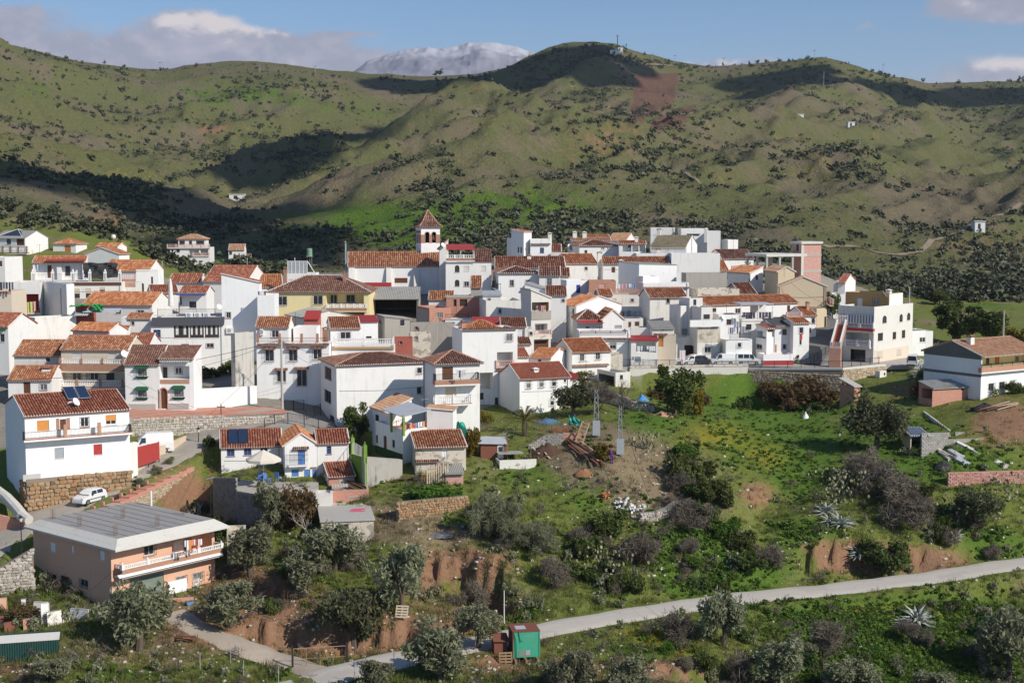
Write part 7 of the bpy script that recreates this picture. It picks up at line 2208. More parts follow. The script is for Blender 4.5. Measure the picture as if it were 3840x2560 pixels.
_bu=[('dark',822,1015,82,92,'round dark citrus tree beside the lime green wall','tree'),('dark',1548,955,128,120,'big leafy dark green tree under the car park wall','tree'),('yellow',1592,955,70,80,'yellowing shrub at the right foot of the big leafy tree','shrub'),('bramble',1790,880,130,60,'brown bramble thicket climbing the car park wall, left half','bramble'),('bramble',1868,890,130,78,'brown bramble thicket under the rubble wall, right half','bramble'),('bush',1955,905,60,50,'dark ivy clump between the brambles and the brick hut','shrub'),('yellow',1385,1062,58,48,'small citrus tree with yellow leaves beside the iron scrap','tree'),('yellow',470,1192,85,62,'yellow green shrub in the garden below the planter wall','shrub'),('dark',515,1205,62,60,'dark green citrus by the aerial mast','shrub'),('bramble',672,1200,120,130,'rust and olive creeper mass over the cottage terrace wall','creeper'),('olive',622,1222,95,130,'grey green tree growing into the rust coloured creeper','tree'),('lush',985,1150,120,46,'dark green citrus row on the vegetable terrace','shrub'),('lush',1040,1150,60,42,'leafy bush at the right end of the vegetable terrace','shrub'),('yellow',1082,1050,48,90,'yellow shrub beside the shabby house corner','shrub'),('broom',1120,1235,90,130,'feathery green broom in the gully below the shack','shrub'),('broom',1170,1262,95,110,'feathery broom lower down the gully','shrub'),('broom',1235,1285,110,95,'wispy broom on the gully floor','shrub'),('bush',1400,1225,110,70,'dark ivy hump below the pile of white blocks','shrub'),('bush',1350,1270,90,60,'grey green shrub left of the curved rubble wall','shrub'),('grey',1470,1290,130,90,'grey brush on the bank under the curved rubble wall','shrub'),('bush',1570,1110,100,90,'dark shrub on the green strip right of the dirt terrace','shrub'),('bush',1640,1160,100,80,'rounded shrub beside the bare clay step','shrub'),('grey',1590,1210,110,80,'grey twiggy brush right of the pallet','shrub'),('grey',2040,1160,150,110,'purple grey thicket above the agaves','shrub'),('grey',2080,1215,130,90,'purple grey thicket lower on the clay bank','shrub'),('grey',1985,1105,130,100,'bare grey thicket under the dark olive','shrub'),('bush',2030,1255,130,80,'grey green bush hanging over the clay bank','shrub'),('bush',1720,1300,120,60,'weedy shrub above the track','shrub'),('bush',1700,1255,70,60,'dark spiky shrub in the hollow above the track','shrub'),('grey',1760,1290,90,60,'dry grey shrub beside the clay bank','shrub'),('grey',1270,1345,90,90,'brown dry brush on the ravine edge','shrub'),('grey',1090,1350,80,110,'brown dry brush inside the red ravine','shrub'),('grey',1030,1340,60,70,'dark dry brush at the head of the ravine','shrub'),('grey',1560,1470,90,80,'thin grey shrub just below the track','shrub'),('grey',1720,1540,110,110,'grey brown bush between two olives on the lower slope','shrub'),('bush',2190,1400,60,35,'small round brown bush on the yellow verge','shrub'),('olive',1960,1590,140,100,'grey bush crown at the lower frame edge right of centre','tree'),('olive',2140,1600,130,80,'grey bush at the lower frame edge under the agave','tree'),('dark',2200,790,120,110,'tall dark leafy tree behind the red tiled roof','tree'),('dark',2270,800,110,95,'second leafy tree behind the red tiled roof','tree'),('yellow',2330,800,60,60,'rusty shrub behind the ridge of the red tiled roof','shrub'),('bush',2160,700,60,40,'low dark tree beyond the corner building','tree'),('bush',2150,880,90,40,'dark creeper between the jeep and the white house flank','creeper'),('bramble',2120,905,60,40,'brown shrub on the bank under the agave by the jeep','shrub'),('dark',1912,735,38,65,'leafy street tree in the steep grey street','tree'),('dark',1825,842,30,34,'leafy shrub in the corner of the white wall by the street','shrub'),('bush',1325,598,28,30,'conical dark shrub in front of the round dish house','shrub'),('bramble',1300,662,90,36,'brown and green vines over the ruined wall by the brick block','creeper'),('dark',1020,735,40,34,'dark bush below the church side house','shrub'),('lush',2260,905,60,40,'green bushes at the corner of the white house with barred windows','shrub'),('bush',2330,900,60,34,'shrub behind the garden chairs','shrub'),('bush',480,1035,40,40,'dark shrub in the shade above the planter wall','shrub'),('yellow',1330,880,60,36,'grape leaves turning yellow under the tawny roof','creeper'),('grey',1090,965,50,50,'twiggy fruit bush below the lower balustrade','shrub'),('yellow',1110,975,40,40,'yellow leaved sapling in the garden below the balconies','shrub'),('bush',470,870,80,40,'dark shrubs in the shaded yard beside the ruined wall','shrub'),('bush',520,860,60,40,'overgrown corner at the foot of the ruined wall','shrub'),('broom',390,1078,30,22,'rosemary tuft on the planter wall, top one','shrub'),('broom',360,1105,34,24,'rosemary tuft on the planter wall, second from the top','shrub'),('broom',320,1135,38,26,'rosemary tuft on the planter wall, third from the top','shrub'),('grey',270,1165,34,24,'dry tuft on the planter wall, above the salmon house roof','shrub'),('bramble',60,1420,120,46,'heap of reddish dry vine over the yard beside the salmon house','creeper'),('bush',105,1350,20,30,'creeper on the shaded salmon wall','creeper'),]
for n_,(k,u,v,w,hh,lb,cat)in enumerate(_bu):tree(k,lb,u,v,w,hh,cat,{'tree':'leafy_tree','shrub':'shrub','creeper':'creeper','bramble':'bramble'}[cat],cat=='tree',n_)
_r=random.Random(61)
for poly,n,kinds,lb,gr in[([(1560,1010),(1640,1080),(1690,1200),(1680,1330),(1560,1330),(1520,1200)],20,['bush','grey','lush','dark'],'green or twiggy shrub in the thicket right of the dirt terrace','thicket right of the dirt terrace'),([(1300,1220),(1480,1250),(1520,1360),(1330,1390),(1260,1310)],14,['bush','grey','dark'],'shrub in the thicket below the curved rubble wall','thicket below the curved rubble wall'),([(1090,1130),(1180,1160),(1290,1290),(1220,1330),(1110,1240)],10,['broom','grey','broom'],'feathery brush filling the gully below the shack','brush in the gully below the shack'),([(2080,1110),(2180,1150),(2300,1260),(2200,1290),(2100,1200)],10,['bush','grey','lush'],'shrub on the slope below the pink brick wall','shrubs below the pink brick wall'),([(1480,1480),(1800,1440),(2300,1420),(2340,1560),(1500,1570)],14,['grey','bush','lush'],'low shrub on the meadow below the pale track','shrubs on the meadow below the track'),([(480,1230),(700,1330),(720,1440),(480,1420)],6,['grey','bush'],'low shrub among the olives beside the drive','shrubs among the lower olives'),([(330,1180),(420,1130),(470,1090),(480,1180),(400,1230)],9,['dark','grey','bush'],'shrub in the shaded garden under the planter wall','garden under the planter wall'),([(1460,890),(1800,880),(1960,930),(1800,930),(1480,930)],12,['bush','lush','bramble'],'bush at the foot of the car park wall','bushes below the car park wall'),([(640,1280),(960,1230),(1000,1380),(700,1420)],10,['bush','grey','olive'],'scrubby bush between the olives on the terraces','bushes between the olives')]:
 m_=0
 while m_<n:
  u,v=_r.uniform(min(q[0]for q in poly),max(q[0]for q in poly)),_r.uniform(min(q[1]for q in poly),max(q[1]for q in poly))
  if in_poly(np.array([u]),np.array([v]),poly)[0]:
   tree(_r.choice(kinds),lb,u,v,_r.uniform(35,75),_r.uniform(30,60),'shrub','shrub',False,m_,gr);m_+=1
for n_,(u,v,w,hh,pale,lb,lv)in enumerate([(1432,950,80,115,False,'bare dark tree against the small garden store',None),(1375,955,120,105,False,'half bare tree beside the lattice pylon','grey'),(1150,1035,100,70,True,'pale bare fig tree below the palm',None),(1088,1000,60,60,True,'bare sapling beside the turquoise netting',None),(705,1240,95,115,True,'white branched bare tree beside the pink sprayed hut',None),(450,1150,90,80,True,'tangled bare fig branches at the planter wall end',None),(1895,1540,130,160,False,'gnarled bare almond tree in the middle of the lower meadow','grey'),(2085,1480,100,90,False,'bare almond tree under the big agave','grey'),(1780,1420,120,60,False,'low bare fig spreading over the track verge',None),(2010,1140,120,120,False,'grey bare tree above the prickly pears','grey'),(2090,1190,120,90,False,'leaning bare tree over the clay bank','grey'),(1300,1130,70,40,True,'pale dead bush on the grassy terrace',None),(1690,1240,70,50,True,'pale dead shrub above the track',None),(80,1440,110,60,False,'leafless vine trained over the scrap yard',None),(160,1340,60,70,False,'bare climber on the salmon wall',None)]):
 bare(lb,u,v,w,hh,pale,n_,leaves=lv)
def agave(label,u,v,wpx,n=26,seed=1,name='agave'):
 p=ground(u,v,60);m=p.y/3231.0;r=wpx*m*.5
 rr=random.Random(seed);t=thing(name,label,'agave',(p.x,p.y,p.z),0)
 for k in range(n):
  a=rr.uniform(0,6.28);e=rr.uniform(.05,1.2);L=r*rr.uniform(.75,1.15);w=r*.085
  mb=MB();d=V3((math.cos(a)*math.cos(e),math.sin(a)*math.cos(e),math.sin(e)));s_=V3((-math.sin(a),math.cos(a),0))
  q0,q1,q2=V3((0,0,0)),d*L*.55,d*L+V3((math.cos(a),math.sin(a),-.8))*L*.22
  up=d.cross(s_)*w*.35
  mb.poly([q0-s_*w*.6,q1-s_*w,q1+up,q0+up]);mb.poly([q0+up,q1+up,q1+s_*w,q0+s_*w*.6]);mb.poly([q1-s_*w,q2,q1+up]);mb.poly([q1+up,q2,q1+s_*w])
  mb.build('leaf',L_AGAVE,t)
 return t
for n_,(u,v,w,c,lb)in enumerate([(1975,1238,78,30,'large striking agave hanging over the red clay bank'),(1930,1205,70,26,'agave in the middle of the slope clump'),(1895,1172,60,22,'agave at the upper end of the slope clump'),(1905,1195,50,20,'small agave tucked into the slope clump'),(2105,1432,85,34,'silvery agave on the sunny meadow below the track'),(2075,1435,50,20,'smaller agave leaning on the silvery meadow agave'),(2120,862,70,26,'agave on the bank beside the jeep'),(2160,870,50,20,'agave nearest the white house flank'),(2195,1235,50,20,'agave among the stones left of the dense round tree'),(545,1215,40,18,'spiky yucca by the block shed'),(512,1100,36,16,'spiky succulent above the aerial mast'),(2060,1180,50,18,'agave inside the purple thicket')]):
 agave(lb,u,v,w*1.15,int(c*1.6),n_+3)
def pear(label,u,v,wpx,hpx,n=120,seed=1):
 p=ground(u,v,60);m=p.y/3231.0
 rr=random.Random(seed);t=thing('prickly_pear',label,'cactus',(p.x,p.y,p.z),0)
 mb=MB()
 for k in range(n):
  x,y,z=rr.gauss(0,.3)*wpx*m,rr.gauss(0,.25)*wpx*m,abs(rr.uniform(-.1,.9))*hpx*m
  a,e=rr.uniform(0,3.14),rr.uniform(-.5,.5);r=rr.uniform(.11,.21)
  ux=V3((math.cos(a),math.sin(a),0));uz=V3((-math.sin(a)*math.sin(e),math.cos(a)*math.sin(e),math.cos(e)))
  c=V3((x,y,z));nn=ux.cross(uz)*.04
  ring=[c+ux*r*.7*math.cos(q)+uz*r*math.sin(q)for q in[i*math.pi/4 for i in range(8)]]
  mb.poly([q+nn for q in ring]);mb.poly([q-nn for q in ring][::-1])
 mb.build('pads',L_PEAR,t,kind='stuff')
for n_,(u,v,w,hh,c,lb)in enumerate([(1922,1150,90,90,260,'big sunlit prickly pear thicket above the agaves'),(1390,1330,90,80,170,'prickly pear patch on the ravine shoulder'),(1440,1290,70,60,110,'prickly pear patch below the curved rubble wall'),(1485,1030,60,45,130,'prickly pear clump right of the second lattice pylon'),(2190,1190,70,60,110,'prickly pear scrub left of the dense round tree'),(2310,1140,90,60,120,'dull prickly pear thicket under the pink brick wall'),(1690,1290,40,30,50,'small prickly pear beside the track bank'),(2020,1260,30,30,40,'prickly pear on the clay bank lip')]):
 pear(lb,u,v,w,hh,c,n_)
def palm(label,u,v,wpx,hpx):
 p=ground(u,v,60);m=p.y/3231.0;r=wpx*m*.5;hh=hpx*m
 rr=random.Random(9);t=thing('palm_tree',label,'palm',(p.x,p.y,p.z),0)
 mb=MB();mb.tube([(0,0,-.5),(0,0,hh*.35)],[.35,.3],8);mb.build('trunk',BARK,t)
 for k in range(46):
  a,e=rr.uniform(0,6.28),rr.uniform(-.1,1.35);L=r*rr.uniform(.8,1.15)
  mb=MB();pts=[]
  for i in range(6):
   f=i/5;ee=e-1.1*f*f
   pts.append(V3((math.cos(a)*math.cos(e)*L*f,math.sin(a)*math.cos(e)*L*f,hh*.35+math.sin(e)*L*f-.45*L*f*f)))
  mb.tube(pts,[.035,.03,.025,.02,.015,.008],4)
  s_=V3((-math.sin(a),math.cos(a),0))
  for i in range(14):
   f=.2+.78*i/14;q=pts[min(int(f*5),4)].lerp(pts[min(int(f*5)+1,5)],f*5%1)
   d=(pts[min(int(f*5)+1,5)]-pts[min(int(f*5),4)]).normalized()
   for sg in(-1,1):
    tip=q+(s_*sg*.55+d*.6-V3((0,0,.25)))*(.55+rr.uniform(-.1,.1))
    mb.poly([q-d*.04,q+d*.04,tip])
  mb.build('frond',L_PALM,t)
palm('bushy date palm in the garden under the white houses',1205,1000,120,105)
def inst(V,F,pos,sc,rz,flat=None):
 n,k=len(pos),len(V)
 c,s_=np.cos(rz),np.sin(rz)
 X=V[None,:,0]*sc[:,None,0];Y=V[None,:,1]*sc[:,None,1];Z=V[None,:,2]*sc[:,None,2]
 out=np.stack([X*c[:,None]-Y*s_[:,None]+pos[:,None,0],X*s_[:,None]+Y*c[:,None]+pos[:,None,1],Z+pos[:,None,2]],-1).reshape(-1,3)
 Q=(F[None]+(np.arange(n)*k)[:,None,None]).reshape(-1,F.shape[1])
 return out,Q
def tuft(seed,n,leaf,h,spread):
 r=np.random.RandomState(seed)
 a=r.uniform(0,6.28,n);d=spread*r.rand(n)**.5
 b=np.stack([np.cos(a)*d,np.sin(a)*d,np.zeros(n)],-1)
 tip=b+np.stack([np.cos(a)*.25+r.normal(0,.12,n),np.sin(a)*.25+r.normal(0,.12,n),h*r.uniform(.5,1.2,n)],-1)
 s_=np.stack([-np.sin(a+r.normal(0,1,n)),np.cos(a+r.normal(0,1,n)),np.zeros(n)],-1)*leaf
 V=np.stack([b-s_,b+s_,tip+s_*.25,tip-s_*.25],1).reshape(-1,3)
 return V,np.arange(n*4).reshape(-1,4)
rs=np.random.RandomState(12)
def lane_dist(x,y):
 d=np.full(x.shape,1e9)
 for nm,(hw,F)in LANE.items():
  for i in range(0,len(x),20000):
   j=slice(i,i+20000)
   q=np.sqrt(((x[j,None]-F[None,:,0])**2+(y[j,None]-F[None,:,1])**2).min(1))-hw
   d[j]=np.minimum(d[j],q)
 return d
PAVE=[(-60,660),(330,640),(560,640),(760,600),(1150,560),(1700,560),(2060,690),(2110,850),(1500,850),(1330,880),(1100,940),(760,985),(480,985),(300,945),(-60,1050)]
def scatter():
 N=86000
 uv=np.stack([rs.uniform(-750,3050,N),640+(1700-640)*np.sqrt(rs.rand(N))],-1)
 P,hit=ground_many(uv,60,330)
 ok=hit&(lane_dist(P[:,0],P[:,1])>rs.uniform(-.45,.5,N))&~in_poly(uv[:,0],uv[:,1],PAVE)
 ok&=~((uv[:,0]>-40)&(uv[:,0]<460)&(uv[:,1]<1330)&(uv[:,1]>900))
 P,uv=P[ok],uv[ok]
 cov,_,_=cover(P[:,0],P[:,1],P[:,2])
 nz=fbm(P[:,0]/5,P[:,1]/5,77,4)*.5+.5
 nb=fbm(P[:,0]/14,P[:,1]/14,78,3)*.5+.5
 g,so,dr,ye=cov.T
 r=rs.rand(len(P))
 lush=(r<np.clip(g*1.1-.15+(nz-.5)*1.2,0,.9)*(1-so*.9))
 yel=~lush&(r<np.clip(ye*1.3-.25+(nz-.5),0,.8))
 grass=~lush&~yel&(rs.rand(len(P))<(.55-.45*so-.35*dr+(nb-.5)*.8))
 dry=~lush&~yel&~grass&(rs.rand(len(P))<.28-.2*so)
 def put(name,sel,tmpl,mat,lo,hi,label,zf=1.0):
  p=P[sel]
  s=rs.uniform(lo,hi,len(p))*(0.7+.8*nz[sel])
  sc=np.stack([s,s,s*rs.uniform(.7,1.2,len(p))*zf],-1)
  V,F=inst(tmpl[0],tmpl[1],p-np.array([0,0,.06]),sc,rs.uniform(0,6.28,len(p)))
  tag(link(name,np_mesh(name,V,F,mat)),label,kind='stuff')
 V,F=leafc(5,16,(.42,.55),6,squash=.45);put('weeds',lush,(V,F),L_LUSH,.28,.6,'lush green weeds covering the bank below the car park')
 V,F=leafc(6,14,(.22,.4),6,squash=.4);put('yellow_flowers',yel,(V,F),leafmat('yellow_flower_leaves',(.10,.12,.012),(.34,.28,.02)),.22,.45,'yellow flowering ground cover')
 put('grass',grass,tuft(3,12,.05,.8,.6),leafmat('grass_blades',(.06,.085,.016),(.18,.21,.05)),.3,.65,'short green grass over the slope')
 put('dry_grass',dry,tuft(4,12,.04,.9,.5),L_DRY,.3,.7,'dry straw coloured grass')
 sel=rs.rand(len(P))<np.where(so>.5,.003,.014)*(nb>.42)
 V,F=leafc(8,70,(.2,.34),9,squash=.7)
 put('undergrowth',sel,(V,F),L_OLIVE,.4,1.0,'low dark undergrowth on the slope')
 sel=rs.rand(len(P))<.012
 V,F=leafc(9,60,(.035,.7),9,squash=.7)
 put('dry_undergrowth',sel,(V,F),L_GREY,.4,1.2,'grey twiggy undergrowth on the slope')
 sel=rs.rand(len(P))<.05+.09*(so+dr)
 V,F=stone_geo(3,.2,.3);V,F=np.array(V),np.array(F)
 p=P[sel];s=rs.uniform(.08,.34,len(p))*rs.uniform(.5,1.2,len(p))
 V,F=inst(V,F,p,np.stack([s*1.3,s,s*.7],-1),rs.uniform(0,6.28,len(p)))
 tag(link('rubble',np_mesh('rubble',V,F,RUBPALE)),'pale stones scattered over the soil',kind='stuff')
scatter()
DENSE=[([(540,395),(700,350),(860,300),(1000,262),(1120,238),(1150,262),(1060,300),(900,335),(780,390),(640,440)],.9),([(-50,352),(100,392),(230,430),(360,475),(480,525),(620,560),(700,605),(560,612),(400,575),(300,540),(180,480),(60,455),(-50,430)],1.0),([(1200,150),(1300,112),(1420,115),(1450,200),(1380,235),(1290,225),(1200,200)],.55),([(1300,470),(1400,420),(1500,400),(1560,440),(1600,500),(1400,535),(1250,525)],.6),([(1640,330),(1760,280),(1800,300),(1680,400),(1560,470),(1500,440)],.6),([(2050,620),(2200,600),(2352,640),(2352,720),(2120,740),(2050,690)],.8),([(320,200),(480,240),(560,330),(520,400),(380,340),(300,290)],.5),([(520,240),(640,260),(700,330),(620,380),(520,330)],.45),([(2000,560),(2200,580),(2352,600),(2352,640),(2100,640)],.6),([(640,470),(760,440),(840,470),(700,520)],.6)]  # thick scrub, partly real, also standing in for shade in the dark bands
GROVE=[([(1960,390),(2140,330),(2352,430),(2500,560),(2200,590),(2020,500)],6.8),([(1040,440),(1180,395),(1300,410),(1340,500),(1150,545),(1040,530)],6.0),([(900,420),(1040,350),(1200,320),(1330,400),(1300,470),(1000,480)],10),([(1740,300),(1900,290),(1960,350),(1900,400),(1800,350)],8.0),([(640,500),(760,480),(860,500),(900,560),(700,560)],7.5)]
def hill_growth():
 N=80000
 uv=np.stack([rs.uniform(-750,3100,N),105+(740-105)*rs.rand(N)],-1)
 d=np.full(N,.30)
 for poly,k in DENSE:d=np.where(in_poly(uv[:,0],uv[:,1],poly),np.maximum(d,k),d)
 for poly in PLOUGH:d=np.where(in_poly(uv[:,0],uv[:,1],poly),0,d)
 for poly,_ in GROVE:d=np.where(in_poly(uv[:,0],uv[:,1],poly),.05,d)
 P,hit=ground_many(uv,335,2150)
 nz=fbm(P[:,0]/60,P[:,1]/60,91,4)*.5+.5
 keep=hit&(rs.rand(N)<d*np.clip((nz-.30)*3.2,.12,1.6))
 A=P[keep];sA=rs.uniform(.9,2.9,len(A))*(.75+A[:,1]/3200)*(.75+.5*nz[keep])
 G=[]
 for poly,sp in GROVE:
  q=np.array(poly,float);PP,_=ground_many([tuple(x)for x in q],335,2150)
  x0,x1,y0,y1=PP[:,0].min(),PP[:,0].max(),PP[:,1].min(),PP[:,1].max()
  gx,gy=np.meshgrid(np.arange(x0,x1,sp),np.arange(y0,y1,sp))
  gx=gx.ravel()+gy.ravel()*.25+rs.uniform(-1.3,1.3,gx.size);gy=gy.ravel()+rs.uniform(-1.3,1.3,gx.size)
  z=terr(gx,gy);u,v=pix_of(gx,gy,z)
  ok=in_poly(u,v,poly)&(gy>340)&(gy<2000)
  G.append(np.stack([gx[ok],gy[ok],z[ok]],-1))
 Gp=np.concatenate(G);sG=rs.uniform(1.6,2.7,len(Gp))*(.8+Gp[:,1]/4000)
 N2=60000
 uv2=np.stack([rs.uniform(-750,3100,N2),105+(740-105)*rs.rand(N2)],-1)
 P2,h2=ground_many(uv2,335,2150)
 n2=fbm(P2[:,0]/35,P2[:,1]/35,95,4)*.5+.5
 bad=~h2
 for poly,_ in GROVE:bad|=in_poly(uv2[:,0],uv2[:,1],poly)&(rs.rand(N2)<.75)
 for poly in PLOUGH:bad|=in_poly(uv2[:,0],uv2[:,1],poly)
 k2=~bad&(rs.rand(N2)<np.clip((n2-.38)*2.4,.05,.8))
 B,sB=P2[k2],rs.uniform(.35,1.1,int(k2.sum()))*(.6+P2[k2,1]/1600)
 V,F=leafc(33,9,(.7,.95),5,squash=.6)
 half=rs.rand(len(B))<.6
 for q,nm,mat,lb in((half,'hill_brush',L_HILL,'low green brush speckling the hills'),(~half,'hill_dry_brush',L_GREY,'grey brown brush speckling the hills')):
  VV,FF=inst(V,F,B[q]-np.array([0,0,.15]),np.stack([sB[q]]*3,-1),rs.uniform(0,6.28,int(q.sum())))
  tag(link(nm,np_mesh(nm,VV,FF,mat)),lb,kind='stuff')
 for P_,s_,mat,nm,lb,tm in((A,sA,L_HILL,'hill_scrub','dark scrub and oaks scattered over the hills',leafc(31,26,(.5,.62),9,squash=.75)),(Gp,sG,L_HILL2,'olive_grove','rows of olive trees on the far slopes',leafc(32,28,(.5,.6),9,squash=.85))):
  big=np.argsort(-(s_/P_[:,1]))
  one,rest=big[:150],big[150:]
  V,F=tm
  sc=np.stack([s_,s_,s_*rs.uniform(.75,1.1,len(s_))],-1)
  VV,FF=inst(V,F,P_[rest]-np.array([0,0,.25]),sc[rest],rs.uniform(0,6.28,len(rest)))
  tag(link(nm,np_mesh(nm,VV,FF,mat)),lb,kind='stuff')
  mes=[np_mesh('crown',*leafc(200+q,240,(.22,.34),12,squash=.8),mat)for q in range(3)]
  first=None
  for n_,i in enumerate(one):
   t=thing('hill_oak' if nm=='hill_scrub' else 'hill_olive','round dark tree standing alone on the scrubby hillside' if nm=='hill_scrub' else 'small round olive in the rows on the far slope','tree',tuple(P_[i]-np.array([0,0,.2])),float(rs.uniform(0,6.28)),'dark trees dotted over the hills' if nm=='hill_scrub' else 'olives planted in rows on the far slopes')
   link('crown',mes[n_%3],t,(0,0,.25),None,tuple(sc[i]))
   if 'ht' not in TRK:TRK['ht']=(lambda m_:(m_.tube([(0,0,-.4),(0,0,.5),(.05,0,1.2)],[.16,.12,.07],5),m_.mesh('trunk',BARK))[1])(MB())
   link('trunk',TRK['ht'],t,None,None,(1,1,float(s_[i])*.6))
hill_growth()
sky_rs=random.Random(8)
for i,(u,v,s_)in enumerate([(1235,138,9),(1192,152,6),(1270,125,8),(1250,132,7),(1010,168,10),(1000,174,8),(1345,103,5),(1600,160,4),(1660,158,5),(1740,155,6),(1760,153,6),(1720,158,5),(2120,196,6),(2200,200,7),(2340,196,10),(2352,192,9),(2040,190,5),(2150,198,4),(640,165,4),(450,165,6),(240,160,5),(370,168,5),(590,158,5),(720,170,4),(780,176,4),(1790,150,6),(1480,130,5)]):
 p=ground(u,v+3,900);mm=p.y/3231
 t=thing('skyline_tree','small dark tree standing on the hill skyline','tree',(p.x,p.y,p.z-.5),sky_rs.uniform(0,6.28),'trees along the hill skyline')
 link('crown',CR.setdefault('sky%d'%(i%3),np_mesh('crown',*leafc(300+i%3,200,(.22,.36),10,squash=.9),L_HILL)),t,(0,0,.6),None,(s_*mm,s_*mm,s_*mm*.9))
 link('trunk',TRK['ht'],t,None,None,(1.2,1.2,s_*mm*.5))
# ================================================================ vehicles, street furniture, yard things
def on_z(u,v,z):
 d=ray_dir(u,v);t=(z-CZ)/d.z
 return V3((d.x*t,d.y*t,z))
RUBBER=plain('tyre_rubber',(.025,.025,.025),.9)
RIM=plain('wheel_rim',(.35,.35,.36),.4,.6)
CARGLASS=plain('car_glass',(.025,.03,.035),.08,spec=.7)
LAMP=plain('headlamp_lens',(.6,.6,.58),.15,spec=.6)
TAIL=plain('tail_lamp',(.35,.02,.02),.3)
TRIM=plain('black_bumper_trim',(.045,.045,.05),.6)
def paint(nm,c):return plain(nm,c,.28,0,.03,2,.5)
CARW=paint('white_car_paint',(.72,.72,.71));CARG=paint('dark_grey_car_paint',(.06,.065,.075));CARS=paint('silver_car_paint',(.33,.34,.35))
SHAPES={'hatch':(3.85,1.66,[(0,.62,.62,.70),(.12,.78,.78,.78),(.95,.95,.95,.83),(1.55,.98,1.40,.83),(2.1,1.0,1.50,.83),(3.1,1.02,1.46,.83),(3.62,1.02,1.20,.80),(3.82,.80,.82,.74),(3.85,.6,.62,.70)]),'estate':(4.4,1.75,[(0,.65,.65,.74),(.12,.82,.82,.82),(1.1,.98,.98,.87),(1.75,1.02,1.48,.87),(2.3,1.04,1.60,.87),(3.9,1.06,1.56,.87),(4.25,1.05,1.25,.84),(4.38,.8,.82,.80),(4.4,.6,.62,.74)]),'combi':(4.05,1.67,[(0,.66,.66,.72),(.1,.85,.85,.80),(.85,1.03,1.03,.83),(1.35,1.06,1.62,.83),(1.8,1.08,1.80,.83),(3.85,1.08,1.80,.83),(4.0,1.05,1.6,.82),(4.05,.6,.62,.80)]),'van':(5.1,1.9,[(0,.75,.75,.80),(.1,1.0,1.0,.88),(.75,1.25,1.25,.94),(1.45,1.3,2.05,.94),(1.9,1.3,2.45,.93),(4.95,1.3,2.45,.93),(5.08,1.25,2.3,.92),(5.1,.6,.65,.90)]),'jeep':(3.9,1.7,[(0,.80,.80,.80),(.05,1.0,1.0,.84),(1.2,1.05,1.05,.85),(1.5,1.08,1.80,.85),(1.6,1.08,1.9,.84),(3.8,1.08,1.9,.84),(3.88,1.05,1.8,.84),(3.9,.6,.65,.82)]),}
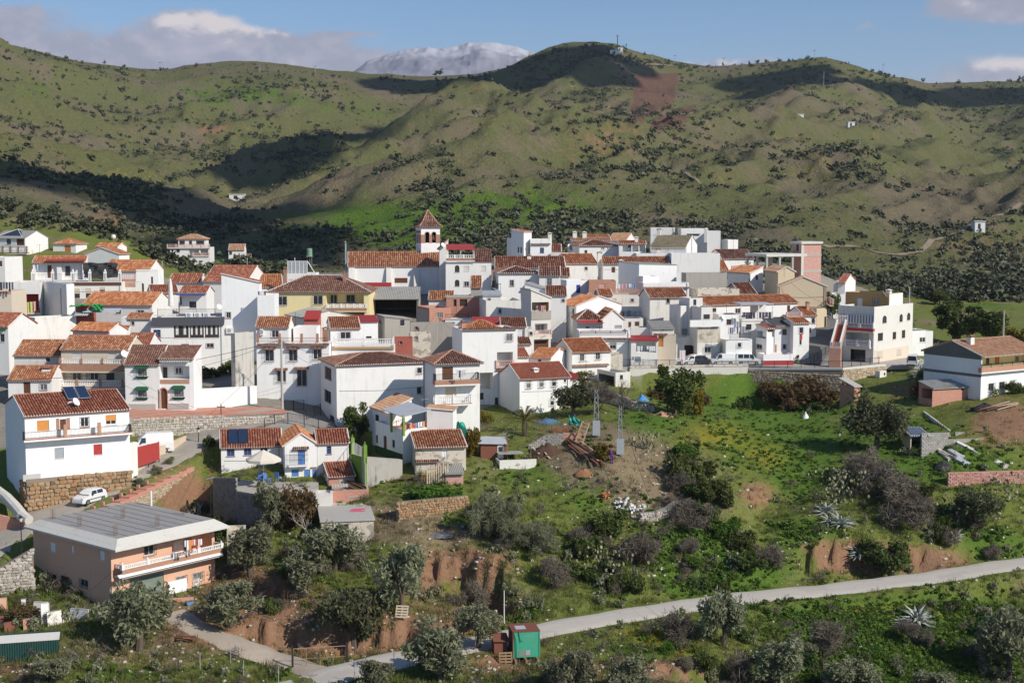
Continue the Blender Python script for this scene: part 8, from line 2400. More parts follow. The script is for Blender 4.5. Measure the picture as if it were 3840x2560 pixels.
def car(kind,label,cat,p,rz,mat,group=None,glass=True,name='parked_car'):
 L,W_,st=SHAPES[kind]
 t=thing(name,label,cat,p,rz,group)
 mb=MB();secs=[]
 for x,zb,zr,w in st:
  rw=w*(.80 if zr>zb+.1 else.96)
  secs.append([(x,-w*.95,.22),(x,-w,.5),(x,-w,zb),(x,-rw,zr),(x,-rw*.5,zr+(.035 if zr>zb+.1 else.01)),(x,rw*.5,zr+(.035 if zr>zb+.1 else.01)),(x,rw,zr),(x,w,zb),(x,w,.5),(x,w*.95,.22)])
 n=10
 for s_ in secs:mb.v+=[(a-L/2,b,c)for a,b,c in s_]
 for i in range(len(secs)-1):
  for j in range(n):
   mb.f.append((i*n+j,i*n+(j+1)%n,(i+1)*n+(j+1)%n,(i+1)*n+j));mb.m.append(0)
 mb.f.append(tuple(range(n)));mb.f.append(tuple((len(secs)-1)*n+i for i in range(n))[::-1]);mb.m+=[0,0]
 b=mb.build('body',mat,t)
 cab=[s_ for s_ in st if s_[2]>s_[1]+.1]
 x0,x1=cab[0],cab[-1]
 pre=st[st.index(x0)-1]
 g=MB()
 f=lambda s_,z,k:(s_[0]-L/2,k,z)
 rw0=x0[3]*.80
 off=V3((-.02,0,.02))
 g.poly([V3(f(pre,pre[1]+.02,-pre[3]*.86))+off,V3(f(pre,pre[1]+.02,pre[3]*.86))+off,V3(f(cab[1]if kind!='jeep' else x0,(cab[1]if kind!='jeep' else x0)[2]-.06,rw0*.9))+off,V3(f(cab[1]if kind!='jeep' else x0,(cab[1]if kind!='jeep' else x0)[2]-.06,-rw0*.9))+off])
 g.build('windscreen',CARGLASS,t)
 aft=st[st.index(x1)+1]
 g=MB();off=V3((.02,0,.02));q=cab[-2]if kind in('hatch','estate')else x1
 g.poly([V3(f(q,q[2]-.05,-rw0*.85))+off,V3(f(q,q[2]-.05,rw0*.85))+off,V3(f(aft if kind not in('hatch','estate')else x1,max(x1[1]+.03,1.05),x1[3]*.8))+off,V3(f(aft if kind not in('hatch','estate')else x1,max(x1[1]+.03,1.05),-x1[3]*.8))+off])
 g.build('rear_window',CARGLASS,t)
 segs={'hatch':[(1.25,2.15),(2.25,3.1)],'estate':[(1.45,2.4),(2.5,3.4),(3.5,4.05)],'combi':[(1.1,1.85),(1.95,2.8),(2.9,3.7)],'van':[(1.1,1.85)],'jeep':[(1.6,2.3),(2.4,3.6)]}[kind]
 if not glass:segs=segs[:1]
 for sy in(-1,1):
  for a,c in segs:
   zr=min(cab[1][2],2.05 if kind=='van' else 9)-.09;zb=x0[1]+.05
   w=x0[3];rw=w*.80;hr=max(cab[1][2]-x0[1],.1)
   wy=lambda z:sy*(w+(rw-w)*(z-x0[1])/hr+.012)
   lean=.28 if a==segs[0][0]else 0
   g=MB();g.poly([(a-L/2,wy(zb),zb),(c-L/2,wy(zb),zb),(c-L/2,wy(zr),zr),(a+lean-L/2,wy(zr),zr)]);g.build('side_window',CARGLASS,t)
  g=MB();g.box(.6-L/2,L-.5-L/2,sy*(x0[3]+.012)-.012,sy*(x0[3]+.012)+.012,.52,.6);g.build('side_trim',TRIM,t)
  g=MB();g.box(segs[0][0]+.05-L/2,segs[0][0]+.22-L/2,sy*(x0[3]+.09)-.07,sy*(x0[3]+.09)+.07,x0[1],x0[1]+.14);g.build('wing_mirror',TRIM,t)
  g=MB();g.box(-L/2+.02,-L/2+.25,sy*st[1][3]*.8-.14,sy*st[1][3]*.8+.14,st[1][1]-.14,st[1][1]+.0);g.build('headlight',LAMP,t)
  g=MB();g.box(L/2-.16,L/2+.005,sy*st[-3][3]*.82-.1,sy*st[-3][3]*.82+.1,.8,1.02);g.build('tail_light',TAIL,t)
  for fx in(.19,.80):
   r=.30 if kind not in('van','jeep')else.34
   x=L*fx-L/2
   wb_=MB();wb_.tube([(x,sy*(x0[3]-.2),r),(x,sy*(x0[3]+.015),r)],r,16);wh=wb_.build('wheel',RUBBER,t)
   rb=MB();rb.tube([(x,sy*(x0[3]),r),(x,sy*(x0[3]+.03),r)],r*.62,12);rb.build('rim',RIM,wh)
 for x in(-L/2-.03,L/2-.05):
  g=MB();g.box(x,x+.08,-st[1][3]*.95,st[1][3]*.95,.28,.5);g.build('bumper',TRIM if mat!=CARW or kind=='jeep' else mat,t)
 g=MB();g.box(-L/2-.045,-L/2-.03,-.25,.25,.36,.47);g.build('number_plate',FR_W,t)
 return t
def yaw_between(a,b):return math.atan2(b.y-a.y,b.x-a.x)
_g=ground(207,1157);a,b=ground(168,1176),ground(248,1136)
car('hatch','white hatchback parked on the lane against the rubble base','car',_g+V3((0,0,.0)),yaw_between(a,b),CARW)
p=pt('B',1480,712,166.5);vp=V3((p.x,p.y,ground(377,1030).z+.1))
car('van','white high roofed panel van parked in front of the rubble wall','van',vp,R(22),CARW,glass=False,name='parked_van')
mb=MB();mb.box(-5,5.5,-2.0,4.0,-2.5,-.05);o=mb.build('van_standing',roadmat('yard_concrete',(.36,.33,.28),.15));o.location=vp;o.rotation_euler=(0,0,R(22));tag(o,'concrete standing under the white van',kind='structure')
for kind,x,y,tl,rz,m,lb,cat,nm in[('estate',2095,1462,'G',188,CARS,'grey estate car parked nose right behind the white hatchback','car','parked_car'),('hatch',2138,1524,'G',176,CARW,'white hatchback parked along the car park railing','car','parked_car'),('hatch',2330,1490,'G',15,CARW,'white car parked nose in under the pink sheet','car','parked_car'),('estate',128,1345,'I',10,CARW,'white hatchback car behind the dark grey one','car','parked_car'),('hatch',222,1402,'I',176,CARG,'dark grey hatchback parked along the railing','car','parked_car'),('combi',412,1368,'I',4,CARW,'small white delivery van with blank sides','van','parked_van'),('combi',668,1372,'I',176,CARW,'white combi van with side windows, rightmost in the car park row','van','parked_van')]:
 u,v=tp(tl,x,y);q=on_z(u,v,zc);q.x*=max(q.y,223.4)/q.y;q.y=max(q.y,223.4)
 car(kind,lb,cat,q,R(rz),m,'vehicles parked in the car park',not(kind=='combi' and rz==4),nm)
q=pt('J',1262,860,221);car('jeep','white and black off road vehicle parked by the red roofed house','jeep',V3((q.x,q.y,zc)),R(250),CARW,name='parked_jeep')
def pole(label,tl,x,y0,y1,Y,r=.14,mat=None,name='utility_pole',cat='pole',arms=True,foot=1.0):
 a,b=pt(tl,x,y1,Y),pt(tl,x,y0,Y)
 t=thing(name,label,cat,(a.x,a.y,a.z));h_=b.z-a.z
 mb=MB();mb.tube([(0,0,-foot),(0,0,h_)],[r,r*.65],8);mb.build('shaft',mat or CONC,t)
 if arms:
  mb=MB();mb.box(-.5,.5,-.04,.04,h_-.4,h_-.3);br_=mb.build('cross_arm',IRON,t)
  for k in(-.45,0,.45):mb=MB();mb.lathe([(.04,0),(.06,.08),(.03,.16)],6,0,(k,0,h_-.3));mb.build('insulator',MOR,br_)
 return V3((a.x,a.y,b.z))
top1=pole('tall concrete utility pole in front of the caged window house','D',545,1108,1750,181,.2)
top2=pole('dark wooden pole on the brick paving above the rubble wall','B',2172,300,640,175,.12,WOOD)
top3=pole('slim pole rising from the concrete yard wall by the brick hut','D',2058,845,1060,222,.1,CONC,arms=False)
pole('pale concrete pole behind the red tiled roof','J',2150,298,520,235,.16,arms=False);pole('pale pole beyond the corner building','J',1226,75,260,245,.14,arms=False)
pole('white pole behind the yellow house','D',670,303,500,275,.1,MOR,arms=False);pole('slim white pole by the ravine above the green cabin','O',700,228,690,133,.06,MOR,'pole',arms=False)
pole('pale pole on the lawn before the far small house','D',203,300,460,330,.1,arms=False);pole('concrete pole at the cottage lane end','A',1592,330,480,300,.1,arms=False)
def lamp_post(label,tl,x,y0,y1,Y):
 a,b=pt(tl,x,y1,Y),pt(tl,x,y0,Y);h_=b.z-a.z
 t=thing('street_lamp',label,'street lamp',(a.x,a.y,a.z))
 mb=MB();mb.lathe([(.12,-.6),(.12,.5),(.06,.6),(.05,h_-.75),(.1,h_-.7)],8);mb.build('post',IRON,t)
 mb=MB();mb.lathe([(.1,0),(.2,.4)],6,0,(0,0,h_-.68));mb.build('lantern_glass',PAINT['pale'],t)
 mb=MB();mb.lathe([(.27,0),(.16,.14),(.03,.28)],6,0,(0,0,h_-.28));mb.build('lantern_cap',IRON,t)
lamp_post('old style lamp post beside the van railing','B',1948,522,752,170);lamp_post('old style lamp post by the salmon house, at the lane edge','B',216,1385,1830,139)
def pylon(label,tl,x,y0,y1,Y=None,w=.38):
 u,v=tp(tl,x,y1);g_=ground(u/S,v/S);Y=g_.y
 b=pt(tl,x,y0,Y);h_=b.z-g_.z
 t=thing('lattice_pylon',label,'pylon',(g_.x,g_.y,g_.z));mb=MB()
 n=9;ww=lambda z:w*(1-.6*z/h_)
 for dx in(-1,1):
  for dy in(-1,1):mb.tube([(dx*ww(0),dy*ww(0),-.4),(dx*ww(h_),dy*ww(h_),h_)],.032,4)
 mb.build('leg_frame',PAINT['grey'],t)
 mb=MB()
 for i in range(n):
  z0,z1=h_*i/n,h_*(i+1)/n;sg=1 if i%2 else-1
  for s2 in(-1,1):
   mb.tube([(-sg*ww(z0),s2*ww(z0),z0),(sg*ww(z1),s2*ww(z1),z1)],.018,4);mb.tube([(s2*ww(z0),-sg*ww(z0),z0),(s2*ww(z1),sg*ww(z1),z1)],.018,4)
 mb.build('lacing',PAINT['grey'],t,kind='stuff')
 mb=MB();mb.box(-.45,.45,-.75,-.45,.2,2.0);mb.build('cabinet',PAINT['grey'],t)
 return g_+V3((0,0,h_))
top4=pylon('rusty pale lattice pylon with a grey cabinet above the timber pile','H',1398,290,752);top5=pylon('thin grey lattice pylon standing further down the slope','H',1632,450,945,w=.32)
def wire(label,a,b,sag=.6,r=.018,group='overhead cables'):
 pts=[a.lerp(b,i/10)-V3((0,0,sag*4*(i/10)*(1-i/10)))for i in range(11)]
 o0=pts[0];mb=MB();mb.tube([p_-o0 for p_ in pts],r,4);o=mb.build('cable',IRON);o.location=o0
 tag(o,label,'cable',group)
wire('black cable sagging from the concrete pole to the frame edge',top1,pt('B',-60,70,178),1.2,.03);wire('cable from the concrete pole toward the beige balcony house',top1,pt('A',1240,1480,186),.9,.02);wire('cable from the concrete pole to the blank house roof',top1,pt('D',1000,1250,184),.5,.022);wire('second cable from the concrete pole across the facade',top1,pt('D',900,1350,187),.8,.018)
wire('cable between the wooden pole and the concrete pole',top2,top1,.5);wire('cable from the wooden pole down to the cottage roof',top2,pt('E',-40,690,165),.6);wire('long cable from the cottage corner down past the salmon house',pt('B',2085,600,163),pt('C',680,1540,112),1.5,.016);wire('cable from the green hooded house across its facade',pt('A',1250,1440,177),pt('B',1900,330,178),.4,.014)
wire('cable from the yard pole to the blank house',top3,pt('D',1830,1095,200),.4,.02);wire('cable from the yard pole toward the tall terracotta balcony house',top3,pt('D',2200,1000,205),.3,.02);wire('cable hanging from the lattice pylon down the slope',top5,pt('L',560,480,128),4.0,.022);wire('dark cable running from the gable house to the loggia house',pt('G',1160,960,236),pt('G',850,1215,224),.8,.03);wire('cable crossing below the pylon to the ravine',top4,top5,1.0,.02)
wire('cable across the cream gable',pt('I',1080,540,249),pt('I',1420,750,247),.5,.02);wire('cable strung over the salmon house wall',pt('C',1170,400,129),pt('C',480,890,128),.6,.015)
def aerial(label,tl,x,y0,y1,Y,group='roof aerials'):
 a,b=pt(tl,x,y1,Y),pt(tl,x,y0,Y);h_=b.z-a.z
 t=thing('aerial',label,'antenna',(a.x,a.y,a.z),x*.7,group)
 mb=MB();mb.tube([(0,0,-.5),(0,0,h_)],.03,5);mb.build('mast',IRON,t)
 mb=MB();mb.tube([(-.6,0,h_-.15),(.7,0,h_-.15)],.02,4)
 for i in range(7):mb.tube([(-.55+i*.2,-.28,h_-.15),(-.55+i*.2,.28,h_-.15)],.014,4)
 mb.build('array',PAINT['grey'],t)
for tl,x,y0,y1,Y,lb in[('B',2066,1012,1445,151,'white aerial mast in the garden above the salmon house'),('D',575,345,420,250,'twin aerial on the left chimney of the yellow house'),('D',868,368,470,253,'aerial at the hip of the yellow roof'),('A',1893,320,380,250,'aerial over the long dark red slope'),('A',390,170,300,316,'aerial against the glass pyramid house'),('A',1335,905,1040,212,'aerial in the courtyard wing'),('G',938,120,250,302,'thin aerial over the blue window block'),('G',2105,255,340,296,'aerial before the olive grey roof'),('I',520,85,300,300,'tall aerial above the smooth brown roof'),('I',1020,405,470,266,'aerial on the small cream gable'),('I',2030,565,640,214,'twin aerial on the ochre penthouse'),('G',1435,1090,1170,226,'aerial by the maroon canopy'),('G',1300,1440,1560,209,'aerial before the tawny roof house'),('D',675,835,1000,205,'aerial by the red lean-to'),('G',345,305,350,270,'aerial on the church side house'),('E',1940,240,340,168,'aerial on the sloping white lean-to'),('G',678,1140,1200,208,'aerial over the dark lean-to'),('I',455,745,860,230,'aerial over the air conditioner house')]:
 aerial(lb,tl,x,y0,y1,Y)
CLOTH=[plain('cloth_%d'%i,c,.9,vary=.08)for i,c in enumerate([(.7,.7,.72),(.05,.05,.06),(.45,.08,.06),(.62,.25,.10),(.18,.25,.45),(.70,.60,.62),(.10,.08,.14),(.5,.55,.2),(.62,.36,.36),(.12,.13,.18)])]
def laundry(label,tl,x0,y0,x1,y1,Y,n,cols,h_=.8,Y1=None):
 a,b=pt(tl,x0,y0,Y),pt(tl,x1,y1,Y1 or Y);rr=random.Random(int(x0+y0))
 ang=math.atan2(b.y-a.y,b.x-a.x);L=(b-a).length
 for i in range(n):
  q=a.lerp(b,(i+.5)/n);w=L/n*rr.uniform(.65,.95);hh=h_*rr.uniform(.55,1.1)
  mb=MB();nx=5
  for j in range(nx):
   for k in range(3):
    mb.v.append((-w/2+w*j/(nx-1),.05*math.sin(j*2.2+i)*(k+.5)/2,-hh*k/2+(.04 if j in(0,nx-1)else 0)*(k==0)))
  for j in range(nx-1):
   for k in range(2):mb.f.append((j*3+k,(j+1)*3+k,(j+1)*3+k+1,j*3+k+1));mb.m.append(0)
  o=mb.build('garment',CLOTH[cols[i%len(cols)]]);o.location=q;o.rotation_euler=(0,0,ang)
  tag(o,label,'garment',label)
 mb=MB();mb.tube([(0,0,.02),tuple(b-a+V3((0,0,.02)))],.012,4);o=mb.build('clothes_line',IRON);o.location=a;tag(o,'clothes line carrying the '+label,'clothes line')
laundry('washing on the salmon house balcony','C',1775,195,1950,178,133.5,8,[0,0,3,3,5,2,0],.95,136);laundry('red and white washing under the grey canopy','E',1740,505,1945,465,163,8,[3,1,3,2,4,0,0],.9,168);laundry('dark washing strung in the pink walled yard','A',925,950,1180,935,209,9,[1,6,1,1,9],.9);laundry('dark sheets on the open upper loggia','I',615,840,895,838,228,9,[6,6,1,6,0,1],1.1)
laundry('washing in the cement loggia','G',785,905,930,900,223.5,6,[1,3,6,8,3],1.0);laundry('white washing on the upper brick balcony','D',2250,1410,2340,1408,170.5,4,[0,9,0],.9);laundry('pink and white washing beside the brick rooftop room','G',1600,690,1790,690,253,5,[0,8,8,0,4],1.2);laundry('towels hanging from the red loggia','A',255,740,355,730,233.5,3,[7,7,8],2.6);laundry('washing on the railing terrace','I',470,990,590,985,222,7,[0,6,4,4,0,9],1.0)
laundry('dark washing at the frame edge terrace','A',-5,545,135,545,225,5,[1,9,1],1.4);laundry('washing in the open porch by the car park','G',1800,1300,1980,1300,218.5,6,[0,0,9,0],.9);laundry('pink sheet on the stone house corner','G',2205,1340,2288,1340,222.5,1,[5],2.2);laundry('washing on the low terrace block','D',305,635,385,632,212,4,[6,5,0],.8);laundry('blue washing over the planted terrace','A',345,372,390,372,264,3,[4,0],1.6)
def simple(name,label,cat,tl,x,y,parts,rz=0.0,Y=None,group=None):
 u,v=tp(tl,x,y);p_=ground(u/S,v/S)if Y is None else PX(u,v,Y)
 t=thing(name,label,cat,p_,rz,group)
 for nm,m,fn in parts:
  mb=MB();fn(mb);mb.build(nm,m,t)
 return t
u,v=tp('O',1005,1195);g_=ground(u/S,v/S);k=g_.y/FPX;cw,chh,cd=380*.2721*k,415*.2721*k,2.4
CG=corrug('faded_green_steel',(.05,.36,.22),.6,st=.35,stain=(.22,.30,.26));CB=corrug('rusty_brown_steel',(.20,.075,.05),.8,st=.4)
t=thing('green_cabin','faded green steel cabin with rusty sides standing by the track','cabin',g_+V3((0,0,.1)),R(10))
for nm,m,bx in[('front_wall',CG,(-cw/2,cw/2,-.02,.04,.3,chh)),('side_wall',CB,(-cw/2,-cw/2+.06,.045,cd,.3,chh)),('side_wall',CB,(cw/2-.06,cw/2,.045,cd,.3,chh)),('back_wall',CB,(-cw/2+.07,cw/2-.07,cd-.06,cd,.3,chh)),('roof',CB,(-cw/2-.05,cw/2+.05,-.06,cd+.05,chh+.003,chh+.08)),('roof_sheet',ZINC,(-cw*.35,0.1,.6,1.6,chh+.085,chh+.11)),('grey_patch',PAINT['greygreen'],(-cw*.28,cw*.16,-.03,-.022,.4,chh*.36)),('hatch',PAINT['grey'],(-cw*.02,cw*.14,-.045,-.031,.5,chh*.36)),('corner_post',CB,(-cw/2-.04,-cw/2+.04,-.07,-.025,.3,chh)),('corner_post',CG,(cw/2-.04,cw/2+.04,-.07,-.025,.3,chh))]:
 mb=MB();mb.box(*bx);mb.build(nm,m,t)
for x in(-cw*.45,-cw*.05,cw*.4):
 mb=MB();mb.box(x-.1,x+.1,-.9,cd,-.1,.28);mb.build('skid_beam',WOOD,t)
mb=MB();mb.tube([(-cw*.48,-.06,chh),(-cw*.4,-.12,chh*.7),(-cw*.38,-.1,.1)],.03,5);mb.tube([(-cw*.3,-.06,chh),(-cw*.22,-.1,chh*.66),(-cw*.15,-.06,chh*.7)],.025,5);mb.build('hose',IRON,t)
kx=g_+V3((-cw*.95,.3,.0));kx.z=gz(kx.x,kx.y)
t=thing('kennel','rusty sheet hutch with a sloping lid left of the green cabin','hutch',kx,R(12))
mb=MB();mb.hexa([(-.6,0,0),(.6,0,0),(.6,1.2,0),(-.6,1.2,0),(-.6,0,1.4),(.6,0,1.3),(.6,1.2,1.6),(-.6,1.2,1.7)]);mb.build('wall',CB,t)
mb=MB();mb.hexa([(-.7,-.2,1.36),(.8,-.2,1.26),(.8,1.4,1.6),(-.7,1.4,1.72),(-.7,-.2,1.41),(.8,-.2,1.31),(.8,1.4,1.65),(-.7,1.4,1.77)]);mb.build('lid',CB,t)
def pallet(label,p_,rz,tilt,mat=None):
 t=thing('pallet',label,'pallet',p_,rz);t.rotation_euler=(tilt,0,rz)
 for i in range(5):mb=MB();mb.box(-.6,.6,i*.26,i*.26+.15,.1,.13);mb.build('slat',mat or WOOD,t)
 for x in(-.58,-.05,.48):mb=MB();mb.box(x,x+.1,0,1.2,0,.1);mb.build('bearer',mat or WOOD,t)
PALEW=plain('pale_planks',(.55,.45,.33),.85,sc=5)
pallet('pallet leaning beside the rusty hutch',g_+V3((-cw*.75,-.9,-.1)),R(8),R(65));pallet('pale pallet propped on the red earth bank above the gate',ground(922,1426)+V3((0,0,.2)),R(-8),R(60),PALEW);pallet('pallet lying at the edge of the dirt terrace, upper one',ground(1512,1118),R(30),R(15),PALEW);pallet('pallet lying at the edge of the dirt terrace, lower one',ground(1533,1138),R(35),R(15),PALEW)
RUST=plain('rusty_gate_steel',(.36,.22,.16),.7)
g0,g1=ground(672,1535),ground(797,1512);dv=g1-g0;L=dv.length
t=thing('metal_gate','rusty two leaf metal gate across the gravel drive','gate',g0,math.atan2(dv.y,dv.x));dz=dv.z
for x0,x1 in((.1,L*.5-.05),(L*.5+.05,L-.1)):
 mb=MB();h0,h1=dz*x0/L,dz*x1/L
 P4=[(x0,0,h0+.15),(x1,0,h1+.15),(x1,0,h1+2.0),(x0,0,h0+2.0),(x0,0,h0+.15)]
 mb.tube(P4,.04,5);o=mb.build('leaf_frame',RUST,t)
 mb=MB();mb.tube([((x0+x1)/2,0,(h0+h1)/2+.15),((x0+x1)/2,0,(h0+h1)/2+2)],.03,4);mb.tube([(x0,0,h0+1.05),(x1,0,h1+1.05)],.02,4);mb.build('bar',RUST,o)
for x,z in((0,0),(L,dz)):mb=MB();mb.box(x-.08,x+.08,-.08,.08,z-.6,z+2.3);mb.build('gate_post',IRON,t)
for i,(u,v)in enumerate([(560,1560),(640,1575),(720,1585),(815,1560),(905,1545),(1000,1520),(1092,1496),(1140,1485),(530,1530),(460,1545)]):
 p_=ground(u,v);mb=MB();mb.tube([(0,0,-.3),(0,0,1.7)],.03,5);o=mb.build('fence_post',PAINT['grey']);o.location=p_;tag(o,'thin grey wire fence post beside the track','fence post','wire fence posts along the track')
p_=ground(1405,1073);t=thing('person','person in a purple top bending over behind the white tarpaulin','person',p_,R(200))
PJ=[(0,0,.92),(0,.22,1.28),(.0,.38,1.38),(.02,.50,1.40),(.1,0,.88),(.12,-.05,.48),(.12,.02,.05),(.12,-.14,.03),(-.1,0,.88),(-.12,-.03,.48),(-.12,.04,.05),(-.12,-.12,.03),(.19,.24,1.26),(.24,.34,.98),(.2,.5,.82),(-.19,.24,1.26),(-.24,.36,.98),(-.2,.5,.82)]
PE=[(0,1),(1,2),(2,3),(0,4),(4,5),(5,6),(6,7),(0,8),(8,9),(9,10),(10,11),(1,12),(12,13),(13,14),(1,15),(15,16),(16,17)]
PR=[.15,.17,.07,.10,.09,.07,.05,.045,.09,.07,.05,.045,.065,.05,.04,.065,.05,.04]
me=bpy.data.meshes.new('body');me.from_pydata([(x,-y,z)for x,y,z in PJ],PE,[])
me.materials.append(plain('purple_clothing',(.10,.02,.17),.9));o=link('body',me,t);o.modifiers.new('skin','SKIN');sm=o.modifiers.new('sub','SUBSURF');sm.levels=sm.render_levels=1
for i,r in enumerate(PR):me.skin_vertices[0].data[i].radius=(r,r)
me.skin_vertices[0].data[0].use_root=True
mb=MB();mb.lathe([(.02,-.12),(.08,-.08),(.105,.02),(.085,.1),(.02,.13)],10,0,(.02,-.55,1.42));hd=mb.build('head',plain('skin',(.45,.27,.19),.6),t,True)
mb=MB();mb.lathe([(.11,-.02),(.112,.05),(.07,.13),(.01,.15)],10,0,(.02,-.54,1.43));mb.build('hair',plain('dark_hair',(.03,.02,.015),.7),hd,True)
TARP=plain('white_tarpaulin',(.66,.60,.50),.8)
for lb,a,b,c in[('folded white tarpaulin triangle on the dirt terrace, lower one',(1230,1140),(1328,1062),(1415,1108)),('folded white tarpaulin triangle on the dirt terrace by the purple person',(1432,1100),(1535,1025),(1622,1075))]:
 u,v=tp('H',*a);p_=ground(u/S,v/S);P3=[pt('H',*a,p_.y),pt('H',*b,p_.y+1.5),pt('H',*c,p_.y+.8)]
 t=thing('tarpaulin',lb,'tarpaulin',p_);mb=MB();q=[V3(x)-p_ for x in P3];mid=(q[0]+q[2])/2+V3((0,-.5,-.1))
 mb.poly([q[0],mid,q[1]]);mb.poly([mid,q[2],q[1]]);mb.poly([q[0]+V3((0,1.2,-.3)),q[1],q[2]+V3((0,1.2,-.3))]);mb.build('sheet',TARP,t)
OLDW=plain('dark_old_timber',(.16,.085,.05),.9,sc=4);PLK=plain('tan_timber',(.45,.30,.18),.85,sc=4)
def planks(label,uv0,uv1,n,spread,mats,seed,name='timber_pile'):
 a,b=ground(*uv0),ground(*uv1);rr=random.Random(seed);t=thing(name,label,'timber',a);d=b-a
 for i in range(n):
  o_=V3((rr.uniform(-spread,spread),rr.uniform(-spread,spread),.12+rr.uniform(0,.45)));s0,s1=rr.uniform(-.05,.25),rr.uniform(.7,1.05)
  mb=MB();p0,p1=d*s0+o_,d*s1+o_+V3((rr.uniform(-.5,.5),rr.uniform(-.5,.5),rr.uniform(-.1,.2)));sd=V3((-(p1-p0).y,(p1-p0).x,0)).normalized()*rr.uniform(.06,.14);up=V3((0,0,.06))
  mb.hexa([p0-sd,p0+sd,p1+sd,p1-sd,p0-sd+up,p0+sd+up,p1+sd+up,p1-sd+up]);mb.build('plank',mats[i%len(mats)],t)
planks('long pile of old planks and rusty bars on the dirt terrace',(1305,1015),(1375,1075),22,.9,[OLDW,PLK,CB,OLDW],3);planks('boards lying at the left edge of the dirt terrace',(1228,1030),(1252,1058),5,.5,[PALEW,PLK],4);planks('loose boards at the right garden edge below the white house',(2260,950),(2330,935),8,.8,[PALEW,OLDW,CB],5);planks('stack of brown boards on the grass by the salmon drive',(400,1475),(455,1478),4,.3,[CB,OLDW],6)
planks('broken beams beside the ruined outhouse',(790,1110),(840,1130),7,.7,[OLDW,WOOD],7);planks('sticks and boards in front of the vegetable terrace',(905,1110),(1000,1098),7,.5,[WOOD,OLDW],8);planks('white painted boards lying by the garden bed frames',(2150,1040),(2190,1060),5,.6,[PALEW,WOOD],9)
p_=ground(1328,1022);t=thing('wooden_rack','orange wooden ladder rack leaning on the heap of iron bars','rack',p_,R(-20));t.rotation_euler=(R(-25),R(12),R(-20))
for x in(-.45,.45):mb=MB();mb.box(x-.06,x+.06,-.05,.05,0,3.0);mb.build('upright',PLK,t)
for i in range(6):mb=MB();mb.box(-.45,.45,-.04,.04,.3+i*.5,.4+i*.5);mb.build('rung',PLK,t)
def mound(name,label,cat,u,v,rx,ry,rz_,mat,seed=1):
 p_=ground(u,v);r=np.random.RandomState(seed);n,m=20,7;V=[(0,0,rz_)]
 for k in range(1,m+1):
  f=k/m
  for j in range(n):
   a=2*math.pi*j/n;w=f*(1+r.uniform(-.12,.12));V.append((rx*w*math.cos(a),ry*w*math.sin(a),rz_*(1-f)*(1+r.uniform(-.25,.25))-.15*(k==m)*2))
 F=[(0,1+j,1+(j+1)%n)for j in range(n)]
 for k in range(m-1):
  for j in range(n):F.append((1+k*n+j,1+(k+1)*n+j,1+(k+1)*n+(j+1)%n,1+k*n+(j+1)%n))
 me=bpy.data.meshes.new(name);me.from_pydata(V,[],F);me.materials.append(mat);me.polygons.foreach_set('use_smooth',[True]*len(F));me.update()
 o=link(name,me,None,p_);tag(o,label,cat)
SOILD=plain('dark_soil',(.09,.05,.035),.95,sc=2,vary=.4);SOILR=plain('red_soil',(.30,.15,.08),.95,sc=2,vary=.4)
mound('soil_heap','dark soil heap by the curved block wall','heap',1258,1040,2.4,1.6,1.5,SOILD,2);mound('soil_heap','small dirt heap in front of the lower tarpaulin','heap',1342,1092,1.2,.8,.6,SOILR,3);mound('ash_heap','black burnt heap at the right garden edge','heap',2262,943,2.0,1.2,.8,plain('charred_sticks',(.035,.033,.035),.95),4);mound('ash_heap','grey ash spot on the bare terrace above the ravine','heap',1012,1225,1.6,1.2,.12,plain('ash',(.16,.16,.165),.95,sc=6,vary=.5),5)
rr=random.Random(21);p_=ground(1440,1165);t=thing('block_pile','tumbled pile of white hollow blocks and orange bricks on the dirt terrace','block pile',p_)
for i in range(46):
 f=i/46;x,y=rr.gauss(-1.2+3.2*f,.5),rr.gauss(-.9*f,.4);me=stone_me(BLOCKM if i%5 else RUBPALE,i%7,.03,.05)
 link('block',CR.setdefault('wb%d'%(i%2),(lambda q:(q.box(-.5,.5,-.5,.5,-.5,.5),q.mesh('block',plain('white_block',(.66,.65,.62),.9)if i%2 else plain('white_block2',(.58,.57,.55),.9)))[1])(MB())),t,(x,y,.12+rr.uniform(0,.45)+gz(p_.x+x,p_.y+y)-p_.z),(rr.uniform(-.5,.5),rr.uniform(-.5,.5),rr.uniform(0,3)),(.42,.2,.2))
for i in range(14):link('brick',CR.setdefault('ob',(lambda q:(q.box(-.5,.5,-.5,.5,-.5,.5),q.mesh('brick',plain('orange_brick',(.50,.17,.08),.9)))[1])(MB())),t,(-2.6+rr.gauss(0,.35),.6+rr.gauss(0,.3),.15+rr.uniform(0,.6)+gz(p_.x-2.6,p_.y+.6)-p_.z),(rr.uniform(-.6,.6),rr.uniform(-.6,.6),rr.uniform(0,3)),(.38,.18,.16))
def gwall(name,label,cat,tl,pts,th,mat,stones=None,sw=.4,sh=.28,lim=100,sn='stone',regular=False):
 prev=None
 for i,(x,y0,y1)in enumerate(pts):
  u,v=tp(tl,x,y1);b=ground(u/S,v/S);tz=pt(tl,x,y0,b.y).z
  if prev is not None:
   lb=label if len(pts)==2 else label+[', first stretch',', second stretch',', third stretch',', last stretch'][i-1]
   pb_,pz=prev
   root,T,L,ang=wallt(name,lb,pb_,b,pb_.z-1,pz,th,mat,cat,z0b=b.z-1,z1b=tz)
   if stones:stonef(root,lambda a,n,z:T(a,n+.03,z),0,0,L,lambda a:min(pb_.z,b.z)-.2,lambda a:pz+(tz-pz)*a/L-.03,sw,sh,stones,True,i*7+3,.18 if not regular else.1,lim,sn,regular)
  prev=(b,tz)
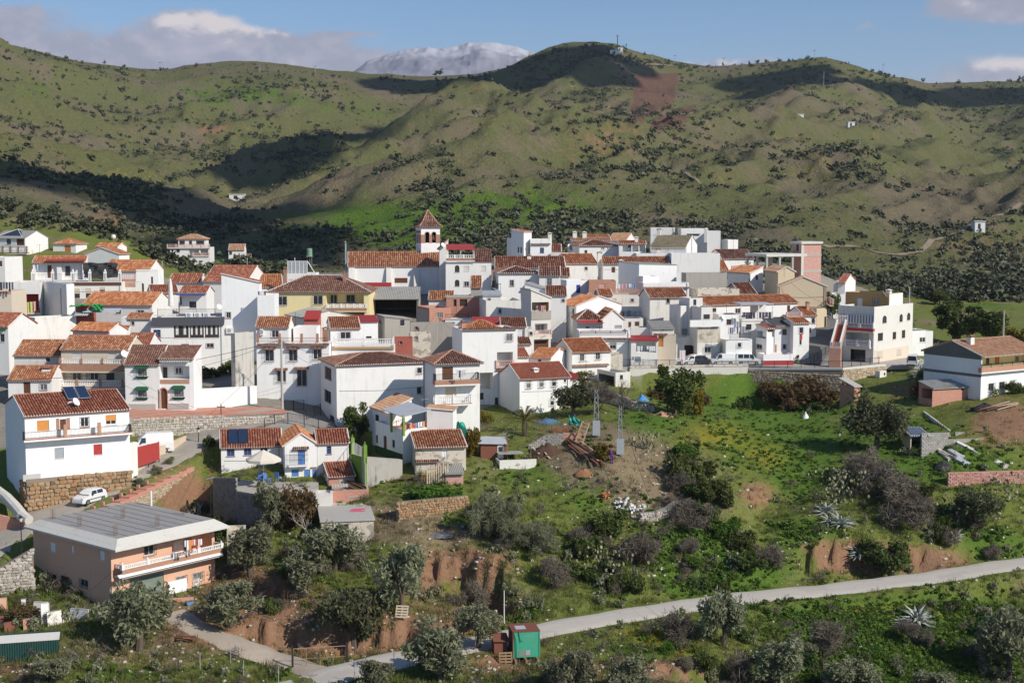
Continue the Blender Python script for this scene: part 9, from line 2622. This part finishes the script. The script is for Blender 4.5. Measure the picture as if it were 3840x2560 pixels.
gwall('terrace_wall','curved pale rubble wall below the dirt terrace','wall','H',[(1830,1500,1600),(1980,1490,1600),(2110,1440,1540),(2185,1390,1480)],.5,GROUTG,RUBPALE,.36,.26,90)
gwall('block_wall','broken curved wall of grey blocks above the dark soil heap','wall','H',[(735,835,860),(900,735,845),(1075,718,830)],.25,GROUTG,BLOCKM,.5,.25,100,'block',True)
gwall('brick_wall','low stacked brick wall holding the rubbish corner','wall','H',[(962,655,712),(1240,640,700)],.3,GROUT,stone_material('orange_bricks',[(.48,.18,.09),(.58,.30,.17),(.40,.16,.09)]),.4,.16,150,'brick',True)
gwall('brick_wall','rough orange brick bank behind the wooden rack','wall','H',[(1075,715,815),(1255,712,790)],.3,BRICK)
gwall('retaining_wall','pale rubble wall under the blue sack and bare trees','wall','H',[(1260,240,330),(1500,290,400),(1760,400,500),(1975,430,505)],.6,GROUT,RUBPALE,.45,.32,90)
gwall('lane_wall','brown stone wall at the lower lane bend by the frame edge','wall','B',[(-60,1375,1500),(250,1445,1500)],.4,BRICKR)
gwall('retaining_wall','rubble retaining wall behind the salmon house under the lane','wall','C',[(-40,480,720),(330,270,640)],.6,GROUT,RUBPALE,.42,.3,200)
gwall('low_wall','thin pale concrete kerb running down the right hand garden','kerb','K',[(1365,108,118),(1625,300,310)],.2,CONCW)
simple('tool_shack','leaning shack of rusty sheets with a glazed door in the lower garden','shack','H',400,960,[('wall',CB,lambda m:m.box(-1.6,1.4,0,2.4,-.5,1.9)),('roof',ZINC,lambda m:m.hexa([(-2.0,-.3,1.95),(1.6,-.3,1.8),(1.6,2.7,2.2),(-2.0,2.7,2.35),(-2.0,-.3,2.0),(1.6,-.3,1.85),(1.6,2.7,2.25),(-2.0,2.7,2.4)])),('door',PAINT['white'],lambda m:m.box(.4,1.1,-.05,0,0,1.7)),('window',GLASS,lambda m:m.box(.5,1.0,-.07,-.051,.9,1.5)),('post',WOOD,lambda m:m.tube([(1.5,-.5,-.3),(1.5,-.5,2.2)],.06,5))],R(8))
simple('animal_pen','low pen of white boards beside the tool shack','pen','H',650,1050,[('board_wall',MOR,lambda m:m.box(-2.4,2.0,-.05,.05,-.3,1.1)),('side_wall',MOR,lambda m:m.box(-2.4,-2.3,.06,2.6,-.3,1.0)),('roof',FIBRE,lambda m:m.box(-2.2,.8,1.6,3.4,1.5,1.58)),('post',WOOD,lambda m:m.tube([(1.9,2.5,-.3),(1.9,2.5,1.8)],.05,5)),('post',WOOD,lambda m:m.tube([(-.2,1.7,-.3),(-.2,1.7,1.5)],.05,5))],R(12))
simple('picket_gate','gate of pale vertical slats beside the pinkish shack','gate','E',2080,1080,[('slat',PALEW,(lambda k:(lambda m:m.box(-1.4+k*.26,-1.24+k*.26,-.03,.03,0,2.1+.12*(k%2))))(k))for k in range(10)]+[('rail',WOOD,lambda m:m.box(-1.4,1.2,.035,.09,1.6,1.7))],R(10))
simple('yellow_crate','yellow box in front of the shabby house','crate','E',1975,1050,[('box',PAINT['orange'],lambda m:m.box(-.75,.75,-.4,.4,0,.65)),('lid',plain('yellow_board',(.65,.48,.05),.6),lambda m:m.box(-.8,.8,-.45,.45,.655,.75))],.1)
simple('white_box','white concrete meter box on the bank corner below the railing','meter box','J',948,945,[('box',MOR,lambda m:m.box(-.7,.7,-.5,.5,-.3,1.0)),('hatch',PAINT['black'],lambda m:m.box(.15,.45,-.52,-.502,.3,.7))],R(30))
simple('water_tank','green water tank on stilts in the scrub beyond the church','water tank','D',812,330,[('tank',plain('tank_green',(.20,.32,.22),.5),lambda m:m.lathe([(.8,1.2),(.8,3.2),(.6,3.4)],14)),('leg',CONC,lambda m:m.box(-.7,-.6,-.05,.05,-2,1.1)),('leg',CONC,lambda m:m.box(.6,.7,-.05,.05,-2,1.1)),('leg',CONC,lambda m:m.box(-.05,.05,.6,.7,-2,1.1)),('platform',CONCW,lambda m:m.box(-.85,.85,-.85,.85,1.1,1.19))],0,400)
simple('electric_box','white enamel sheet on a post beside the olive tree behind the green cabin','notice board','O',545,760,[('board',FR_W,lambda m:m.box(-.4,.4,-.02,.02,.7,2.3)),('post',IRON,lambda m:m.tube([(0,.05,-.3),(0,.05,2.2)],.04,5))],R(15))
def net(label,pts,mat,seed=1):
 P=[pt(*q)for q in pts];o0=P[0];rr=random.Random(seed);mb=MB();n=7
 A,B,Cc,D=P
 for i in range(n+1):
  for j in range(n+1):
   q=A.lerp(B,i/n).lerp(D.lerp(Cc,i/n),j/n)-o0;mb.v.append((q.x+rr.uniform(-.12,.12),q.y+.35*math.sin(i*1.9+j)+rr.uniform(-.1,.1),q.z+rr.uniform(-.12,.12)))
 for i in range(n):
  for j in range(n):mb.f.append((i*(n+1)+j,(i+1)*(n+1)+j,(i+1)*(n+1)+j+1,i*(n+1)+j+1));mb.m.append(0)
 o=mb.build('netting',mat);o.location=o0;tag(o,label,'netting')
TURQ=plain('turquoise_netting',(.04,.36,.28),.7)
net('turquoise netting hung below the white balustrade',[('E',2215,640,171),('H',180,790,168),('H',90,602,170),('E',2215,480,172)],TURQ);net('turquoise netting thrown over the rubbish corner',[('H',1130,640,176),('H',1240,640,175),('H',1235,580,176),('H',1140,535,177)],TURQ,2);net('green netting over the roof beside the pink wall',[('A',905,820,216),('A',1010,825,216),('A',1005,760,218),('A',905,758,218)],plain('green_netting',(.03,.26,.07),.7),3);net('bright green sheet along the top of the pink wall',[('A',675,785,215),('A',900,758,216),('A',900,752,219),('A',690,770,219)],plain('green_netting',(.03,.26,.07),.7),4);net('dark shade net over the planted terrace',[('A',820,500,262),('A',1150,500,262),('A',1150,355,264),('A',815,352,264)],plain('black_net',(.04,.04,.04),.9),5)
BLUE=plain('blue_tarpaulin',(.08,.17,.30),.7)
mound('tarpaulin','blue tarpaulin heap in the rubbish corner','tarpaulin',1260,972,2.4,.9,.7,BLUE,6);mound('tarpaulin','bright blue sack under the big leafy tree','sack',1476,918,.9,.6,.8,plain('bright_blue_sack',(.08,.30,.68),.6),7);mound('brick_heap','heap of red brick slab in the grass below the leafy tree','brick slab',1522,957,1.6,.8,.6,BRICKR,8);mound('plastic_sheet','crumpled white plastic scrap on the green bank','plastic scrap',1850,960,.5,.4,.9,FR_W,9);mound('tarpaulin','black plastic heap in the garden below the block walls','tarpaulin',2165,1075,1.3,.8,.7,IRON,10)
def parasol(label,p_,r,h_,closed=False):
 t=thing('parasol',label,'parasol',p_);mb=MB();mb.tube([(0,0,0),(0,0,h_)],.04,5);mb.build('pole',FR_W,t);mb=MB()
 if closed:mb.lathe([(.12,.5),(.42,.55),(.3,h_*.75),(.2,h_*.9),(.12,h_)],8)
 else:
  for k in range(8):
   a,b=k*.7854,(k+1)*.7854;q=[(r*math.cos(x),r*math.sin(x),h_*.74)for x in(a,b)];mb.poly([q[0],q[1],(0,0,h_)]);mb.poly([q[0],(q[0][0],q[0][1],h_*.66),(q[1][0],q[1][1],h_*.66),q[1]])
 mb.build('canopy',TARP if not closed else MOR,t)
q=pt('E',365,1080,157);parasol('cream parasol open over the cottage terrace',q,2.0,3.9);q=pt('A',1675,812,211);parasol('closed white parasol on the slatted roof terrace',q,.5,4.9*.95,True)
mb=MB();q4=[pt('E',-120,1010,158.5),pt('E',90,1015,154.5),pt('E',340,1175,150.5),pt('E',900,1120,156),pt('E',900,1080,162),pt('E',-60,1000,164)]
zt_=min(x.z for x in q4[2:4]);mb.poly([(x.x,x.y,zt_-.1)for x in q4]);[mb.poly([(q4[i].x,q4[i].y,zt_-5),(q4[(i+1)%6].x,q4[(i+1)%6].y,zt_-5),(q4[(i+1)%6].x,q4[(i+1)%6].y,zt_-.1),(q4[i].x,q4[i].y,zt_-.1)])for i in range(6)]
tag(mb.build('terrace',roadmat('terrace_concrete',(.42,.39,.34),.15)),'concrete cottage terrace behind the grey block walls',kind='structure')
for i,(x,y,Y)in enumerate([(330,1062,156.5),(400,1068,156.2),(505,1050,158)]):
 q=pt('E',x,y,Y);t=thing('garden_chair','blue garden chair under the cream parasol','chair',q,i*1.3,'blue chairs on the cottage terrace');m_=PAINT['blue']
 for nm,b in(('seat',(-.3,.3,-.3,.3,.42,.47)),('backrest',(-.3,.3,.26,.31,.475,1.05))):mb=MB();mb.box(*b);mb.build(nm,m_,t)
 for dx in(-.26,.26):
  for dy in(-.26,.26):mb=MB();mb.box(dx-.03,dx+.03,dy-.03,dy+.03,0,.42);mb.build('leg',m_,t)
simple('green_shed','dark green sheet shed with a white roof edge in the scrap yard','shed','C',260,1310,[('wall',corrug('dark_green_sheet',(.018,.06,.052),.6,st=.4),lambda m:(m.hexa([(-2.6,0,-1),(2.6,0,-1),(2.6,2.2,-1),(-2.6,2.2,-1),(-2.6,0,1.7),(2.6,0,1.7),(2.6,2.2,1.9),(-2.6,2.2,1.9)]),wave_sheet(m,[(-2.6,-.04,-.6),(2.6,-.04,-.6),(2.6,-.04,1.68),(-2.6,-.04,1.68)],.2,.03))),('roof',CONCW,lambda m:m.hexa([(-2.7,-.1,1.72),(2.7,-.1,1.72),(2.7,1.2,1.95),(-2.7,1.2,1.95),(-2.7,-.1,1.8),(2.7,-.1,1.8),(2.7,1.2,2.05),(-2.7,1.2,2.05)]))],R(14))
rr=random.Random(33)
for i,(x,y,w,hh,m_,nm,lb)in enumerate([(80,985,2.6,.5,CB,'rusty_frame','rusty steel frame lying across the scrap yard'),(440,1010,.7,2.0,FR_W,'scrap_screen','white perforated panel standing in the scrap yard'),(530,1010,1.4,1.3,MOR,'white_sheet','dented white sheet leaning in the scrap yard'),(390,960,1.3,1.6,CONCW,'old_fridge','pale fridge door leaning in the scrap yard'),(290,1060,1.2,.9,BRICK,'clay_pipe','terracotta bin half buried in the scrap yard'),(95,1090,1.0,.8,CB,'oil_drum','rusty drum by the green shed'),(640,985,.9,.8,TARP,'sack','cream sack leaning on the scrap'),(760,960,1.8,.9,ZINC,'wire_cage','bent grey frame in front of the salmon wall'),(445,1275,1.2,.3,MOR,'broken_slab','broken white slab on the ground beside the green shed'),(20,880,.9,1.5,W_ORANGE,'brick_stack','orange block stack at the frame edge'),(230,930,.5,1.4,MOR,'gas_heater','white enamel heater in the scrap yard'),(1720,700,2.2,1.2,FR_W,'louvre_door','white louvred doors stacked under the barred windows'),(1700,770,3.4,.35,BRICK,'roof_tile_stack','row of red boards under the louvred doors'),(1880,640,.9,.9,MOR,'white_washer','white box beside the salmon house barred window'),(1840,800,.9,.3,BLUE,'rag_bundle','bundle of rags on the salmon house forecourt')]):
 u,v=tp('C',x,y);p_=ground(u/S,v/S);t=thing(nm,lb,nm.replace('_',' '),p_,rr.uniform(-.5,.9))
 mb=MB();mb.hexa([(-w/2,-.08,-.1),(w/2,-.08,-.1),(w/2,.25,-.1),(-w/2,.25,-.1),(-w/2,.15,hh),(w/2,.15,hh),(w/2,.3,hh),(-w/2,.3,hh)]);o=mb.build('panel',m_,t)
 mb=MB();mb.tube([(-w/2,-.1,0),(-w/2,.13,hh),(w/2,.13,hh),(w/2,-.1,0)],.03,4);mb.build('edge_frame',m_ if i%2 else IRON,t)
a=[pt('B',x,y,Y)for x,y,Y in((-60,1120,152),(60,1215,150),(150,1310,148),(215,1390,146),(285,1435,145))]
mb=MB();mb.tube([p_-a[0]for p_ in a],[.55,.6,.62,.6,.5],10);o=mb.build('concrete_pipe',CONCW);o.location=a[0];tag(o,'bent pale concrete pipe spilling toward the lane at the frame edge','pipe')
for i,(q)in enumerate([[(1480,470),(1640,600),(1610,610),(1450,480)],[(1700,440),(2200,675),(2150,680),(1690,455)],[(1640,515),(1760,575),(1700,580),(1600,520)],[(1700,575),(1830,655),(1760,655),(1640,590)]]):
 P=[ground(*[c/S for c in tp('K',x,y)])for x,y in q];mb=MB();o0=P[0];mb.poly([p_-o0+V3((0,0,.35))for p_ in P]);[mb.poly([P[k]-o0,P[(k+1)%4]-o0,P[(k+1)%4]-o0+V3((0,0,.35)),P[k]-o0+V3((0,0,.35))])for k in range(4)]
 o=mb.build('bed_cover' if i>1 else 'path_strip',ZINC if i>1 else CONCW);o.location=o0;tag(o,['narrow pale path strip beside the garden shed','long pale path strip across the lower garden','grey sheet cover on the garden bed, upper one','grey sheet cover on the garden bed, lower one'][i],'garden path' if i<2 else 'cover sheet')
for lb,u,v,w,hh,nm in[('tiny white flat house in the valley between the hills',545,430,10,3.2,'farm_house'),('small pale tower hut by the valley groves',492,453,4,4,'farm_house'),('white farm sheds on the dark slope',445,486,8,2.5,'farm_house'),('second white farm shed on the dark slope',425,484,5,2,'farm_house'),('white van shaped shed on the bright knoll',1832,355,7,2.6,'farm_house'),('small white hut on the right hand hillside',1952,375,5,3,'farm_house'),('white relay building just under the hill summit',1412,131,10,4,'relay_station'),('upper relay hut beside the summit masts',1424,121,6,4,'relay_station'),('dark open shelter on the hill summit',1362,107,14,3,'shelter'),('low white hut by the ridge road',1356,104,4,2,'relay_station'),('little ochre shed by the far right path',2244,596,4,3,'farm_house')]:
 p_=ground(u,v,340);t=thing(nm,lb,nm.replace('_',' '),p_)
 if nm=='shelter':
  mb=MB();mb.box(-w/2,w/2,-2,2,hh,hh+.4);mb.build('roof',IRON,t)
  for x in(-w/2,w/2-.4):mb=MB();mb.box(x,x+.4,-2,-1.6,-2,hh);mb.build('post',IRON,t)
 else:
  mb=MB();mb.box(-w/2,w/2,-2.5,2.5,-2,hh);o=mb.build('wall',WWH,t);mb=MB();mb.box(-w/2-.3,w/2+.3,-2.8,2.8,hh+.01,hh+.35);mb.build('roof',T_PALE if 'sheds' in lb else CONCW,t);mb=MB();mb.box(-w*.2,w*.05,-2.55,-2.51,.2,hh*.75);mb.build('door',GLASS,t)
for lb,u,v,hpx,nm in[('tall lattice mast on the hill summit',1418,122,38,'radio_mast'),('shorter mast right of the summit relay',1438,122,20,'radio_mast')]+[('power pole far out on the hills',u,v,hh,'power_pole')for u,v,hh in((870,340,26),(173,388,30),(358,352,18),(1891,240,34),(1973,406,30),(1968,380,22),(368,170,18),(724,172,20),(597,168,16),(1550,158,26),(1870,150,22),(2028,188,28),(1662,162,20),(2073,352,28),(1498,150,20),(1180,350,20),(2302,752,0))]:
 if hpx==0:continue
 p_=ground(u,v,340);h_=hpx*p_.y/3231;t=thing(nm,lb,'mast' if nm=='radio_mast' else 'power pole',p_,0,None if nm=='radio_mast' else 'power poles on the hills')
 mb=MB();r=.5 if nm=='radio_mast' else.28;mb.tube([(0,0,-2),(0,0,h_)],[r,r*.6],5);mb.build('shaft',PAINT['grey']if nm!='radio_mast' else IRON,t)
 mb=MB();mb.box(-1.6,1.6,-.15,.15,h_-1.6,h_-1.3);mb.build('cross_arm',IRON,t)
def htrk(label,uv,w):
 P,_=ground_many(uv,340,2150);Q=[]
 for a,b in zip(P[:-1],P[1:]):
  for i in range(10):Q.append(a+(b-a)*i/10)
 Q=np.array(Q);Q[:,2]=terr(Q[:,0],Q[:,1]);T=np.gradient(Q[:,:2],axis=0);T/=np.linalg.norm(T,axis=1)[:,None];V=[]
 for q,t in zip(Q,T):
  for sg in(-1,0,1):x,y=q[0]-t[1]*w*sg,q[1]+t[0]*w*sg;V.append((x,y,max(gz(x,y),q[2]-.5)+.3))
 F=[(3*i+j,3*i+j+1,3*i+j+4,3*i+j+3)for i in range(len(Q)-1)for j in(0,1)]
 tag(link('hill_track',np_mesh('hill_track',np.array(V),np.array(F),roadmat('hill_track_earth',(.24,.195,.14),.2))),label,kind='structure')
for lb,w,uv in[('pale dirt track winding below the right hand hills',1.0,[(1890,575),(1960,585),(2040,602),(2110,608),(2180,598),(2240,590),(2352,572)]),('earth track below the ridge field',1.4,[(1440,296),(1500,300),(1580,296),(1640,290)]),('ridge road on the skyline',2.2,[(1480,158),(1560,164),(1640,166),(1700,162)]),('narrow track above the olive rows',.8,[(1530,497),(1600,508),(1680,520)])]:htrk(lb,uv,w)
def mountain():
 n,m=160,40;V=[];prof=[(800,178),(840,140),(885,124),(930,113),(975,110),(1010,112),(1050,106),(1075,98),(1130,95),(1170,101),(1210,112),(1232,122),(1260,140),(1310,178)]
 us=np.linspace(800,1330,n);top=np.interp(us,[q[0]for q in prof],[q[1]for q in prof])
 for j in range(m):
  f=j/(m-1)
  for i in range(n):
   Y=9000+2600*f-900*abs(f-.6)
   vv=186+(top[i]-186)*min(f/.85,1)**.8+(0 if f<.85 else(f-.85)*200)
   k=kv(us[i],vv);x=k*Y;z=CZ+tv(vv)*Y
   V.append((x,Y,z))
 V=np.array(V);amp=36*(np.repeat(np.linspace(0,1,m),n)<.84)+14
 V[:,2]+=amp*fbm(V[:,0]/420,V[:,1]/420,55,5,.55,True)-amp*.4;V[:,1]+=200*fbm(V[:,0]/300,V[:,2]/300,66,4)
 q=np.arange((m-1)*(n-1));r,c=q//(n-1),q%(n-1);a=r*n+c
 mt,g,b=new_mat('hazed_snowy_limestone');p=g.node('ShaderNodeNewGeometry').outputs['Position'];sep=g.node('ShaderNodeSeparateXYZ');g.l.new(p,sep.inputs[0])
 nn=g.noise(p,.004,6,.65);fine=g.noise(p,.015,5,.7)
 hi=g.math('ADD',sep.outputs[2],g.math('MULTIPLY',g.math('SUBTRACT',nn,.5),500))
 col=g.mix(fine,(.21,.205,.245),(.26,.25,.285));col=g.mix(g.math('MULTIPLY',g.ss(hi,1120,1290),.7),col,(.52,.52,.56));g.put(b.inputs['Base Color'],col);b.inputs['Roughness'].default_value=.95  # distance haze put into the rock and snow colour: lilac, low contrast
 tag(link('far_mountain',np_mesh('far_mountain',V,np.stack([a,a+1,a+n+1,a+n],-1),mt,smooth=True)),'pale snow capped mountain far beyond the hills',kind='structure')
mountain()
def cloud_field():  # unseen clouds added up the sun ray so their shadows fall on these bands
 V,F=[],[]
 rr=random.Random(77)
 base=stone_geo(5,.10,.9)
 bands=[([(600,392),(690,370),(780,350),(880,325),(970,300),(1060,275),(1140,250)],30,3),([(-60,430),(40,425),(120,450),(210,475),(300,500),(390,530),(480,555),(570,585)],26,3),([(1200,165),(1260,150),(1310,165),(1340,195),(1400,190),(1420,160),(1250,195)],34,2),([(1800,195),(1900,215),(2010,230),(2110,235),(2220,235),(2330,235)],40,2),([(950,200),(1040,205),(1110,195)],34,2)]
 for pts,rad,n in bands:
  for u,v in pts:
   for _ in range(n+1):
    T=ground(u+rr.uniform(-28,28),v+rr.uniform(-9,9),345)
    s_=(900-T.z)/SUN_DIR.z*rr.uniform(.97,1.05)
    c=T+SUN_DIR*s_
    r=rad*rr.uniform(.55,1.15)
    i0=len(V)
    for x,y,z in base[0]:V.append((c.x+x*r*2.2,c.y+y*r*2.2,c.z+z*r*1.3))
    F.extend(tuple(i0+k for k in f)for f in base[1])
 me=bpy.data.meshes.new('clouds');me.from_pydata(V,[],F);me.polygons.foreach_set('use_smooth',[True]*len(F))
 me.materials.append(plain('cloud_white',(.8,.8,.8),1.0,vary=.02));me.update()
 tag(link('clouds',me),'small broken clouds out of view, shading the hills',kind='stuff')
cloud_field()
hz,hg,hb=new_mat('valley_haze')
hg.n.remove(hb)
pvn=hg.node('ShaderNodeVolumePrincipled')
pvn.inputs['Color'].default_value=(.80,.87,1.0,1)
pvn.inputs['Density'].default_value=.00005
pvn.inputs['Anisotropy'].default_value=.2
hg.l.new(pvn.outputs[0],hg.n['Material Output'].inputs['Volume'])
mb=MB();mb.box(-9000,9000,-60,13500,-330,790)
tag(mb.build('haze',hz),'thin bluish haze in the valley air',kind='stuff')
